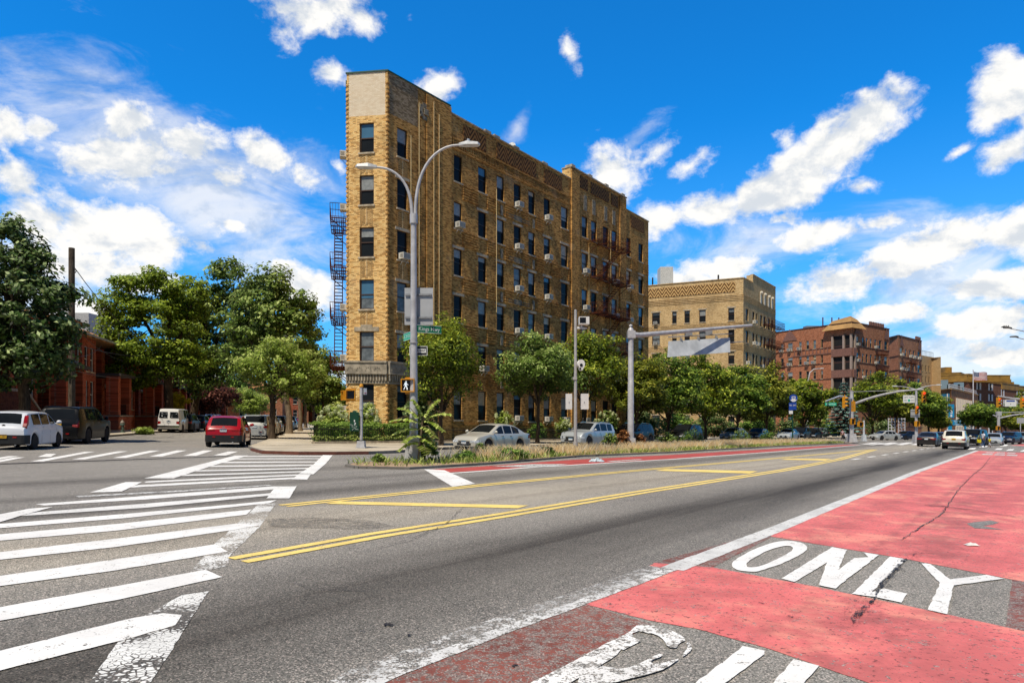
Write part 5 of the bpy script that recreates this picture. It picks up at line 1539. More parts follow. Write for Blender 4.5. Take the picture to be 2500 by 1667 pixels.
def crown(name, blobs, n, size, mat, seed, clump=.75, nclump=70, up=.55, aspect=.5, flat_=.7):
    rng = np.random.default_rng(seed)
    vol = np.array([b[1][0] * b[1][1] + b[1][0] * b[1][2] for b in blobs]); vol = vol / vol.sum()
    n = int(n * DENS); nclump = int(nclump * 1.7); clump *= 1.1
    C_, Nn, Sh = [], [], []
    for (ctr, rad), q in zip(blobs, vol):
        ctr = np.array(ctr); rad = np.array(rad)
        k = max(6, int(nclump * q))
        d = rng.normal(size=(k, 3)); d /= np.linalg.norm(d, axis=1, keepdims=True)
        rr = rng.uniform(.3, 1.0, k) ** .5
        rr *= rng.uniform(.82, 1.12, k)
        cc = ctr + d * rr[:, None] * rad
        m = int(n * q / k)
        for i in range(k):
            sc = clump * rng.uniform(.6, 1.3)
            mm = int(m * rng.uniform(.6, 1.4))
            e = rng.normal(size=(mm, 3)); e /= np.linalg.norm(e, axis=1, keepdims=True)
            r_ = rng.uniform(.25, 1, mm)[:, None] ** .6 * sc
            off = e * r_; off[:, 2] *= flat_
            pos = cc[i] + off
            C_.append(pos)
            Nn.append(e * .6 + d[i] * .5 + np.array([0, 0, up]) + rng.normal(size=(mm, 3)) * .45)
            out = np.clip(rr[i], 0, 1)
            Sh.append(-.02 + .36 * out + .34 * (e[:, 2] > -.15) * r_[:, 0] / sc + rng.uniform(-.05, .1) + rng.normal(0, .16, mm) + .12 * d[i][2])  # outer, upper leaves lighter, inner ones darker: crown shade put into leaf colour
    return leaves_mesh(name, np.concatenate(C_), np.concatenate(Nn), size, mat, rng, np.concatenate(Sh), aspect)
def trunk_mesh(name, h, r, blobs, seed, mat, lean=(0, 0), nlimb=9):
    rg = random.Random(seed); mb = MB()
    top = Vector((lean[0], lean[1], h))
    pts = [Vector((0, 0, -.1)), Vector((0, 0, .12)), Vector((0, 0, .5))]
    for k in range(1, 5):
        f = k / 4; pts.append(Vector((lean[0] * f * f + rg.uniform(-.07, .07), lean[1] * f * f + rg.uniform(-.07, .07), .5 + (h - .5) * f)))
    mb.tube(pts, [r * 1.7, r * 1.35, r * 1.08, r, r * .95, r * .88, r * .8], 10)
    for i in range(nlimb):
        ctr, rad = blobs[i % len(blobs)]
        d = Vector((rg.gauss(0, 1), rg.gauss(0, 1), rg.gauss(.3, .8))).normalized()
        e = Vector(ctr) + Vector((d.x * rad[0], d.y * rad[1], d.z * rad[2])) * .75
        s = pts[-1] - Vector((0, 0, rg.uniform(0, h * .25)))
        m1 = s.lerp(e, .35) + Vector((rg.uniform(-.25, .25), rg.uniform(-.25, .25), .25)); m2 = s.lerp(e, .7) + Vector((rg.uniform(-.2, .2), rg.uniform(-.2, .2), .1))
        mb.tube([s, m1, m2, e], [r * .55, r * .4, r * .22, r * .06], 6)
        for q in (m1, m2):
            for _ in range(2):
                ee = q + Vector((rg.gauss(0, .6), rg.gauss(0, .6), rg.gauss(.3, .5))) * (rad[0] * .35)
                mb.tube([q, q.lerp(ee, .5) + Vector((0, 0, .1)), ee], [r * .2, r * .12, r * .04], 5)
    return mb.mesh(name, mat, 60)
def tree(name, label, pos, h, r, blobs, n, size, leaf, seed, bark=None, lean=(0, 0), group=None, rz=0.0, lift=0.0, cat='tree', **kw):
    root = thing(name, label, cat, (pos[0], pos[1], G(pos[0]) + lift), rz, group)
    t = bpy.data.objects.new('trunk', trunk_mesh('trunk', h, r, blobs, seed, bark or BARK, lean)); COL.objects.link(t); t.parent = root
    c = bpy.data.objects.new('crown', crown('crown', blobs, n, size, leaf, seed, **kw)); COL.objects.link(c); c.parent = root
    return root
def blobs_round(z0, z1, r, seed, k=6):
    rg = random.Random(seed); zc_ = (z0 + z1) / 2; H_ = (z1 - z0) / 2
    out = [((0, 0, zc_), (r * .8, r * .8, H_ * .85))]
    for i in range(k):
        a = 2 * math.pi * i / k + rg.uniform(-.3, .3)
        out.append(((math.cos(a) * r * .55, math.sin(a) * r * .55, zc_ + rg.uniform(-.45, .35) * H_), (r * rg.uniform(.38, .55), r * rg.uniform(.38, .55), H_ * rg.uniform(.32, .5))))
    out.append(((rg.uniform(-.2, .2) * r, rg.uniform(-.2, .2) * r, z1 - H_ * .42), (r * .5, r * .5, H_ * .42)))
    return out

# --- left side
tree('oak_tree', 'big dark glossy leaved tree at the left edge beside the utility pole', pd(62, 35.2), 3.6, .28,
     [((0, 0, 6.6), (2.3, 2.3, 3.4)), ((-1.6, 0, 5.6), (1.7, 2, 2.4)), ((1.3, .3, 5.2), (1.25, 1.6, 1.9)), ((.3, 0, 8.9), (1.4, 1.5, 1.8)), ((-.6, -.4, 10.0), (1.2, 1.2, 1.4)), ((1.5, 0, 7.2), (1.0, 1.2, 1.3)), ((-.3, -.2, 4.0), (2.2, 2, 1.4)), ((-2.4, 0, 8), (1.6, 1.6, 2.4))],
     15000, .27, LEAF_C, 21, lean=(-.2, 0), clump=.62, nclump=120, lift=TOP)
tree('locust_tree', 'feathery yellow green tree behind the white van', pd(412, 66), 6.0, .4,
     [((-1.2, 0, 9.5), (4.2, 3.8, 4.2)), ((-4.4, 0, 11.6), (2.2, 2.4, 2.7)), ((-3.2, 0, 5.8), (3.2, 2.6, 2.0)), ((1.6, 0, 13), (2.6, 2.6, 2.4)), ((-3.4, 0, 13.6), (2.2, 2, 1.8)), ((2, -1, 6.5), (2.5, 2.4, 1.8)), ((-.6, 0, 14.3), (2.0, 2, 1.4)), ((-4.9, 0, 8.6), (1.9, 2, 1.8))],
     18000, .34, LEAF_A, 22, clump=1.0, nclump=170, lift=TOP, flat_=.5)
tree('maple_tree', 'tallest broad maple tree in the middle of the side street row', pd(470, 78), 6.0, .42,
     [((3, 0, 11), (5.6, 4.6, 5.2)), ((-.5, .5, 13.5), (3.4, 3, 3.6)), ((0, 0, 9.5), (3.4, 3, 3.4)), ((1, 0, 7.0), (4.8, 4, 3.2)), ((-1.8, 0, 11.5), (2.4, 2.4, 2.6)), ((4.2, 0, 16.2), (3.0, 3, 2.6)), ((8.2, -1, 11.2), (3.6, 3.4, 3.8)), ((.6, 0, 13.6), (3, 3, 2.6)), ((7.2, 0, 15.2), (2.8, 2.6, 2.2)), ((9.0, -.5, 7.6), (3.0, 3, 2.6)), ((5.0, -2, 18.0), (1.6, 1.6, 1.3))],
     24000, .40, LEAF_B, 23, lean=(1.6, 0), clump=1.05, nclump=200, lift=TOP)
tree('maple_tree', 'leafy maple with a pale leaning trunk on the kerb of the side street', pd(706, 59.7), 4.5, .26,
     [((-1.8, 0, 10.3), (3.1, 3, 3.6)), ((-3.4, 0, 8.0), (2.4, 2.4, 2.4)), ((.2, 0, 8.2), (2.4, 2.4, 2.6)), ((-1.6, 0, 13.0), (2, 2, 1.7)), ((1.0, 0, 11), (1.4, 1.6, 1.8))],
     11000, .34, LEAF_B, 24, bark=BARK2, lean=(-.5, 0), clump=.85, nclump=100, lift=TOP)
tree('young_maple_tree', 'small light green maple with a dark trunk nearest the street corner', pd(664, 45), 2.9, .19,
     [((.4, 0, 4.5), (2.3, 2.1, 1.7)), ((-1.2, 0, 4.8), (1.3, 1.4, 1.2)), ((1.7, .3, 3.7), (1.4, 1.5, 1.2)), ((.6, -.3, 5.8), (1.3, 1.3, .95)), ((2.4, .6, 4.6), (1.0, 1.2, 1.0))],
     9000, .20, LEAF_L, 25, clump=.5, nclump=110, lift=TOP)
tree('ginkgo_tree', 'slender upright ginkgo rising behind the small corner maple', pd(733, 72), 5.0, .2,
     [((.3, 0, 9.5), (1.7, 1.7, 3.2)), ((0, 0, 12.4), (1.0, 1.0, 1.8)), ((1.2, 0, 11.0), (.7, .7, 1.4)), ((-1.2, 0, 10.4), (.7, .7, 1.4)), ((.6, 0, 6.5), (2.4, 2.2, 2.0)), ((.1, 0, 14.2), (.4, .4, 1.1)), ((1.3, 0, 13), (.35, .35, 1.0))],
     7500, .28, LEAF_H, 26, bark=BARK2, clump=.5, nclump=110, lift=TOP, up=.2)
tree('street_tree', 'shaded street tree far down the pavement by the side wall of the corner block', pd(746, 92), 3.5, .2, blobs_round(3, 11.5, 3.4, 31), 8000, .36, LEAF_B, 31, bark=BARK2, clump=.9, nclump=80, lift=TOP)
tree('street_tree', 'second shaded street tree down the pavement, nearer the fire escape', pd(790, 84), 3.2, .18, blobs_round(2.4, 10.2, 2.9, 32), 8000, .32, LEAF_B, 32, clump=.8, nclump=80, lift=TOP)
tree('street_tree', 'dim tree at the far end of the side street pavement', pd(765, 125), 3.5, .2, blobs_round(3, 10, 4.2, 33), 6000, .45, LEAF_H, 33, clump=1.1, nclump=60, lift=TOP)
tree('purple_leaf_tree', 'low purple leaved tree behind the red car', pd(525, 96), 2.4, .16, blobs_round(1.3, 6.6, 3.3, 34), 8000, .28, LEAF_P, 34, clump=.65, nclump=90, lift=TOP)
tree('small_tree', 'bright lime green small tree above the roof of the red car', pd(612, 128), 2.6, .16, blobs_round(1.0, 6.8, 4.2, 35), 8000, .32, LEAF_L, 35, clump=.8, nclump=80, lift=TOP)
tree('yellow_bush', 'bright yellow bush beside the roof of the white van', pd(437, 72), .6, .06, blobs_round(.6, 3.1, 1.0, 36, 4), 2500, .2, LEAF_Y, 36, clump=.35, nclump=30, lift=TOP + .8, cat='bush')
for i, (px, d, h, r, lab) in enumerate(((560, 150, 13, 7, 'far tree closing the side street, left of the lime tree'), (660, 185, 12, 8, 'far tree closing the side street behind the parked cars'), (800, 175, 12, 8, 'far tree at the end of the side street pavement'), (430, 118, 14, 6, 'tall tree behind the row house roofs'), (330, 96, 9, 4, 'tree in the yard behind the row house with brick porch piers'))):
    tree('distant_tree', lab, pd(px, d), 3.5, .3, blobs_round(1.5, h, r, 40 + i), 6000, .6, (LEAF_H, LEAF_B, LEAF_A)[i % 3], 40 + i, clump=1.4, nclump=70)

# --- trees along the highway pavement
HW = [  # px, depth, height, crown r, crown bottom, seed, leaf, label
    (1077, 39.6, 7.6, 2.5, 1.5, 51, LEAF_Z, 'dense street tree behind the twin arm lamp post'),
    (1312, 47.0, 7.6, 3.0, 2.8, 52, LEAF_B, 'dark maple shaped street tree right behind the silver saloon'),
    (1428, 51.5, 8.5, 3.1, 3.0, 53, LEAF_Z, 'street tree behind the white camera pole'),
    (1553, 59.0, 7.7, 3.0, 1.6, 54, LEAF_Z3, 'street tree just right of the mast arm pole'),
    (1632, 65.5, 8.6, 3.6, 1.5, 55, LEAF_Z2, 'street tree under the hanging blank sign panel, left end of the sign'),
    (1722, 72.5, 9.4, 4.2, 1.5, 56, LEAF_Z, 'street tree under the right end of the hanging blank sign panel'),
    (1800, 79.5, 8.9, 3.9, 1.5, 57, LEAF_Z2, 'street tree in front of the right corner of the pale tan block'),
    (1872, 90.0, 9.8, 4.6, 1.5, 58, LEAF_Z3, 'street tree behind the bus stop sign, left of it'),
    (1960, 104, 9.2, 4.7, 1.5, 59, LEAF_Z, 'last street tree before the crossing, right of the bus stop sign')]
HW_ME = {}
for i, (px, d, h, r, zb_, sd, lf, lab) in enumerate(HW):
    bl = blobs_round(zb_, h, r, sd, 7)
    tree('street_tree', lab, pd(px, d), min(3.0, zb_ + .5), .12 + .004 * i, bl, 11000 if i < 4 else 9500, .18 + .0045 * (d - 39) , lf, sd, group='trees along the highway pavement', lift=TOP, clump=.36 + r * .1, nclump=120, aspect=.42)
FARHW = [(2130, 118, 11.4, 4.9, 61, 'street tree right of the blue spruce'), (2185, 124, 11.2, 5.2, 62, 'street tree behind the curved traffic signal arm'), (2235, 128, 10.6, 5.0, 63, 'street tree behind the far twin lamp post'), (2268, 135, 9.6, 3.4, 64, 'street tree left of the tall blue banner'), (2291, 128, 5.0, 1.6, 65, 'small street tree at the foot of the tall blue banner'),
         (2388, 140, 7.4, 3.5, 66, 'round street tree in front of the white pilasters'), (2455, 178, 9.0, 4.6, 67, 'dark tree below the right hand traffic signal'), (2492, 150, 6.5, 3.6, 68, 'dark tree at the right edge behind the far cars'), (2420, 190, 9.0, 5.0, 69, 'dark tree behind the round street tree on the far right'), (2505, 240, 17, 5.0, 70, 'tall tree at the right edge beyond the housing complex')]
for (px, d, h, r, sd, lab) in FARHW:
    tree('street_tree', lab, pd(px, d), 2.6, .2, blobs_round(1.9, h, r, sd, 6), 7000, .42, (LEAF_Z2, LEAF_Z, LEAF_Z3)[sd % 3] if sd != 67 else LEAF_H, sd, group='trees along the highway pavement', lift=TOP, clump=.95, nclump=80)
tree('young_tree', 'thin light green young tree beside the brick wall near the spruce', pd(1998, 112), 2.0, .07, [((0, 0, 3.4), (1.7, 1.6, 1.9)), ((.9, 0, 4.6), (.9, .9, .7))], 1800, .34, LEAF_L, 71, clump=.5, nclump=30, lift=TOP)

def spruce(pos, h, r):
    rng = np.random.default_rng(8)
    root = thing('spruce_tree', 'blue spruce with layered branches beside the traffic signal pole', 'tree', (pos[0], pos[1], G(pos[0]) + TOP))
    mb = MB(); mb.tube([(0, 0, -.1), (0, 0, h * .5), (0, 0, h)], [.2, .12, .02], 8); 
    P_, N_, T_, S_ = [], [], [], []
    for tier in range(17):
        f = tier / 17; z = .9 + (h - 1.1) * f; R_ = r * (1 - f) ** .85 + .12
        nb = int(13 - 7 * f)
        for b in range(nb):
            a = 2 * math.pi * (b + .5 * (tier % 2)) / nb + rng.uniform(-.2, .2); RR = R_ * rng.uniform(.72, 1.12)
            m = int(120 * (1 - f * .6))
            u = rng.uniform(.12, 1, m) ** .7
            x = u * RR; zz = z - .28 * x + .16 * x * x / max(RR, .3)
            wob = rng.normal(0, 1, m) * .16 * (1.25 - u)
            P_.append(np.stack([np.cos(a) * x - np.sin(a) * wob * RR * .8, np.sin(a) * x + np.cos(a) * wob * RR * .8, zz + rng.normal(0, .06, m)], 1))
            N_.append(np.stack([np.cos(a) * .2 + rng.normal(0, .3, m), np.sin(a) * .2 + rng.normal(0, .3, m), np.ones(m)], 1))
            T_.append(np.stack([np.full(m, np.cos(a)), np.full(m, np.sin(a)), rng.normal(-.1, .3, m)], 1) + rng.normal(0, .35, (m, 3)))
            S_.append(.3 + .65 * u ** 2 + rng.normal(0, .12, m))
            e = (math.cos(a) * RR, math.sin(a) * RR, z - .28 * RR + .16 * RR)
            mb.tube([(0, 0, z), e], [.035, .008], 4)
    mb.build('trunk', BARK, root)
    me = leaves_mesh('crown', np.concatenate(P_), np.concatenate(N_), .5, LEAF_S, rng, np.concatenate(S_), .32, np.concatenate(T_))
    c = bpy.data.objects.new('crown', me); COL.objects.link(c); c.parent = root
spruce(pd(2060, 108), 9.3, 3.1)

# --- bushes, hedge, railing
def leaf_box(name, f, u0, u1, z0, z1, o0, o1, n, size, mat, seed):
    rng = np.random.default_rng(seed)
    u = rng.uniform(u0, u1, n); s = rng.integers(0, 3, n)
    z = np.where(s == 0, z1 + rng.normal(0, .035, n), rng.uniform(z0, z1, n))
    o = np.where(s == 1, o1 + rng.normal(0, .04, n), rng.uniform(o0, o1, n))
    bump = .06 * np.sin(u * 3.1) + .05 * np.sin(u * 7.3 + 1)
    pts = np.array([f.P(a, b, c) for a, b, c in zip(u, z + bump * (s == 0), o + bump * (s == 1))])
    nr = np.stack([np.where(s == 1, f.n.x, 0), np.where(s == 1, f.n.y, 0), np.where(s == 0, 1.0, .35)], 1) + rng.normal(0, .5, (n, 3))
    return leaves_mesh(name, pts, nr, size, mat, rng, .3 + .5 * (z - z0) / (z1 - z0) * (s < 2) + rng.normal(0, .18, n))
hf = Face(sw(39.8, -.9), tw(31.0, -30.9), lift=TOP); hr = Face(tw(31.0, -30.9), tw(80, -30.9), lift=TOP)
hs = Face(sw(80, -.9), sw(39.8, -.9), lift=TOP)
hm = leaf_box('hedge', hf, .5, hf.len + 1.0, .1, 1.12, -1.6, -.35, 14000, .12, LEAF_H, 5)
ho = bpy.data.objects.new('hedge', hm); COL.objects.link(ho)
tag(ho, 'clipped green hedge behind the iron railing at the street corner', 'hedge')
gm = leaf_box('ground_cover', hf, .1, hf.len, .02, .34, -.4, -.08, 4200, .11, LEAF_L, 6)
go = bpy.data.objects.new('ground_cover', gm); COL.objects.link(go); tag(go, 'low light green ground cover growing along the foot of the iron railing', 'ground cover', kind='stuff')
def railing(label, faces, h=.95):
    root = thing('iron_fence', label, 'fence', hf.P(0, 0))
    mb = MB(); kb = MB(); rl = MB()
    for f, st in faces:
        n = int(f.len / st)
        for k in range(n + 1):
            u = f.len * k / n; mb.tube([f.P(u, .12, 0), f.P(u, h, 0), f.P(u, h + .07, 0)], [.013, .013, .003], 4)
        for v in (.2, h - .12): rl.tube([f.P(0, v, 0), f.P(f.len, v, 0)], .02, 4)
        f.box(kb, 0, f.len, -.05, .13, -.14, .12)
    for o in (mb.build('bars', M_IRON, root), rl.build('rail', M_IRON, root), kb.build('kerb_stone', M_SILL, root)): pass
    for c in root.children: c.matrix_parent_inverse = Matrix.Translation(-root.location)
railing('low black iron railing with a stone curb round the corner garden', [(hf, .13), (hr, .14), (hs, .16)])
lawn = [sw(39.9, -.85), tw(31, -31.0), tw(79, -31.0), tw(79, -33.2), tw(31.4, -33.2), sw(42, .8), sw(80, 1.5), sw(80, -.85)]
flat('garden_bed', [lawn], M_LAWN, TOP + .02)

def bush(name, label, pos, r, h, leaf, seed, n=2200, size=.14, blossoms=0, group=None, lift=TOP, petal=None):
    root = thing(name, label, 'bush', (pos[0], pos[1], G(pos[0]) + lift), 0, group)
    bl = [((0, 0, h * .5), (r * .8, r * .8, h * .5)), ((r * .4, 0, h * .45), (r * .6, r * .6, h * .4)), ((-r * .4, .1, h * .4), (r * .6, r * .6, h * .38)), ((0, 0, h * .8), (r * .5, r * .5, h * .25))]
    me = crown('foliage', bl, n, size, leaf, seed, clump=r * .28, nclump=40)
    o = bpy.data.objects.new('foliage', me); COL.objects.link(o); o.parent = root
    st = MB(); rg = random.Random(seed)
    for k in range(5):
        a = rg.uniform(0, 6.28); st.tube([(0, 0, -.05), (math.cos(a) * r * .3, math.sin(a) * r * .3, h * .4), (math.cos(a) * r * .6, math.sin(a) * r * .6, h * .85)], [.03, .02, .006], 5)
    st.build('stem', BARK, root)
    if blossoms:
        rng = np.random.default_rng(seed + 1); P_, N_ = [], []
        for k in range(blossoms):
            d = rng.normal(size=3); d[2] = abs(d[2]) * .8 + .1; d[1] = -abs(d[1]) * .8; d /= np.linalg.norm(d)
            c = np.array([d[0] * r, d[1] * r, h * .52 + d[2] * h * .5])
            e = rng.normal(size=(60, 3)); e /= np.linalg.norm(e, axis=1, keepdims=True)
            P_.append(c + e * np.array([.12, .12, .15])); N_.append(e)
        me = leaves_mesh('blossom', np.concatenate(P_), np.concatenate(N_), .085, petal or LEAF_W, rng, rng.uniform(.2, 1, len(P_) * 60), .8)
        b = bpy.data.objects.new('blossom', me); COL.objects.link(b); b.parent = root
    return root
bush('hydrangea_bush', 'pale flowering hydrangea bush left of the corner, behind the green box', pd(818, 43.5), 1.05, 2.2, LEAF_L, 81, 2600, .15, 26)
bush('hydrangea_bush', 'flowering hydrangea bush under the lowest front window of the flatiron block', pd(897, 42.6), .85, 2.3, LEAF_L, 82, 2200, .15, 18)
bush('hydrangea_bush', 'hydrangea bush with few blossoms behind the silver saloon', tw(41, -31.8), .85, 2.2, LEAF_L, 83, 1500, .16, 10)
bush('round_bush', 'round clipped bush behind the railing between two trees', tw(45.5, -31.8), .9, 1.35, LEAF_H, 84, 2200, .13)
bush('hydrangea_bush', 'hydrangea bush with white blossoms behind the silver crossover', tw(57, -31.8), 1.2, 2.6, LEAF_B, 85, 2200, .17, 16)
bush('hydrangea_bush', 'small hydrangea bush left of the camera pole', tw(49.0, -31.6), .7, 1.9, LEAF_L, 86, 1200, .16, 10)
bush('dark_shrub', 'dark shrub against the wall behind the twin lamp post', pd(1030, 41.5), 1.15, 4.4, LEAF_C, 87, 4500, .17)
bush('dark_shrub', 'dark shrub beside the tree trunk at the flatiron wall', tw(32.6, -31.9), .9, 2.6, LEAF_C, 88, 2000, .15)
for i, (px, d, r_, h_) in enumerate(((1560, 70, 1.5, 2.0), (1650, 84, 1.8, 2.2), (1745, 92, 1.8, 2.3), (1840, 98, 2, 2.4), (1935, 112, 2, 2.2), (2020, 125, 1.6, 1.8), (2150, 150, 2.6, 2.6))):
    bush('garden_shrub', ('shrub behind the parked cars, %s' % ('just right of the mast arm pole', 'under the hanging sign panel', 'behind the grey blue saloon', 'behind the dark blue car', 'behind the cars at the bus stop sign', 'left of the spruce at the brick wall', 'under the trees beyond the crossing')[i]), pd(px, d), r_ * 1.5, h_ * 1.35, (LEAF_C, LEAF_H)[i % 2], 90 + i, 2600, .3)
bush('kerb_weeds', 'tuft of weeds at the kerb behind the fire hydrant', pd(352, 52), .8, .5, LEAF_L, 97, 900, .16, lift=0.05)
bush('flower_bush', 'pale blossom bush at the far bend of the side street pavement', pd(826, 60), 1.2, 2.6, LEAF_L, 99, 1800, .2, 22)

# --- the weedy median
def inside(p, poly):
    c = False; n = len(poly)
    for i in range(n):
        a, b = poly[i], poly[(i + 1) % n]
        if (a[1] > p[1]) != (b[1] > p[1]) and p[0] < (b[0] - a[0]) * (p[1] - a[1]) / (b[1] - a[1]) + a[0]: c = not c
    return c
def blades(name, label, n, hmin, hmax, wd, mat, seed, dens, bend=.35, group=None):
    rng = np.random.default_rng(seed); V = []; Sh = []
    pts = []
    while len(pts) < n:
        t = rng.uniform(14, 80); w = rng.uniform(-22, -15)
        p = tw(t, w)
        if inside(p, ISL) and rng.uniform() < dens(t, w, p): pts.append((p, t, w))
    for (p, t, w) in pts:
        h = rng.uniform(hmin, hmax); a = rng.uniform(0, 6.28); b = rng.normal(0, bend, 2) * h
        x, y = p; z = G(x) + .1; dx, dy = math.cos(a) * wd, math.sin(a) * wd
        V += [(x - dx, y - dy, z), (x + dx, y + dy, z), (x + b[0] * .5 + dx * .7, y + b[1] * .5 + dy * .7, z + h * .6), (x + b[0], y + b[1], z + h)]
        Sh.append(rng.uniform(0, 1))
    me = bpy.data.meshes.new(name); m = len(Sh)
    me.from_pydata(V, [], [(4 * i, 4 * i + 1, 4 * i + 2, 4 * i + 3) for i in range(m)])
    at = me.attributes.new('shade', 'FLOAT', 'FACE'); at.data.foreach_set('value', np.array(Sh, np.float32))
    me.materials.append(mat); o = bpy.data.objects.new(name, me); COL.objects.link(o)
    tag(o, label, 'grass', kind='stuff'); return o
STRAW = m_leaf('dry_grass', '#d8b57a', '#f7dfa8', '#fff4d6', .5)
def cn(t): return .5 + .5 * math.sin(t * 1.7) * math.sin(t * .61 + 1)
blades('dry_grass', 'tall straw coloured dry grass on the median strip', 17000, .16, .58, .010, STRAW, 3, lambda t, w, p: (1.0 if t > 18.5 else 0) * (.12 + .88 * (math.sin(t * .9) + .5 * math.sin(t * 2.3 + w) > -.3)) * (1 if w < -16.9 else .2) * (.45 if t > 60 else 1))
blades('green_weeds', 'low green grass and weeds along the edge of the median strip', 13000, .05, .27, .016, LEAF_L, 4, lambda t, w, p: ((.16 + .5 * (cn(t * 2.2) > .62)) if t < 18.2 else (.95 if w > -17.2 else .25)) * (.3 + .7 * cn(t)), .5)
for i, (px, py, r_, h_, lf, lab) in enumerate(((1135, 1130, .45, .34, LEAF_H, 'low green weed clump on the median in front of the silver saloon'), (1245, 1125, .75, .42, LEAF_H, 'spreading grey green weed clump between the lamp post and the camera pole'), (1172, 1122, .3, .6, LEAF_B, 'upright weed clump in dry grass before the silver saloon'), (1487, 1104, .55, 1.0, LEAF_B, 'leafy weed clump beside the camera pole'), (1628, 1097, .7, 1.1, LEAF_B, 'leafy weed clump right of the mast arm pole'), (1690, 1094, .9, 1.2, LEAF_H, 'tall weed clump under the hanging sign panel'), (1810, 1086, .8, 1.3, LEAF_B, 'tall weed clump before the dark blue car'), (1875, 1083, .8, 1.2, LEAF_H, 'weed clump left of the bus stop sign'), (925, 1133, .22, .26, LEAF_B, 'small weed clump on the tip of the median'), (1335, 1118, .4, .4, LEAF_H, 'low weed patch left of the camera pole base'))):
    bush('weed_clump', lab, gp(px, py), r_, h_, lf, 110 + i, 900, .11, lift=.08, group=None)
bush('dead_shrub', 'withered brown shrub left of the mast arm pole base', gp(1518, 1101), .55, 1.15, LEAF_D, 130, 900, .14, lift=.08)
bush('dead_shrub', 'withered brown shrub right of the mast arm pole base', gp(1563, 1100), .4, .9, LEAF_D, 131, 600, .13, lift=.08)

def ailanthus(pos):
    root = thing('tree_of_heaven', 'sapling with long feathered leaves growing at the foot of the twin arm lamp post', 'plant', (pos[0], pos[1], G(pos[0]) + .08))
    rng = np.random.default_rng(14); st = MB(); P_, N_, T_, S_ = [], [], [], []
    st.tube([(0, 0, 0), (.08, 0, .7), (.15, -.05, 1.35)], [.035, .028, .015], 6)
    fr_ = [((.15, 0, 1.3), (.95, -.1, 1.55), 1.9, .55), ((.15, 0, 1.3), (.75, -.2, 1.05), 1.6, .55), ((.15, 0, 1.3), (.62, .0, 2.0), 1.5, .5), ((.15, 0, 1.35), (-.15, -.1, 2.0), 1.2, .5), ((.1, 0, 1.3), (-.55, 0, 1.75), 1.2, .5), ((.1, 0, 1.2), (-.75, -.2, 1.35), 1.1, .5), ((.1, 0, 1.0), (-.7, .1, .95), 1, .5), ((.1, 0, 1.1), (.55, -.4, .85), 1, .5), ((.1, 0, .8), (-.35, -.4, .7), .8, .5), ((.08, 0, .7), (.6, -.3, .55), .8, .5), ((.05, 0, .6), (-.5, -.3, .45), .8, .5), ((.05, 0, .5), (.35, -.5, .35), .8, .5)]
    for (a, b, ln, wd) in fr_:
        a = np.array(a); b = np.array(b); mid = (a + b) / 2 + np.array([0, 0, .16])
        pts = [a, mid, b + np.array([0, 0, -.06])]; st.tube([tuple(p) for p in pts], [.014, .01, .004], 4)
        n = 15
        for k in range(2, n + 1):
            u = k / n; p = (1 - u) ** 2 * a + 2 * u * (1 - u) * mid + u * u * pts[2]
            tg = 2 * (1 - u) * (mid - a) + 2 * u * (pts[2] - mid); tg /= np.linalg.norm(tg)
            sd_ = np.cross(tg, [0, 0, 1]); sd_ /= np.linalg.norm(sd_) + 1e-6
            for s in (-1, 1):
                dd = sd_ * s + tg * .35 + np.array([0, 0, -.35]); l = .21 * (1.1 - .5 * u)
                P_.append(p + dd / np.linalg.norm(dd) * l * .5); N_.append(np.array([0, 0, 1]) + sd_ * s * .3 + rng.normal(0, .12, 3)); T_.append(dd); S_.append(.35 + rng.uniform(0, .6))
    root.scale = (1.22, 1.22, 1.15)
    st.build('stem', BARK2, root)
    me = leaves_mesh('foliage', np.array(P_), np.array(N_), .25, LEAF_L, rng, np.array(S_), .33, np.array(T_))
    o = bpy.data.objects.new('foliage', me); COL.objects.link(o); o.parent = root
ailanthus(gp(1020, 1133))
bush('weed_clump', 'dense leafy weed at the foot of the twin arm lamp post', gp(1033, 1131), .5, .95, LEAF_B, 140, 1600, .12, lift=.08)
# ------------------------------------------------------------------ vehicles
M_CG = m_glass('car_glass', (.008, .009, .010, 1), .03, .16)
M_TYRE = simple('tyre_rubber', '#17161a', .85)
M_RIM = simple('alloy_rim', '#9a9ba0', .3, .85, var=.05)
M_RIMD = simple('dark_rim', '#5d5e62', .35, .8, var=.05)
M_TRIM = simple('black_plastic', '#141415', .6)
M_CHR = simple('chrome', '#c5c7ca', .12, 1.0, var=.03)
M_TAIL = simple('tail_lens', '#8e0d0b', .12, spec=.6, var=.1)
M_TAILC = simple('clear_tail_lens', '#b7666a', .12, spec=.6, var=.2)
M_HEAD = simple('head_lens', '#c9ced3', .08, spec=.8, var=.25, scale=14)
M_AMB = simple('amber_lens', '#b8732a', .15)
M_PLY = simple('yellow_plate', '#c79a1e', .5, var=.03)
M_PLW = simple('white_plate', '#cfd3d6', .5, var=.03)
M_PLB = simple('blue_band', '#1c5a80', .5)
M_PLT = simple('plate_text', '#1a1c2a', .6)

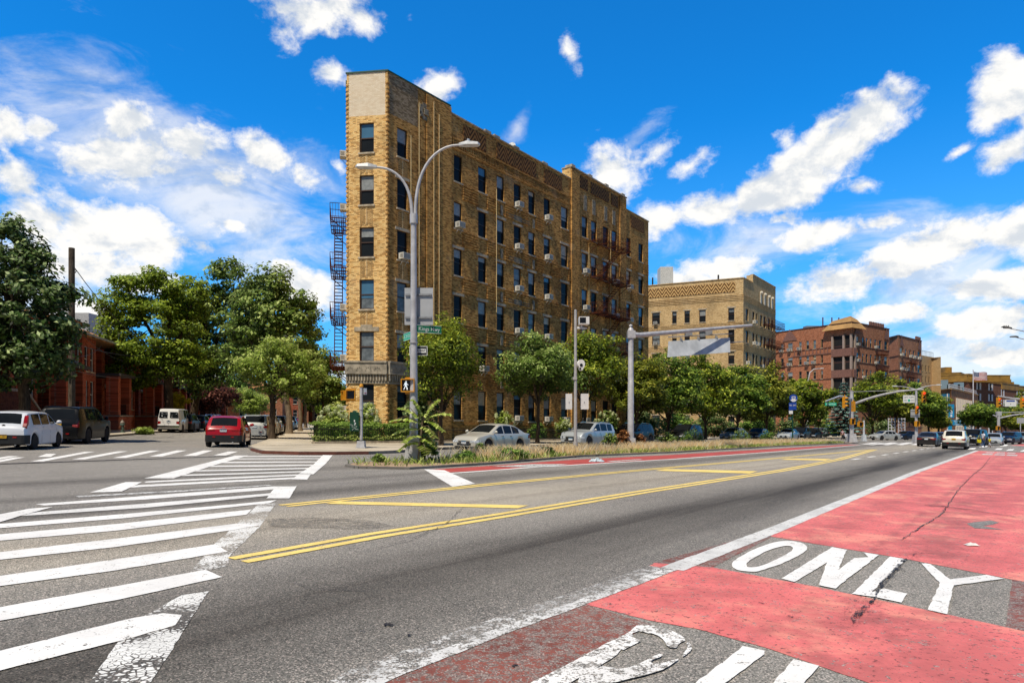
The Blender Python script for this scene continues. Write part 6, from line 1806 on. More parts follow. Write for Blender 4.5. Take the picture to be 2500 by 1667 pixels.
KINDS = {
 'hatch': dict(L=4.14, W=1.80, H=1.61, r=.33, fx=1.27, rx=-1.30, belt=(1.0, 1.04), tum=.17,
    top=[(-2.07, .88), (-1.99, 1.03), (-1.80, 1.48), (-1.62, 1.56), (-.6, 1.61), (.35, 1.58), (1.12, 1.08), (1.85, .97), (2.07, .72)], ws=(.42, 1.08), rw=(-1.97, -1.75), sw=[(-1.45, -.72), (-.62, .18), (.26, .78)]),
 'big_suv': dict(L=5.18, W=2.04, H=1.89, r=.40, fx=1.55, rx=-1.40, belt=(1.20, 1.18), tum=.15,
    top=[(-2.59, 1.0), (-2.52, 1.2), (-2.32, 1.78), (-2.12, 1.86), (0, 1.89), (.5, 1.86), (1.25, 1.28), (2.4, 1.18), (2.59, .95)], ws=(.58, 1.2), rw=(-2.5, -2.3), sw=[(-2.05, -1.15), (-1.05, -.2), (-.1, .85)]),
 'crossover': dict(L=4.38, W=1.84, H=1.60, r=.345, fx=1.32, rx=-1.32, belt=(1.04, .98), tum=.2,
    top=[(-2.19, .9), (-2.10, 1.04), (-1.62, 1.49), (-1.3, 1.57), (-.35, 1.6), (.3, 1.56), (1.15, 1.04), (1.98, .9), (2.19, .66)], ws=(.38, 1.08), rw=(-2.05, -1.62), sw=[(-1.45, -.95), (-.87, -.08), (0.0, .78)]),
 'suv': dict(L=4.66, W=1.90, H=1.70, r=.37, fx=1.42, rx=-1.38, belt=(1.10, 1.04), tum=.18,
    top=[(-2.33, .95), (-2.24, 1.12), (-1.88, 1.6), (-1.6, 1.67), (-.4, 1.7), (.3, 1.66), (1.15, 1.13), (2.1, 1.0), (2.33, .74)], ws=(.38, 1.08), rw=(-2.2, -1.85), sw=[(-1.68, -1.02), (-.93, -.1), (-.02, .78)]),
 'sedan': dict(L=4.80, W=1.81, H=1.48, r=.325, fx=1.42, rx=-1.30, belt=(.95, .90), tum=.24,
    top=[(-2.40, .82), (-2.32, .98), (-1.80, 1.04), (-1.0, 1.40), (-.62, 1.46), (0.0, 1.48), (.42, 1.43), (1.28, .97), (2.2, .80), (2.40, .60)], ws=(.5, 1.2), rw=(-1.72, -1.02), sw=[(-1.2, -.62), (-.54, .12), (.2, .92)]),
 'van': dict(L=5.50, W=2.00, H=2.10, r=.37, fx=1.75, rx=-1.75, belt=(1.22, 1.22), tum=.12,
    top=[(-2.75, 1.0), (-2.73, 1.25), (-2.64, 1.98), (-2.5, 2.07), (0, 2.1), (1.0, 2.06), (1.62, 1.42), (2.58, 1.14), (2.75, .85)], ws=(1.06, 1.55), rw=None, sw=[(-1.15, -.25), (-.1, .55), (.65, 1.2)]),
}
WHEELS = {}
def wheel_mesh(r, rim):
    k = (r, rim.name)
    if k in WHEELS: return WHEELS[k]
    t = MB(); w = .11
    t.lathe([(r * .62, -w), (r * .9, -w), (r * .985, -w * .7), (r, -w * .4), (r, w * .4), (r * .985, w * .7), (r * .9, w), (r * .62, w)], 24, axis='y')
    tm = t.mesh('wheel', M_TYRE, 40)
    q = MB()
    q.lathe([(r * .68, -.06), (r * .68, .085), (r * .64, .1), (r * .60, .085), (r * .58, .03), (.01, .028)], 24, axis='y', m=0)
    for i in range(5):
        a = 2 * math.pi * i / 5 + .3
        for s in (-.16, .16):
            M = Matrix.Rotation(a + s, 4, 'Y')
            q.box(r * .12, r * .62, .035, .085, -.022, .022, 0, M)
    q.lathe([(.07, .03), (.065, .095), (.02, .1)], 12, axis='y')
    q.lathe([(r * .57, .031), (r * .57, .033), (.01, .034)], 20, axis='y', m=1)
    rm = q.mesh('rim', [rim, M_TRIM], 35)
    WHEELS[k] = (tm, rm); return WHEELS[k]

def car(kind, paint, label, cat, rim=None, clad=False, plate='w', rails=False, tail=None, ptxt=None, group=None, taxi=False, extra=None):
    K = KINDS[kind]; Lh, Wh, H, r = K['L'] / 2, K['W'] / 2, K['H'], K['r']
    rim = rim or M_RIM
    tops = K['top']
    def lin(pts, x):
        if x <= pts[0][0]: return pts[0][1]
        for a, b in zip(pts[:-1], pts[1:]):
            if x <= b[0]: return a[1] + (b[1] - a[1]) * (x - a[0]) / (b[0] - a[0])
        return pts[-1][1]
    def top(x):
        e = .07
        return sum(lin(tops, x + q) for q in (-e, -e / 2, 0, e / 2, e)) / 5 if abs(x) < Lh - e else lin(tops, x)
    b0, b1 = K['belt']
    def belt(x): return min(b0 + (b1 - b0) * (x + Lh) / (2 * Lh), top(x) - .045)
    clear = .24 if kind in ('suv', 'big_suv', 'van', 'crossover') else .19
    Ra = r * 1.16
    def bot(x):
        z = clear + .10 * max(0, (abs(x) - Lh + .35) / .35) ** 1.5
        for xw in (K['fx'], K['rx']):
            if abs(x - xw) <= Ra: z = max(z, r * .97 + math.sqrt(max(0, Ra * Ra - (x - xw) ** 2)))
        return z
    def hw(x): return Wh * (1 - .15 * (abs(x) / Lh) ** 9 - .02 * (abs(x) / Lh) ** 2)
    def sec(x):
        w, zb, zt, zl = hw(x), bot(x), top(x), belt(x)
        wt = max(w * .5, w * .955 - K['tum'] * 1.35 * max(0, zt - zl))
        zm = max(zb + .08, min(zl - .08, .62 * zl))
        return [(0, zb), (w * .93, zb), (w * .985, zb + .05), (w, zm), (w * .99, zl - .06), (w * .965, zl), (wt, zt - .055 - .01), (wt * .88, zt - .018), (wt * .45, zt + .004), (0, zt + .01)]
    xs = {-Lh, Lh, -Lh + .03, Lh - .03, -Lh + .08, Lh - .08, -Lh + .16, Lh - .16, -Lh + .3, Lh - .3}
    for xw in (K['fx'], K['rx']):
        for q in (1.0, .97, .88, .72, .5, .25, 0): xs |= {xw + Ra * q, xw - Ra * q}
        xs |= {xw + Ra + .004, xw - Ra - .004}
    for x, _ in tops: xs |= {x, x - .07, x + .07}
    for k in range(1, 12): xs.add(-Lh + 2 * Lh * k / 12)
    xs = sorted(x for x in xs if -Lh <= x <= Lh)
    xs = [x for i, x in enumerate(xs) if i == 0 or x - xs[i - 1] > .0035]
    mb = MB(); np_ = 10
    rows = []
    for x in xs:
        s_ = sec(x)
        rows.append([(x, y, z) for y, z in s_] + [(x, -y, z) for y, z in s_[-2:0:-1]])
    n = len(rows[0]); vs = [p for q in rows for p in q]; fs = []; ms = []
    for i in range(len(rows) - 1):
        for k in range(n):
            k2 = (k + 1) % n
            fs.append((i * n + k, i * n + k2, (i + 1) * n + k2, (i + 1) * n + k))
            ms.append(1 if k in (0, n - 1) else (2 if clad and k in (1, n - 2) else 0))
    kk = len(mb.v); mb.v += vs
    for f, m in zip(fs, ms): mb.f.append(f); mb.m.append(m)
    mb.f.append(tuple(range(n))); mb.m.append(0)
    mb.f.append(tuple((len(rows) - 1) * n + k for k in range(n - 1, -1, -1))); mb.m.append(0)
    def side_y(x, z):
        s_ = sec(x)
        for a, b in zip(s_[1:], s_[2:]):
            if a[1] <= z <= b[1]: return a[0] + (b[0] - a[0]) * (z - a[1]) / max(1e-6, b[1] - a[1])
        return s_[1][0] if z < s_[1][1] else s_[6][0]
    def spatch(m_, x0, x1, z0, z1, side, off=.006, nx=6, m=0, nz=2):
        """patch lying on the flank; z0/z1 numbers or functions of x"""
        for i in range(nx):
            xa, xb = x0 + (x1 - x0) * i / nx, x0 + (x1 - x0) * (i + 1) / nx
            for j in range(nz):
                def Z(x, q):
                    a = z0(x) if callable(z0) else z0; b = z1(x) if callable(z1) else z1
                    return a + (b - a) * q
                P_ = []
                for x, q in ((xa, j / nz), (xb, j / nz), (xb, (j + 1) / nz), (xa, (j + 1) / nz)):
                    z = Z(x, q); P_.append((x, side * (side_y(x, z) + off), z))
                m_.quad(*P_, m=m)
    # door seams and sill line as dark grooves on the flank
    sws = K['sw']
    seams = [sws[-1][1] + .12, (sws[-1][0] + sws[-2][1]) / 2, (sws[-2][0] + sws[-3][1]) / 2 if kind != 'van' else sws[-2][0] - .05]
    for sx in seams:
        for s in (1, -1):
            if all(abs(sx - xw) > Ra for xw in (K['fx'], K['rx'])): spatch(mb, sx - .007, sx + .007, clear + .1, lambda x: belt(x) - .01, s, .0025, 1, 1, 3)
            else: spatch(mb, sx - .007, sx + .007, r * 2.2, lambda x: belt(x) - .01, s, .0025, 1, 1, 2)
    root = thing('passenger_van' if kind == 'van' else 'car', label, cat, group=group)
    body = mb.build('body', [paint, M_TRIM, M_TRIM], root, smooth=32)
    # glass
    def top_patch(name, x0, x1, shr=.9, off=(.004, .007)):
        g_ = MB(); N_ = 7
        sgn = 1 if x0 > 0 or (x0 + x1) > 0 else -1
        for i in range(N_):
            xa, xb = x0 + (x1 - x0) * i / N_, x0 + (x1 - x0) * (i + 1) / N_
            rowsx = []
            for x in (xa, xb):
                s_ = sec(x); q = [s_[6], s_[7], s_[8], s_[9]]
                l = [(x + sgn * off[0], y * shr, z + off[1]) for y, z in q]
                rowsx.append([(a, -b, c) for a, b, c in l] + [l[k] for k in (2, 1, 0)])
            for k in range(6): g_.quad(rowsx[0][k], rowsx[0][k + 1], rowsx[1][k + 1], rowsx[1][k])
        return g_.build(name, M_CG, root, smooth=60)
    top_patch('windshield', K['ws'][0], K['ws'][1])
    if K['rw']:
        rwn = top_patch('rear_window', K['rw'][1], K['rw'][0], .88)
    for (a, b) in sws:
        for s in (1, -1):
            g_ = MB()
            def zlo(x): return belt(x) + .035
            def zhi(x): return max(zlo(x) + .005, top(x) - .105)
            spatch(g_, a, b, zlo, zhi, s, .006, 8, 0, 2)
            g_.build('side_window', M_CG, root, smooth=60)
    # wheels
    tm, rm = wheel_mesh(r, rim)
    for xw in (K['fx'], K['rx']):
        for s in (1, -1):
            w = bpy.data.objects.new('wheel', tm); COL.objects.link(w); w.parent = root
            w.location = (xw, s * (Wh - .125), r); w.rotation_euler = (0, 0, 0 if s > 0 else math.pi)
            q = bpy.data.objects.new('rim', rm); COL.objects.link(q); q.parent = w
    # lights
    zt_f, zt_r = top(Lh), top(-Lh)
    for s in (1, -1):
        h = MB(); z1 = zt_f - .02 + (.04 if kind == 'sedan' else 0); z0 = z1 - (.15 if kind != 'van' else .2)
        spatch(h, Lh - .32, Lh - .001, z0, lambda x: min(z1 + .05 * (Lh - x), belt(x) - .01), s, .008, 4)
        ye = hw(Lh); a = (Lh + .008, s * (ye + .006), z0); 
        h.quad(a, (Lh + .010, s * ye * .56, z0 + .02), (Lh + .010, s * ye * .56, z1 - .03), (Lh + .008, s * (ye + .006), z1 - .02))
        h.build('headlight', M_HEAD, root)
        t = MB(); 
        if kind in ('hatch',): za, zb_ = .92, 1.42
        elif kind == 'big_suv': za, zb_ = .85, 1.22
        elif kind == 'van': za, zb_ = .75, 1.08
        elif kind == 'sedan': za, zb_ = .70, .90
        else: za, zb_ = .80, 1.02
        dx = {'hatch': .30, 'big_suv': .12, 'van': .06, 'sedan': .34, 'crossover': .32, 'suv': .24}[kind]
        if kind == 'hatch':
            P_ = [(-1.99, .88), (-1.86, .93), (-1.77, 1.10), (-1.76, 1.28), (-1.80, 1.42), (-1.86, 1.36), (-1.96, 1.10), (-2.03, .98)]
            t.prism([(x, z) for x, z in P_], s * (side_y(-1.85, 1.0) - .14), s * (side_y(-1.85, 1.05) + .012), 'y', 0)
            t.prism([(-1.93, 1.06), (-1.84, 1.08), (-1.82, 1.24), (-1.90, 1.22)], s * (side_y(-1.85, 1.0) - .1), s * (side_y(-1.85, 1.05) + .016), 'y', 1)
        else:
            spatch(t, -Lh + .001, -Lh + dx, za, lambda x: min(zb_, belt(x) - .012), s, .009, 4)
            ye = hw(-Lh); wq = .5 if kind in ('sedan', 'crossover') else .74
            t.quad((-Lh - .008, s * (ye + .006), za), (-Lh - .010, s * ye * wq, za + .04), (-Lh - .010, s * ye * wq, min(zb_, zt_r) - .015), (-Lh - .008, s * (ye + .006), min(zb_, zt_r) - .005))
        t.build('taillight', [tail or M_TAIL, M_TAILC] , root)
        m = MB(); mx = K['ws'][1] - .18; mz = belt(mx) + .12
        m.ball((mx, s * (hw(mx) + .10), mz), .08, .11, .085, 8, 6); m.box(mx - .02, mx + .03, min(s * (hw(mx) - .05), s * (hw(mx) + .08)), max(s * (hw(mx) - .05), s * (hw(mx) + .08)), mz - .08, mz - .04)
        m.build('mirror', paint if kind not in ('van',) else M_TRIM, root, smooth=60)
        for (a, b) in sws[1:]:
            d = MB(); hx = a + .13; hz_ = belt(hx) - .10; y = side_y(hx, hz_)
            d.box(hx - .09, hx + .09, min(s * y, s * (y + .03)), max(s * y, s * (y + .03)), hz_ - .016, hz_ + .016)
            d.build('door_handle', paint if kind in ('crossover', 'hatch', 'suv') else M_CHR, root)
        if rails:
            q = MB(); x0, x1 = K['rw'][1] + .25, K['ws'][0] - .35
            pts = []
            for i in range(9):
                x = x0 + (x1 - x0) * i / 8; s_ = sec(x)[6]; pts.append((x, s * (s_[0] - .03), s_[1] + (.07 if 0 < i < 8 else .03)))
            q.tube(pts, .02, 6); q.build('roof_rail', M_CHR if kind != 'big_suv' else M_TRIM, root, smooth=60)
    # grille, bumpers, plates
    g_ = MB(); ye = hw(Lh)
    g_.box(Lh - .05, Lh + .012, -ye * .5, ye * .5, zt_f - .22, zt_f - .05); g_.box(Lh - .05, Lh + .012, -ye * .62, ye * .62, clear + .14, clear + .26)
    for k in range(3): g_.box(Lh, Lh + .018, -ye * .48, ye * .48, zt_f - .20 + k * .05, zt_f - .185 + k * .05, 1)
    g_.build('grille', [M_TRIM, M_CHR], root)
    bm_ = MB()
    zb2 = .62 if clad or kind == 'hatch' else .42
    if kind == 'van':
        bm_.box(-Lh - .14, -Lh + .02, -ye * 1.05, ye * 1.05, .46, .64); bm_.build('bumper', M_CHR, root)
    elif clad or kind in ('hatch', 'big_suv', 'suv'):
        for i in range(8):
            pass
        pts = [(-Lh + .5, side_y(-Lh + .5, .5) + .012)] if False else []
        poly = []
        for q in range(9):
            x = -Lh + .30 * (1 - q / 8) ; poly.append((x, hw(x) + .014))
        ring = poly + [(-Lh - .03, hw(-Lh) * .9)] 
        full = ring + [(x, -y) for x, y in ring[::-1]] + [(-Lh + .2, -hw(0) * .5), (-Lh + .2, hw(0) * .5)]
        bm_.prism(full, clear + .06, zb2, 'z'); bm_.build('bumper', M_TRIM if (clad or kind == 'hatch') else paint, root)
        d = MB(); d.box(-Lh - .045, -Lh - .028, -.5, -.36, .50, .56); d.box(-Lh - .045, -Lh - .028, .36, .5, .50, .56); d.build('reflector', M_TAIL, root)
    else:
        full = []
        for q in range(7): x = -Lh + .22 * (1 - q / 6); full.append((x, hw(x) + .008))
        full = full + [(-Lh - .035, hw(-Lh) * .88)]; full = full + [(x, -y) for x, y in full[::-1]]
        bm_.prism(full, clear + .12, .56, 'z'); bm_.build('bumper', paint, root)
        d = MB(); d.box(-Lh - .04, -Lh + .05, -Wh * .6, Wh * .6, clear + .08, clear + .2); d.build('valance', M_TRIM, root)
    pz = {'hatch': .56, 'big_suv': .98, 'van': .95, 'sedan': .78, 'crossover': .86, 'suv': .90}[kind]
    px_ = -Lh - (.05 if kind == 'hatch' else .012)
    if kind == 'big_suv': px_ = -Lh - .015
    for (xx, zz, sg) in ((px_, pz, -1), (Lh + .02, clear + .3, 1)):
        p = MB(); p.box(min(xx, xx + .012 * sg), max(xx, xx + .012 * sg), -.155, .155, zz - .075, zz + .075)
        yel = plate == 'y'
        po = p.build('license_plate', M_PLY if yel else M_PLW, root)
        p = MB(); xo = xx + .014 * sg
        if yel: p.quad((xo, -.15, zz + .045), (xo, .15, zz + .045), (xo, .15, zz + .07), (xo, -.15, zz + .07)); p.build('plate_band', M_PLT, po)
        else: p.quad((xo, -.155, zz + .03), (xo, .155, zz + .03), (xo, .155, zz + .075), (xo, -.155, zz + .075)); p.build('plate_band', M_PLB, po)
        if ptxt: text_obj('lettering', ptxt, .085, M_PLT, po, (xo, 0, zz - .01), (R(90), 0, R(-90) if sg < 0 else R(90)), fit=.26)
    if kind in ('crossover', 'suv', 'hatch', 'sedan', 'big_suv'):
        bd = MB(); bz = {'hatch': .98, 'crossover': .99, 'suv': 1.0, 'sedan': .90, 'big_suv': 1.12}[kind]
        xb = -Lh - .002 if bz < zt_r else -Lh + .06
        bd.lathe([(.01, -.012), (.065, -.012), (.065, .004), (.01, .006)], 12, (xb, 0, bz), 'x'); bd.build('badge', M_CHR if kind != 'hatch' else M_TRIM, root)
        ex = MB(); ex.tube([(-Lh + .1, -.45, clear + .02), (-Lh - .02, -.45, clear + .02)], .035, 8); ex.build('exhaust', M_CHR, root)
    if kind == 'van':
        for s in (1, -1):
            w = MB()
            def rp(y, z): 
                for i in range(40):
                    x = -Lh + .2 * i / 40
                    if top(x) >= z: return (x - .04, y, z)
                return (-Lh + .2, y, z)
            for k_ in range(8):
                za, zb_ = 1.30 + .5 * k_ / 8, 1.30 + .5 * (k_ + 1) / 8
                ya, yb_ = .76 - .06 * k_ / 8, .76 - .06 * (k_ + 1) / 8
                w.quad(rp(s * .10, za), rp(s * ya, za), rp(s * yb_, zb_), rp(s * .10, zb_))
            w.build('rear_window', M_CG, root)
            st = MB(); rg = random.Random(5 + s)
            for k in range(9 if s > 0 else 4):
                y, z, q = s * rg.uniform(.16, .64), rg.uniform(1.36, 1.72), rg.uniform(.012, .026)
                a = rp(y - q, z - q); st.quad((a[0] - .006, y - q, z - q), (a[0] - .006, y + q, z - q), (rp(0, z + q)[0] - .006, y + q, z + q), (rp(0, z + q)[0] - .006, y - q, z + q))
            st.build('sticker', M_PLW, root)
        dl = MB(); dl.box(-Lh - .006, -Lh + .02, -.006, .006, .66, 1.02)
        for z in (.78, .98, 1.2): dl.box(-Lh - .02, -Lh + .03, -.9, -.82, z, z + .05); dl.box(-Lh - .02, -Lh + .03, .82, .9, z, z + .05)
        dl.box(-Lh - .03, -Lh, -.06, .06, 1.0, 1.06); dl.build('door_hinge', M_TRIM, root)
    return root

def put(c, x, y, head, lift=0.0):
    n = Vector((S, 0, 1)).normalized(); h = Vector((head[0], head[1], 0)).normalized()
    xa = (h - n * h.dot(n)).normalized(); ya = n.cross(xa)
    Mx = Matrix((xa, ya, n)).transposed(); c.rotation_euler = Mx.to_euler(); c.location = (x, y, G(x) + lift)
def recolor(c, paint, label, group=None):
    c['label'] = label
    if group: c['group'] = group
    for o in c.children:
        if o.name.split('.')[0] in ('body', 'mirror', 'bumper') and o.material_slots and not o.material_slots[0].material.name.startswith(('black_pl', 'chrome')):
            o.material_slots[0].link = 'OBJECT'; o.material_slots[0].material = paint
    return c
W_ = m_car('white_car_paint', '#d3d6dc'); BK = m_car('black_car_paint', '#0a0b0d'); RD = m_car('red_car_paint', '#9a0710'); SV = m_car('silver_car_paint', '#a9aba8', .2)
CHM = m_car('champagne_car_paint', '#b3afa2', .2); GY = m_car('grey_car_paint', '#3b3d3f', .1); BL = m_car('dark_blue_paint', '#131e33', 0); BG = m_car('blue_grey_paint', '#6b7b86', .2); IV = m_car('ivory_car_paint', '#cfcabb'); LB = m_car('light_blue_silver', '#a0a5a8', .2); CR = m_car('bright_red_paint', '#a51226')
VW = m_car('van_white', '#dddcd8')
nB = (-B[0], -B[1]); nA = (-A[0], -A[1])
GL = 'cars parked on the left side of the side street'; GRs = 'cars parked on the right side of the side street'; GH = 'cars parked along the highway pavement'; GT = 'cars on the far part of the highway'
# left kerb of the side street (facing away)
soul = car('hatch', W_, 'white boxy hatchback parked at the left edge, nearest the camera', 'car', plate='y', ptxt='T 1-4804', group=GL)
c0 = (sw(0, 0)); 
def sp(t, w): return sw(t, w)
def tproj(p): return p[0] * B[0] + p[1] * B[1]
ts = tproj((-20.0, 28.67)); put(soul, *sw(ts + 1.30, -11.95 - .9), B)
yuk = car('big_suv', BK, 'long black sport utility vehicle parked in front of the white hatchback', 'car', rails=True, tail=M_TAIL, plate='y', group=GL)
ts = tproj((-21.7, 35.0)); put(yuk, *sw(ts + 1.40, -11.95 - 1.02), B)
van = car('van', VW, 'old white passenger van with dark stickered rear windows', 'van', rim=M_RIMD, plate='w', ptxt='HKR 4170', group=GL)
ts = tproj((-29.2, 60.0)); put(van, *sw(ts + 1.75, -12.5 - 1.0), B)
# red crossover and the line on the right
red = car('crossover', RD, 'red crossover with a black lower bumper by the crossing corner', 'car', clad=True, plate='w', ptxt='JFB 8129', rails=True)
ts = tproj((-13.71, 35.09)); put(red, *sw(ts + 1.32, -4.25 - .92), B)
suvA = car('suv', SV, 'pale silver crossover parked behind the red car, half hidden by it', 'car', plate='w', rails=True, group=GRs, tail=M_TAIL)
put(suvA, *sw(51.5, -5.0), B)
GLd = [('suv', BK, 'black crossover parked just beyond the white van', 69.8), ('crossover', BL, 'dark blue crossover parked two places beyond the white van', 76.5), ('suv', GY, 'dark grey crossover further up the left kerb, seen over the red car', 86.0), ('sedan', LB, 'pale saloon far up the left kerb of the side street', 93.0)]
protos = {'suv': suvA, 'crossover': red}
sedan0 = car('sedan', CHM, 'silver beige saloon parked facing the camera beside the flatiron block', 'car', plate='w', ptxt='DZM 4816', group=GH)
protos['sedan'] = sedan0
for k, p, lab, t in GLd:
    c = recolor(dup(protos[k]), p, lab, GL); put(c, *sw(t, -13.1), B)
for k, p, lab, t in (('suv', SV, 'silver car behind the dark trunk of the small corner maple', 58.0), ('sedan', GY, 'dark grey saloon third in the line right of the red car', 64.2), ('suv', BK, 'black crossover behind the leaning pale trunk', 70.5), ('crossover', W_, 'white crossover deep in the shade of the side street pavement trees', 77), ('sedan', BK, 'black saloon deep in the side street line', 84), ('suv', LB, 'pale crossover at the far end of the right side street line', 91), ('sedan', RD, 'dark red saloon last in the right side street line', 98)):
    c = recolor(dup(protos[k]), p, lab, GRs); put(c, *sw(t, -5.0), B)
# along the highway, parked facing the camera
def hwpos(t, w=-23.45): return tw(t, w)
tc = TW((-1.21, 35.45))[0]; put(sedan0, *tw(tc + 1.42, -22.3 - .9), nA)
rav = recolor(dup(suvA), LB, 'silver blue crossover parked facing the camera behind the camera pole', GH)
put(rav, *pd(1437, 47.0), nA)
for k, p, lab, px, d in (('suv', BK, 'black crossover parked behind the mast arm pole', 1543, 53.5), ('suv', BK, 'black crossover with bright headlights below the blank sign panel', 1672, 63.5), ('sedan', BG, 'blue grey saloon parked facing the camera right of the black crossover', 1792, 75.0), ('sedan', BL, 'dark blue saloon tucked behind the blue grey saloon', 1850, 81.5), ('sedan', LB, 'pale blue grey saloon parked left of the bus stop sign', 1925, 89.0), ('suv', BK, 'black crossover parked right behind the bus stop sign', 1955, 95), ('sedan', BK, 'black saloon last before the crossing, right of the bus stop sign', 1984, 101.5)):
    c = recolor(dup(protos[k]), p, lab, GH); put(c, *pd(px, d), nA)
c = recolor(dup(suvA), GY, 'dark grey crossover turning off behind the bus stop cars', GT); put(c, *pd(1990, 118), (-.35, .93))
c = recolor(dup(sedan0), SV, 'silver saloon parked beneath the trees beyond the traffic signal', GT); put(c, *pd(2160, 104), (-.95, -.3))
c = recolor(dup(sedan0), BL, 'dark blue saloon in the shade right of the silver saloon', GT); put(c, *pd(2213, 112), (-.9, -.4))
hon = car('sedan', m_car('bronze_grey_paint', '#2b2725', .4), 'dark bronze saloon driving away, left of the white crossover', 'car', plate='w', group=GT)
x0, y0 = gp(2262, 1090); put(hon, x0 + A[0] * 2.0, y0 + A[1] * 2.0, A)
edge = car('suv', IV, 'white crossover driving away with bright red tail lights', 'car', plate='y', clad=True, group=GT)
x0, y0 = gp(2328, 1096.5); put(edge, x0 + A[0] * 2.2, y0 + A[1] * 2.2, A)
c = recolor(dup(hon), BL, 'dark blue saloon half hidden between the bronze saloon and the white crossover', GT); put(c, *pd(2294, 84), A)
big = recolor(dup(yuk), BK, 'large black sport utility vehicle facing the camera behind the walking woman', GT); put(big, *pd(2375, 79.5), (-.75, -.66))
c = recolor(dup(sedan0), LB, 'grey silver saloon facing the camera right of the walking child', GT); put(c, *pd(2427, 83), (-.62, -.78))
c = recolor(dup(suvA), BL, 'dark blue crossover in the queue at the far right', GT); put(c, *pd(2464, 93), (-.8, -.6))
c = recolor(dup(sedan0), GY, 'dark saloon behind the grey silver saloon at the far right', GT); put(c, *pd(2450, 104), (-.62, -.78))
c = recolor(dup(suvA), W_, 'white crossover in the far right queue behind the blue one', GT); put(c, *pd(2476, 108), (-.62, -.78))
c = recolor(dup(sedan0), CR, 'bright red saloon at the far right edge', GT); put(c, *pd(2486, 125), (-.62, -.78))
c = recolor(dup(suvA), BG, 'teal grey crossover cut off by the right edge', GT); put(c, *pd(2506, 96), (-.62, -.78))
# ------------------------------------------------------------------ street furniture
M_GALV = simple('galvanised_steel', '#b3b2b4', .5, .1, var=.1, scale=3)
M_GALVD = simple('dull_steel', '#8d8f92', .5, .1, var=.12, scale=3)
M_SIGNB = simple('sign_back_aluminium', '#a9abad', .5, .1, var=.06, scale=1)
M_YSIG = simple('signal_yellow', '#c98a10', .5, var=.1)
M_GRN = simple('street_sign_green', '#0c6b4a', .5, var=.04)
M_GRN2 = simple('street_sign_teal', '#1fae8c', .5, var=.04)
M_BLK = simple('sign_black', '#111214', .5, var=.03)
M_WHS = simple('sign_white', '#dadbd8', .5, var=.02)
M_DGRN = simple('dark_green_paint', '#0d4029', .45)
M_LENS = simple('dark_lens', '#1a1613', .3)
M_REDL = simple('red_signal_lit', '#c01808', .3, emit=((1, .06, .02, 1), 1.3))
M_WALKL = simple('walk_figure_lit', '#e6eef2', .3, emit=((.85, .95, 1, 1), .7))
M_BLUE = simple('bus_stop_blue', '#123f9a', .45, var=.04)
M_REDS = simple('sign_red', '#b3202a', .5, var=.04)
M_BASE = simple('grey_painted_base', '#8e97a5', .6, var=.15, scale=4)
def box_at(mb, x0, x1, y0, y1, z0, z1, m=0, M=None): mb.box(x0, x1, y0, y1, z0, z1, m, M)
def pole_base(mb, w0, w1, h): 
    a, b = w0 / 2, w1 / 2
    mb.add([(-a, -a, 0), (a, -a, 0), (a, a, 0), (-a, a, 0), (-b, -b, h), (b, -b, h), (b, b, h), (-b, b, h)], [(3, 2, 1, 0), (4, 5, 6, 7), (0, 1, 5, 4), (1, 2, 6, 5), (2, 3, 7, 6), (3, 0, 4, 7)])
    mb.box(-a * 1.15, a * 1.15, -a * 1.15, a * 1.15, 0, .06)
def face_cam(x, y): return 0.0
def lamp_head(mb, x, y, z, sgn, m=0):
    for q in ((0, .62, .09, .07), ):
        pts = [(x, y, z), (x + sgn * .1, y, z + .02), (x + sgn * .55, y, z + .04), (x + sgn * .72, y, z + .03)]
    mb.add([(x, y - .06, z - .03), (x, y + .06, z - .03), (x + sgn * .3, y + .16, z - .02), (x + sgn * .7, y + .14, z - .01), (x + sgn * .78, y, z + .0), (x + sgn * .7, y - .14, z - .01), (x + sgn * .3, y - .16, z - .02),
            (x, y - .05, z + .06), (x, y + .05, z + .06), (x + sgn * .3, y + .12, z + .12), (x + sgn * .7, y + .09, z + .09), (x + sgn * .78, y, z + .05), (x + sgn * .7, y - .09, z + .09), (x + sgn * .3, y - .12, z + .12)],
           [tuple(range(7)), tuple(range(13, 6, -1))] + [(k, (k + 1) % 7, (k + 1) % 7 + 7, k + 7) for k in range(7)], m)
def ped_figure(mb, cx, cy, z, s, m=0):
    """walking person symbol on a plate, facing -y"""
    def q(pts): mb.poly([(cx + x * s, cy, z + y * s) for x, y in pts], m)
    q([(math.cos(a) * .09 + .05, math.sin(a) * .09 + .86) for a in [k * math.pi / 4 for k in range(8)]])
    q([(-.08, .76), (.1, .76), (.12, .42), (-.06, .42)]); q([(-.06, .44), (.04, .42), (-.16, 0), (-.26, 0)]); q([(.0, .44), (.12, .44), (.2, .2), (.22, 0), (.12, 0), (.1, .18)])
    q([(-.08, .76), (-.04, .66), (-.16, .42), (-.22, .46)]); q([(.1, .74), (.08, .64), (.26, .46), (.3, .52)])

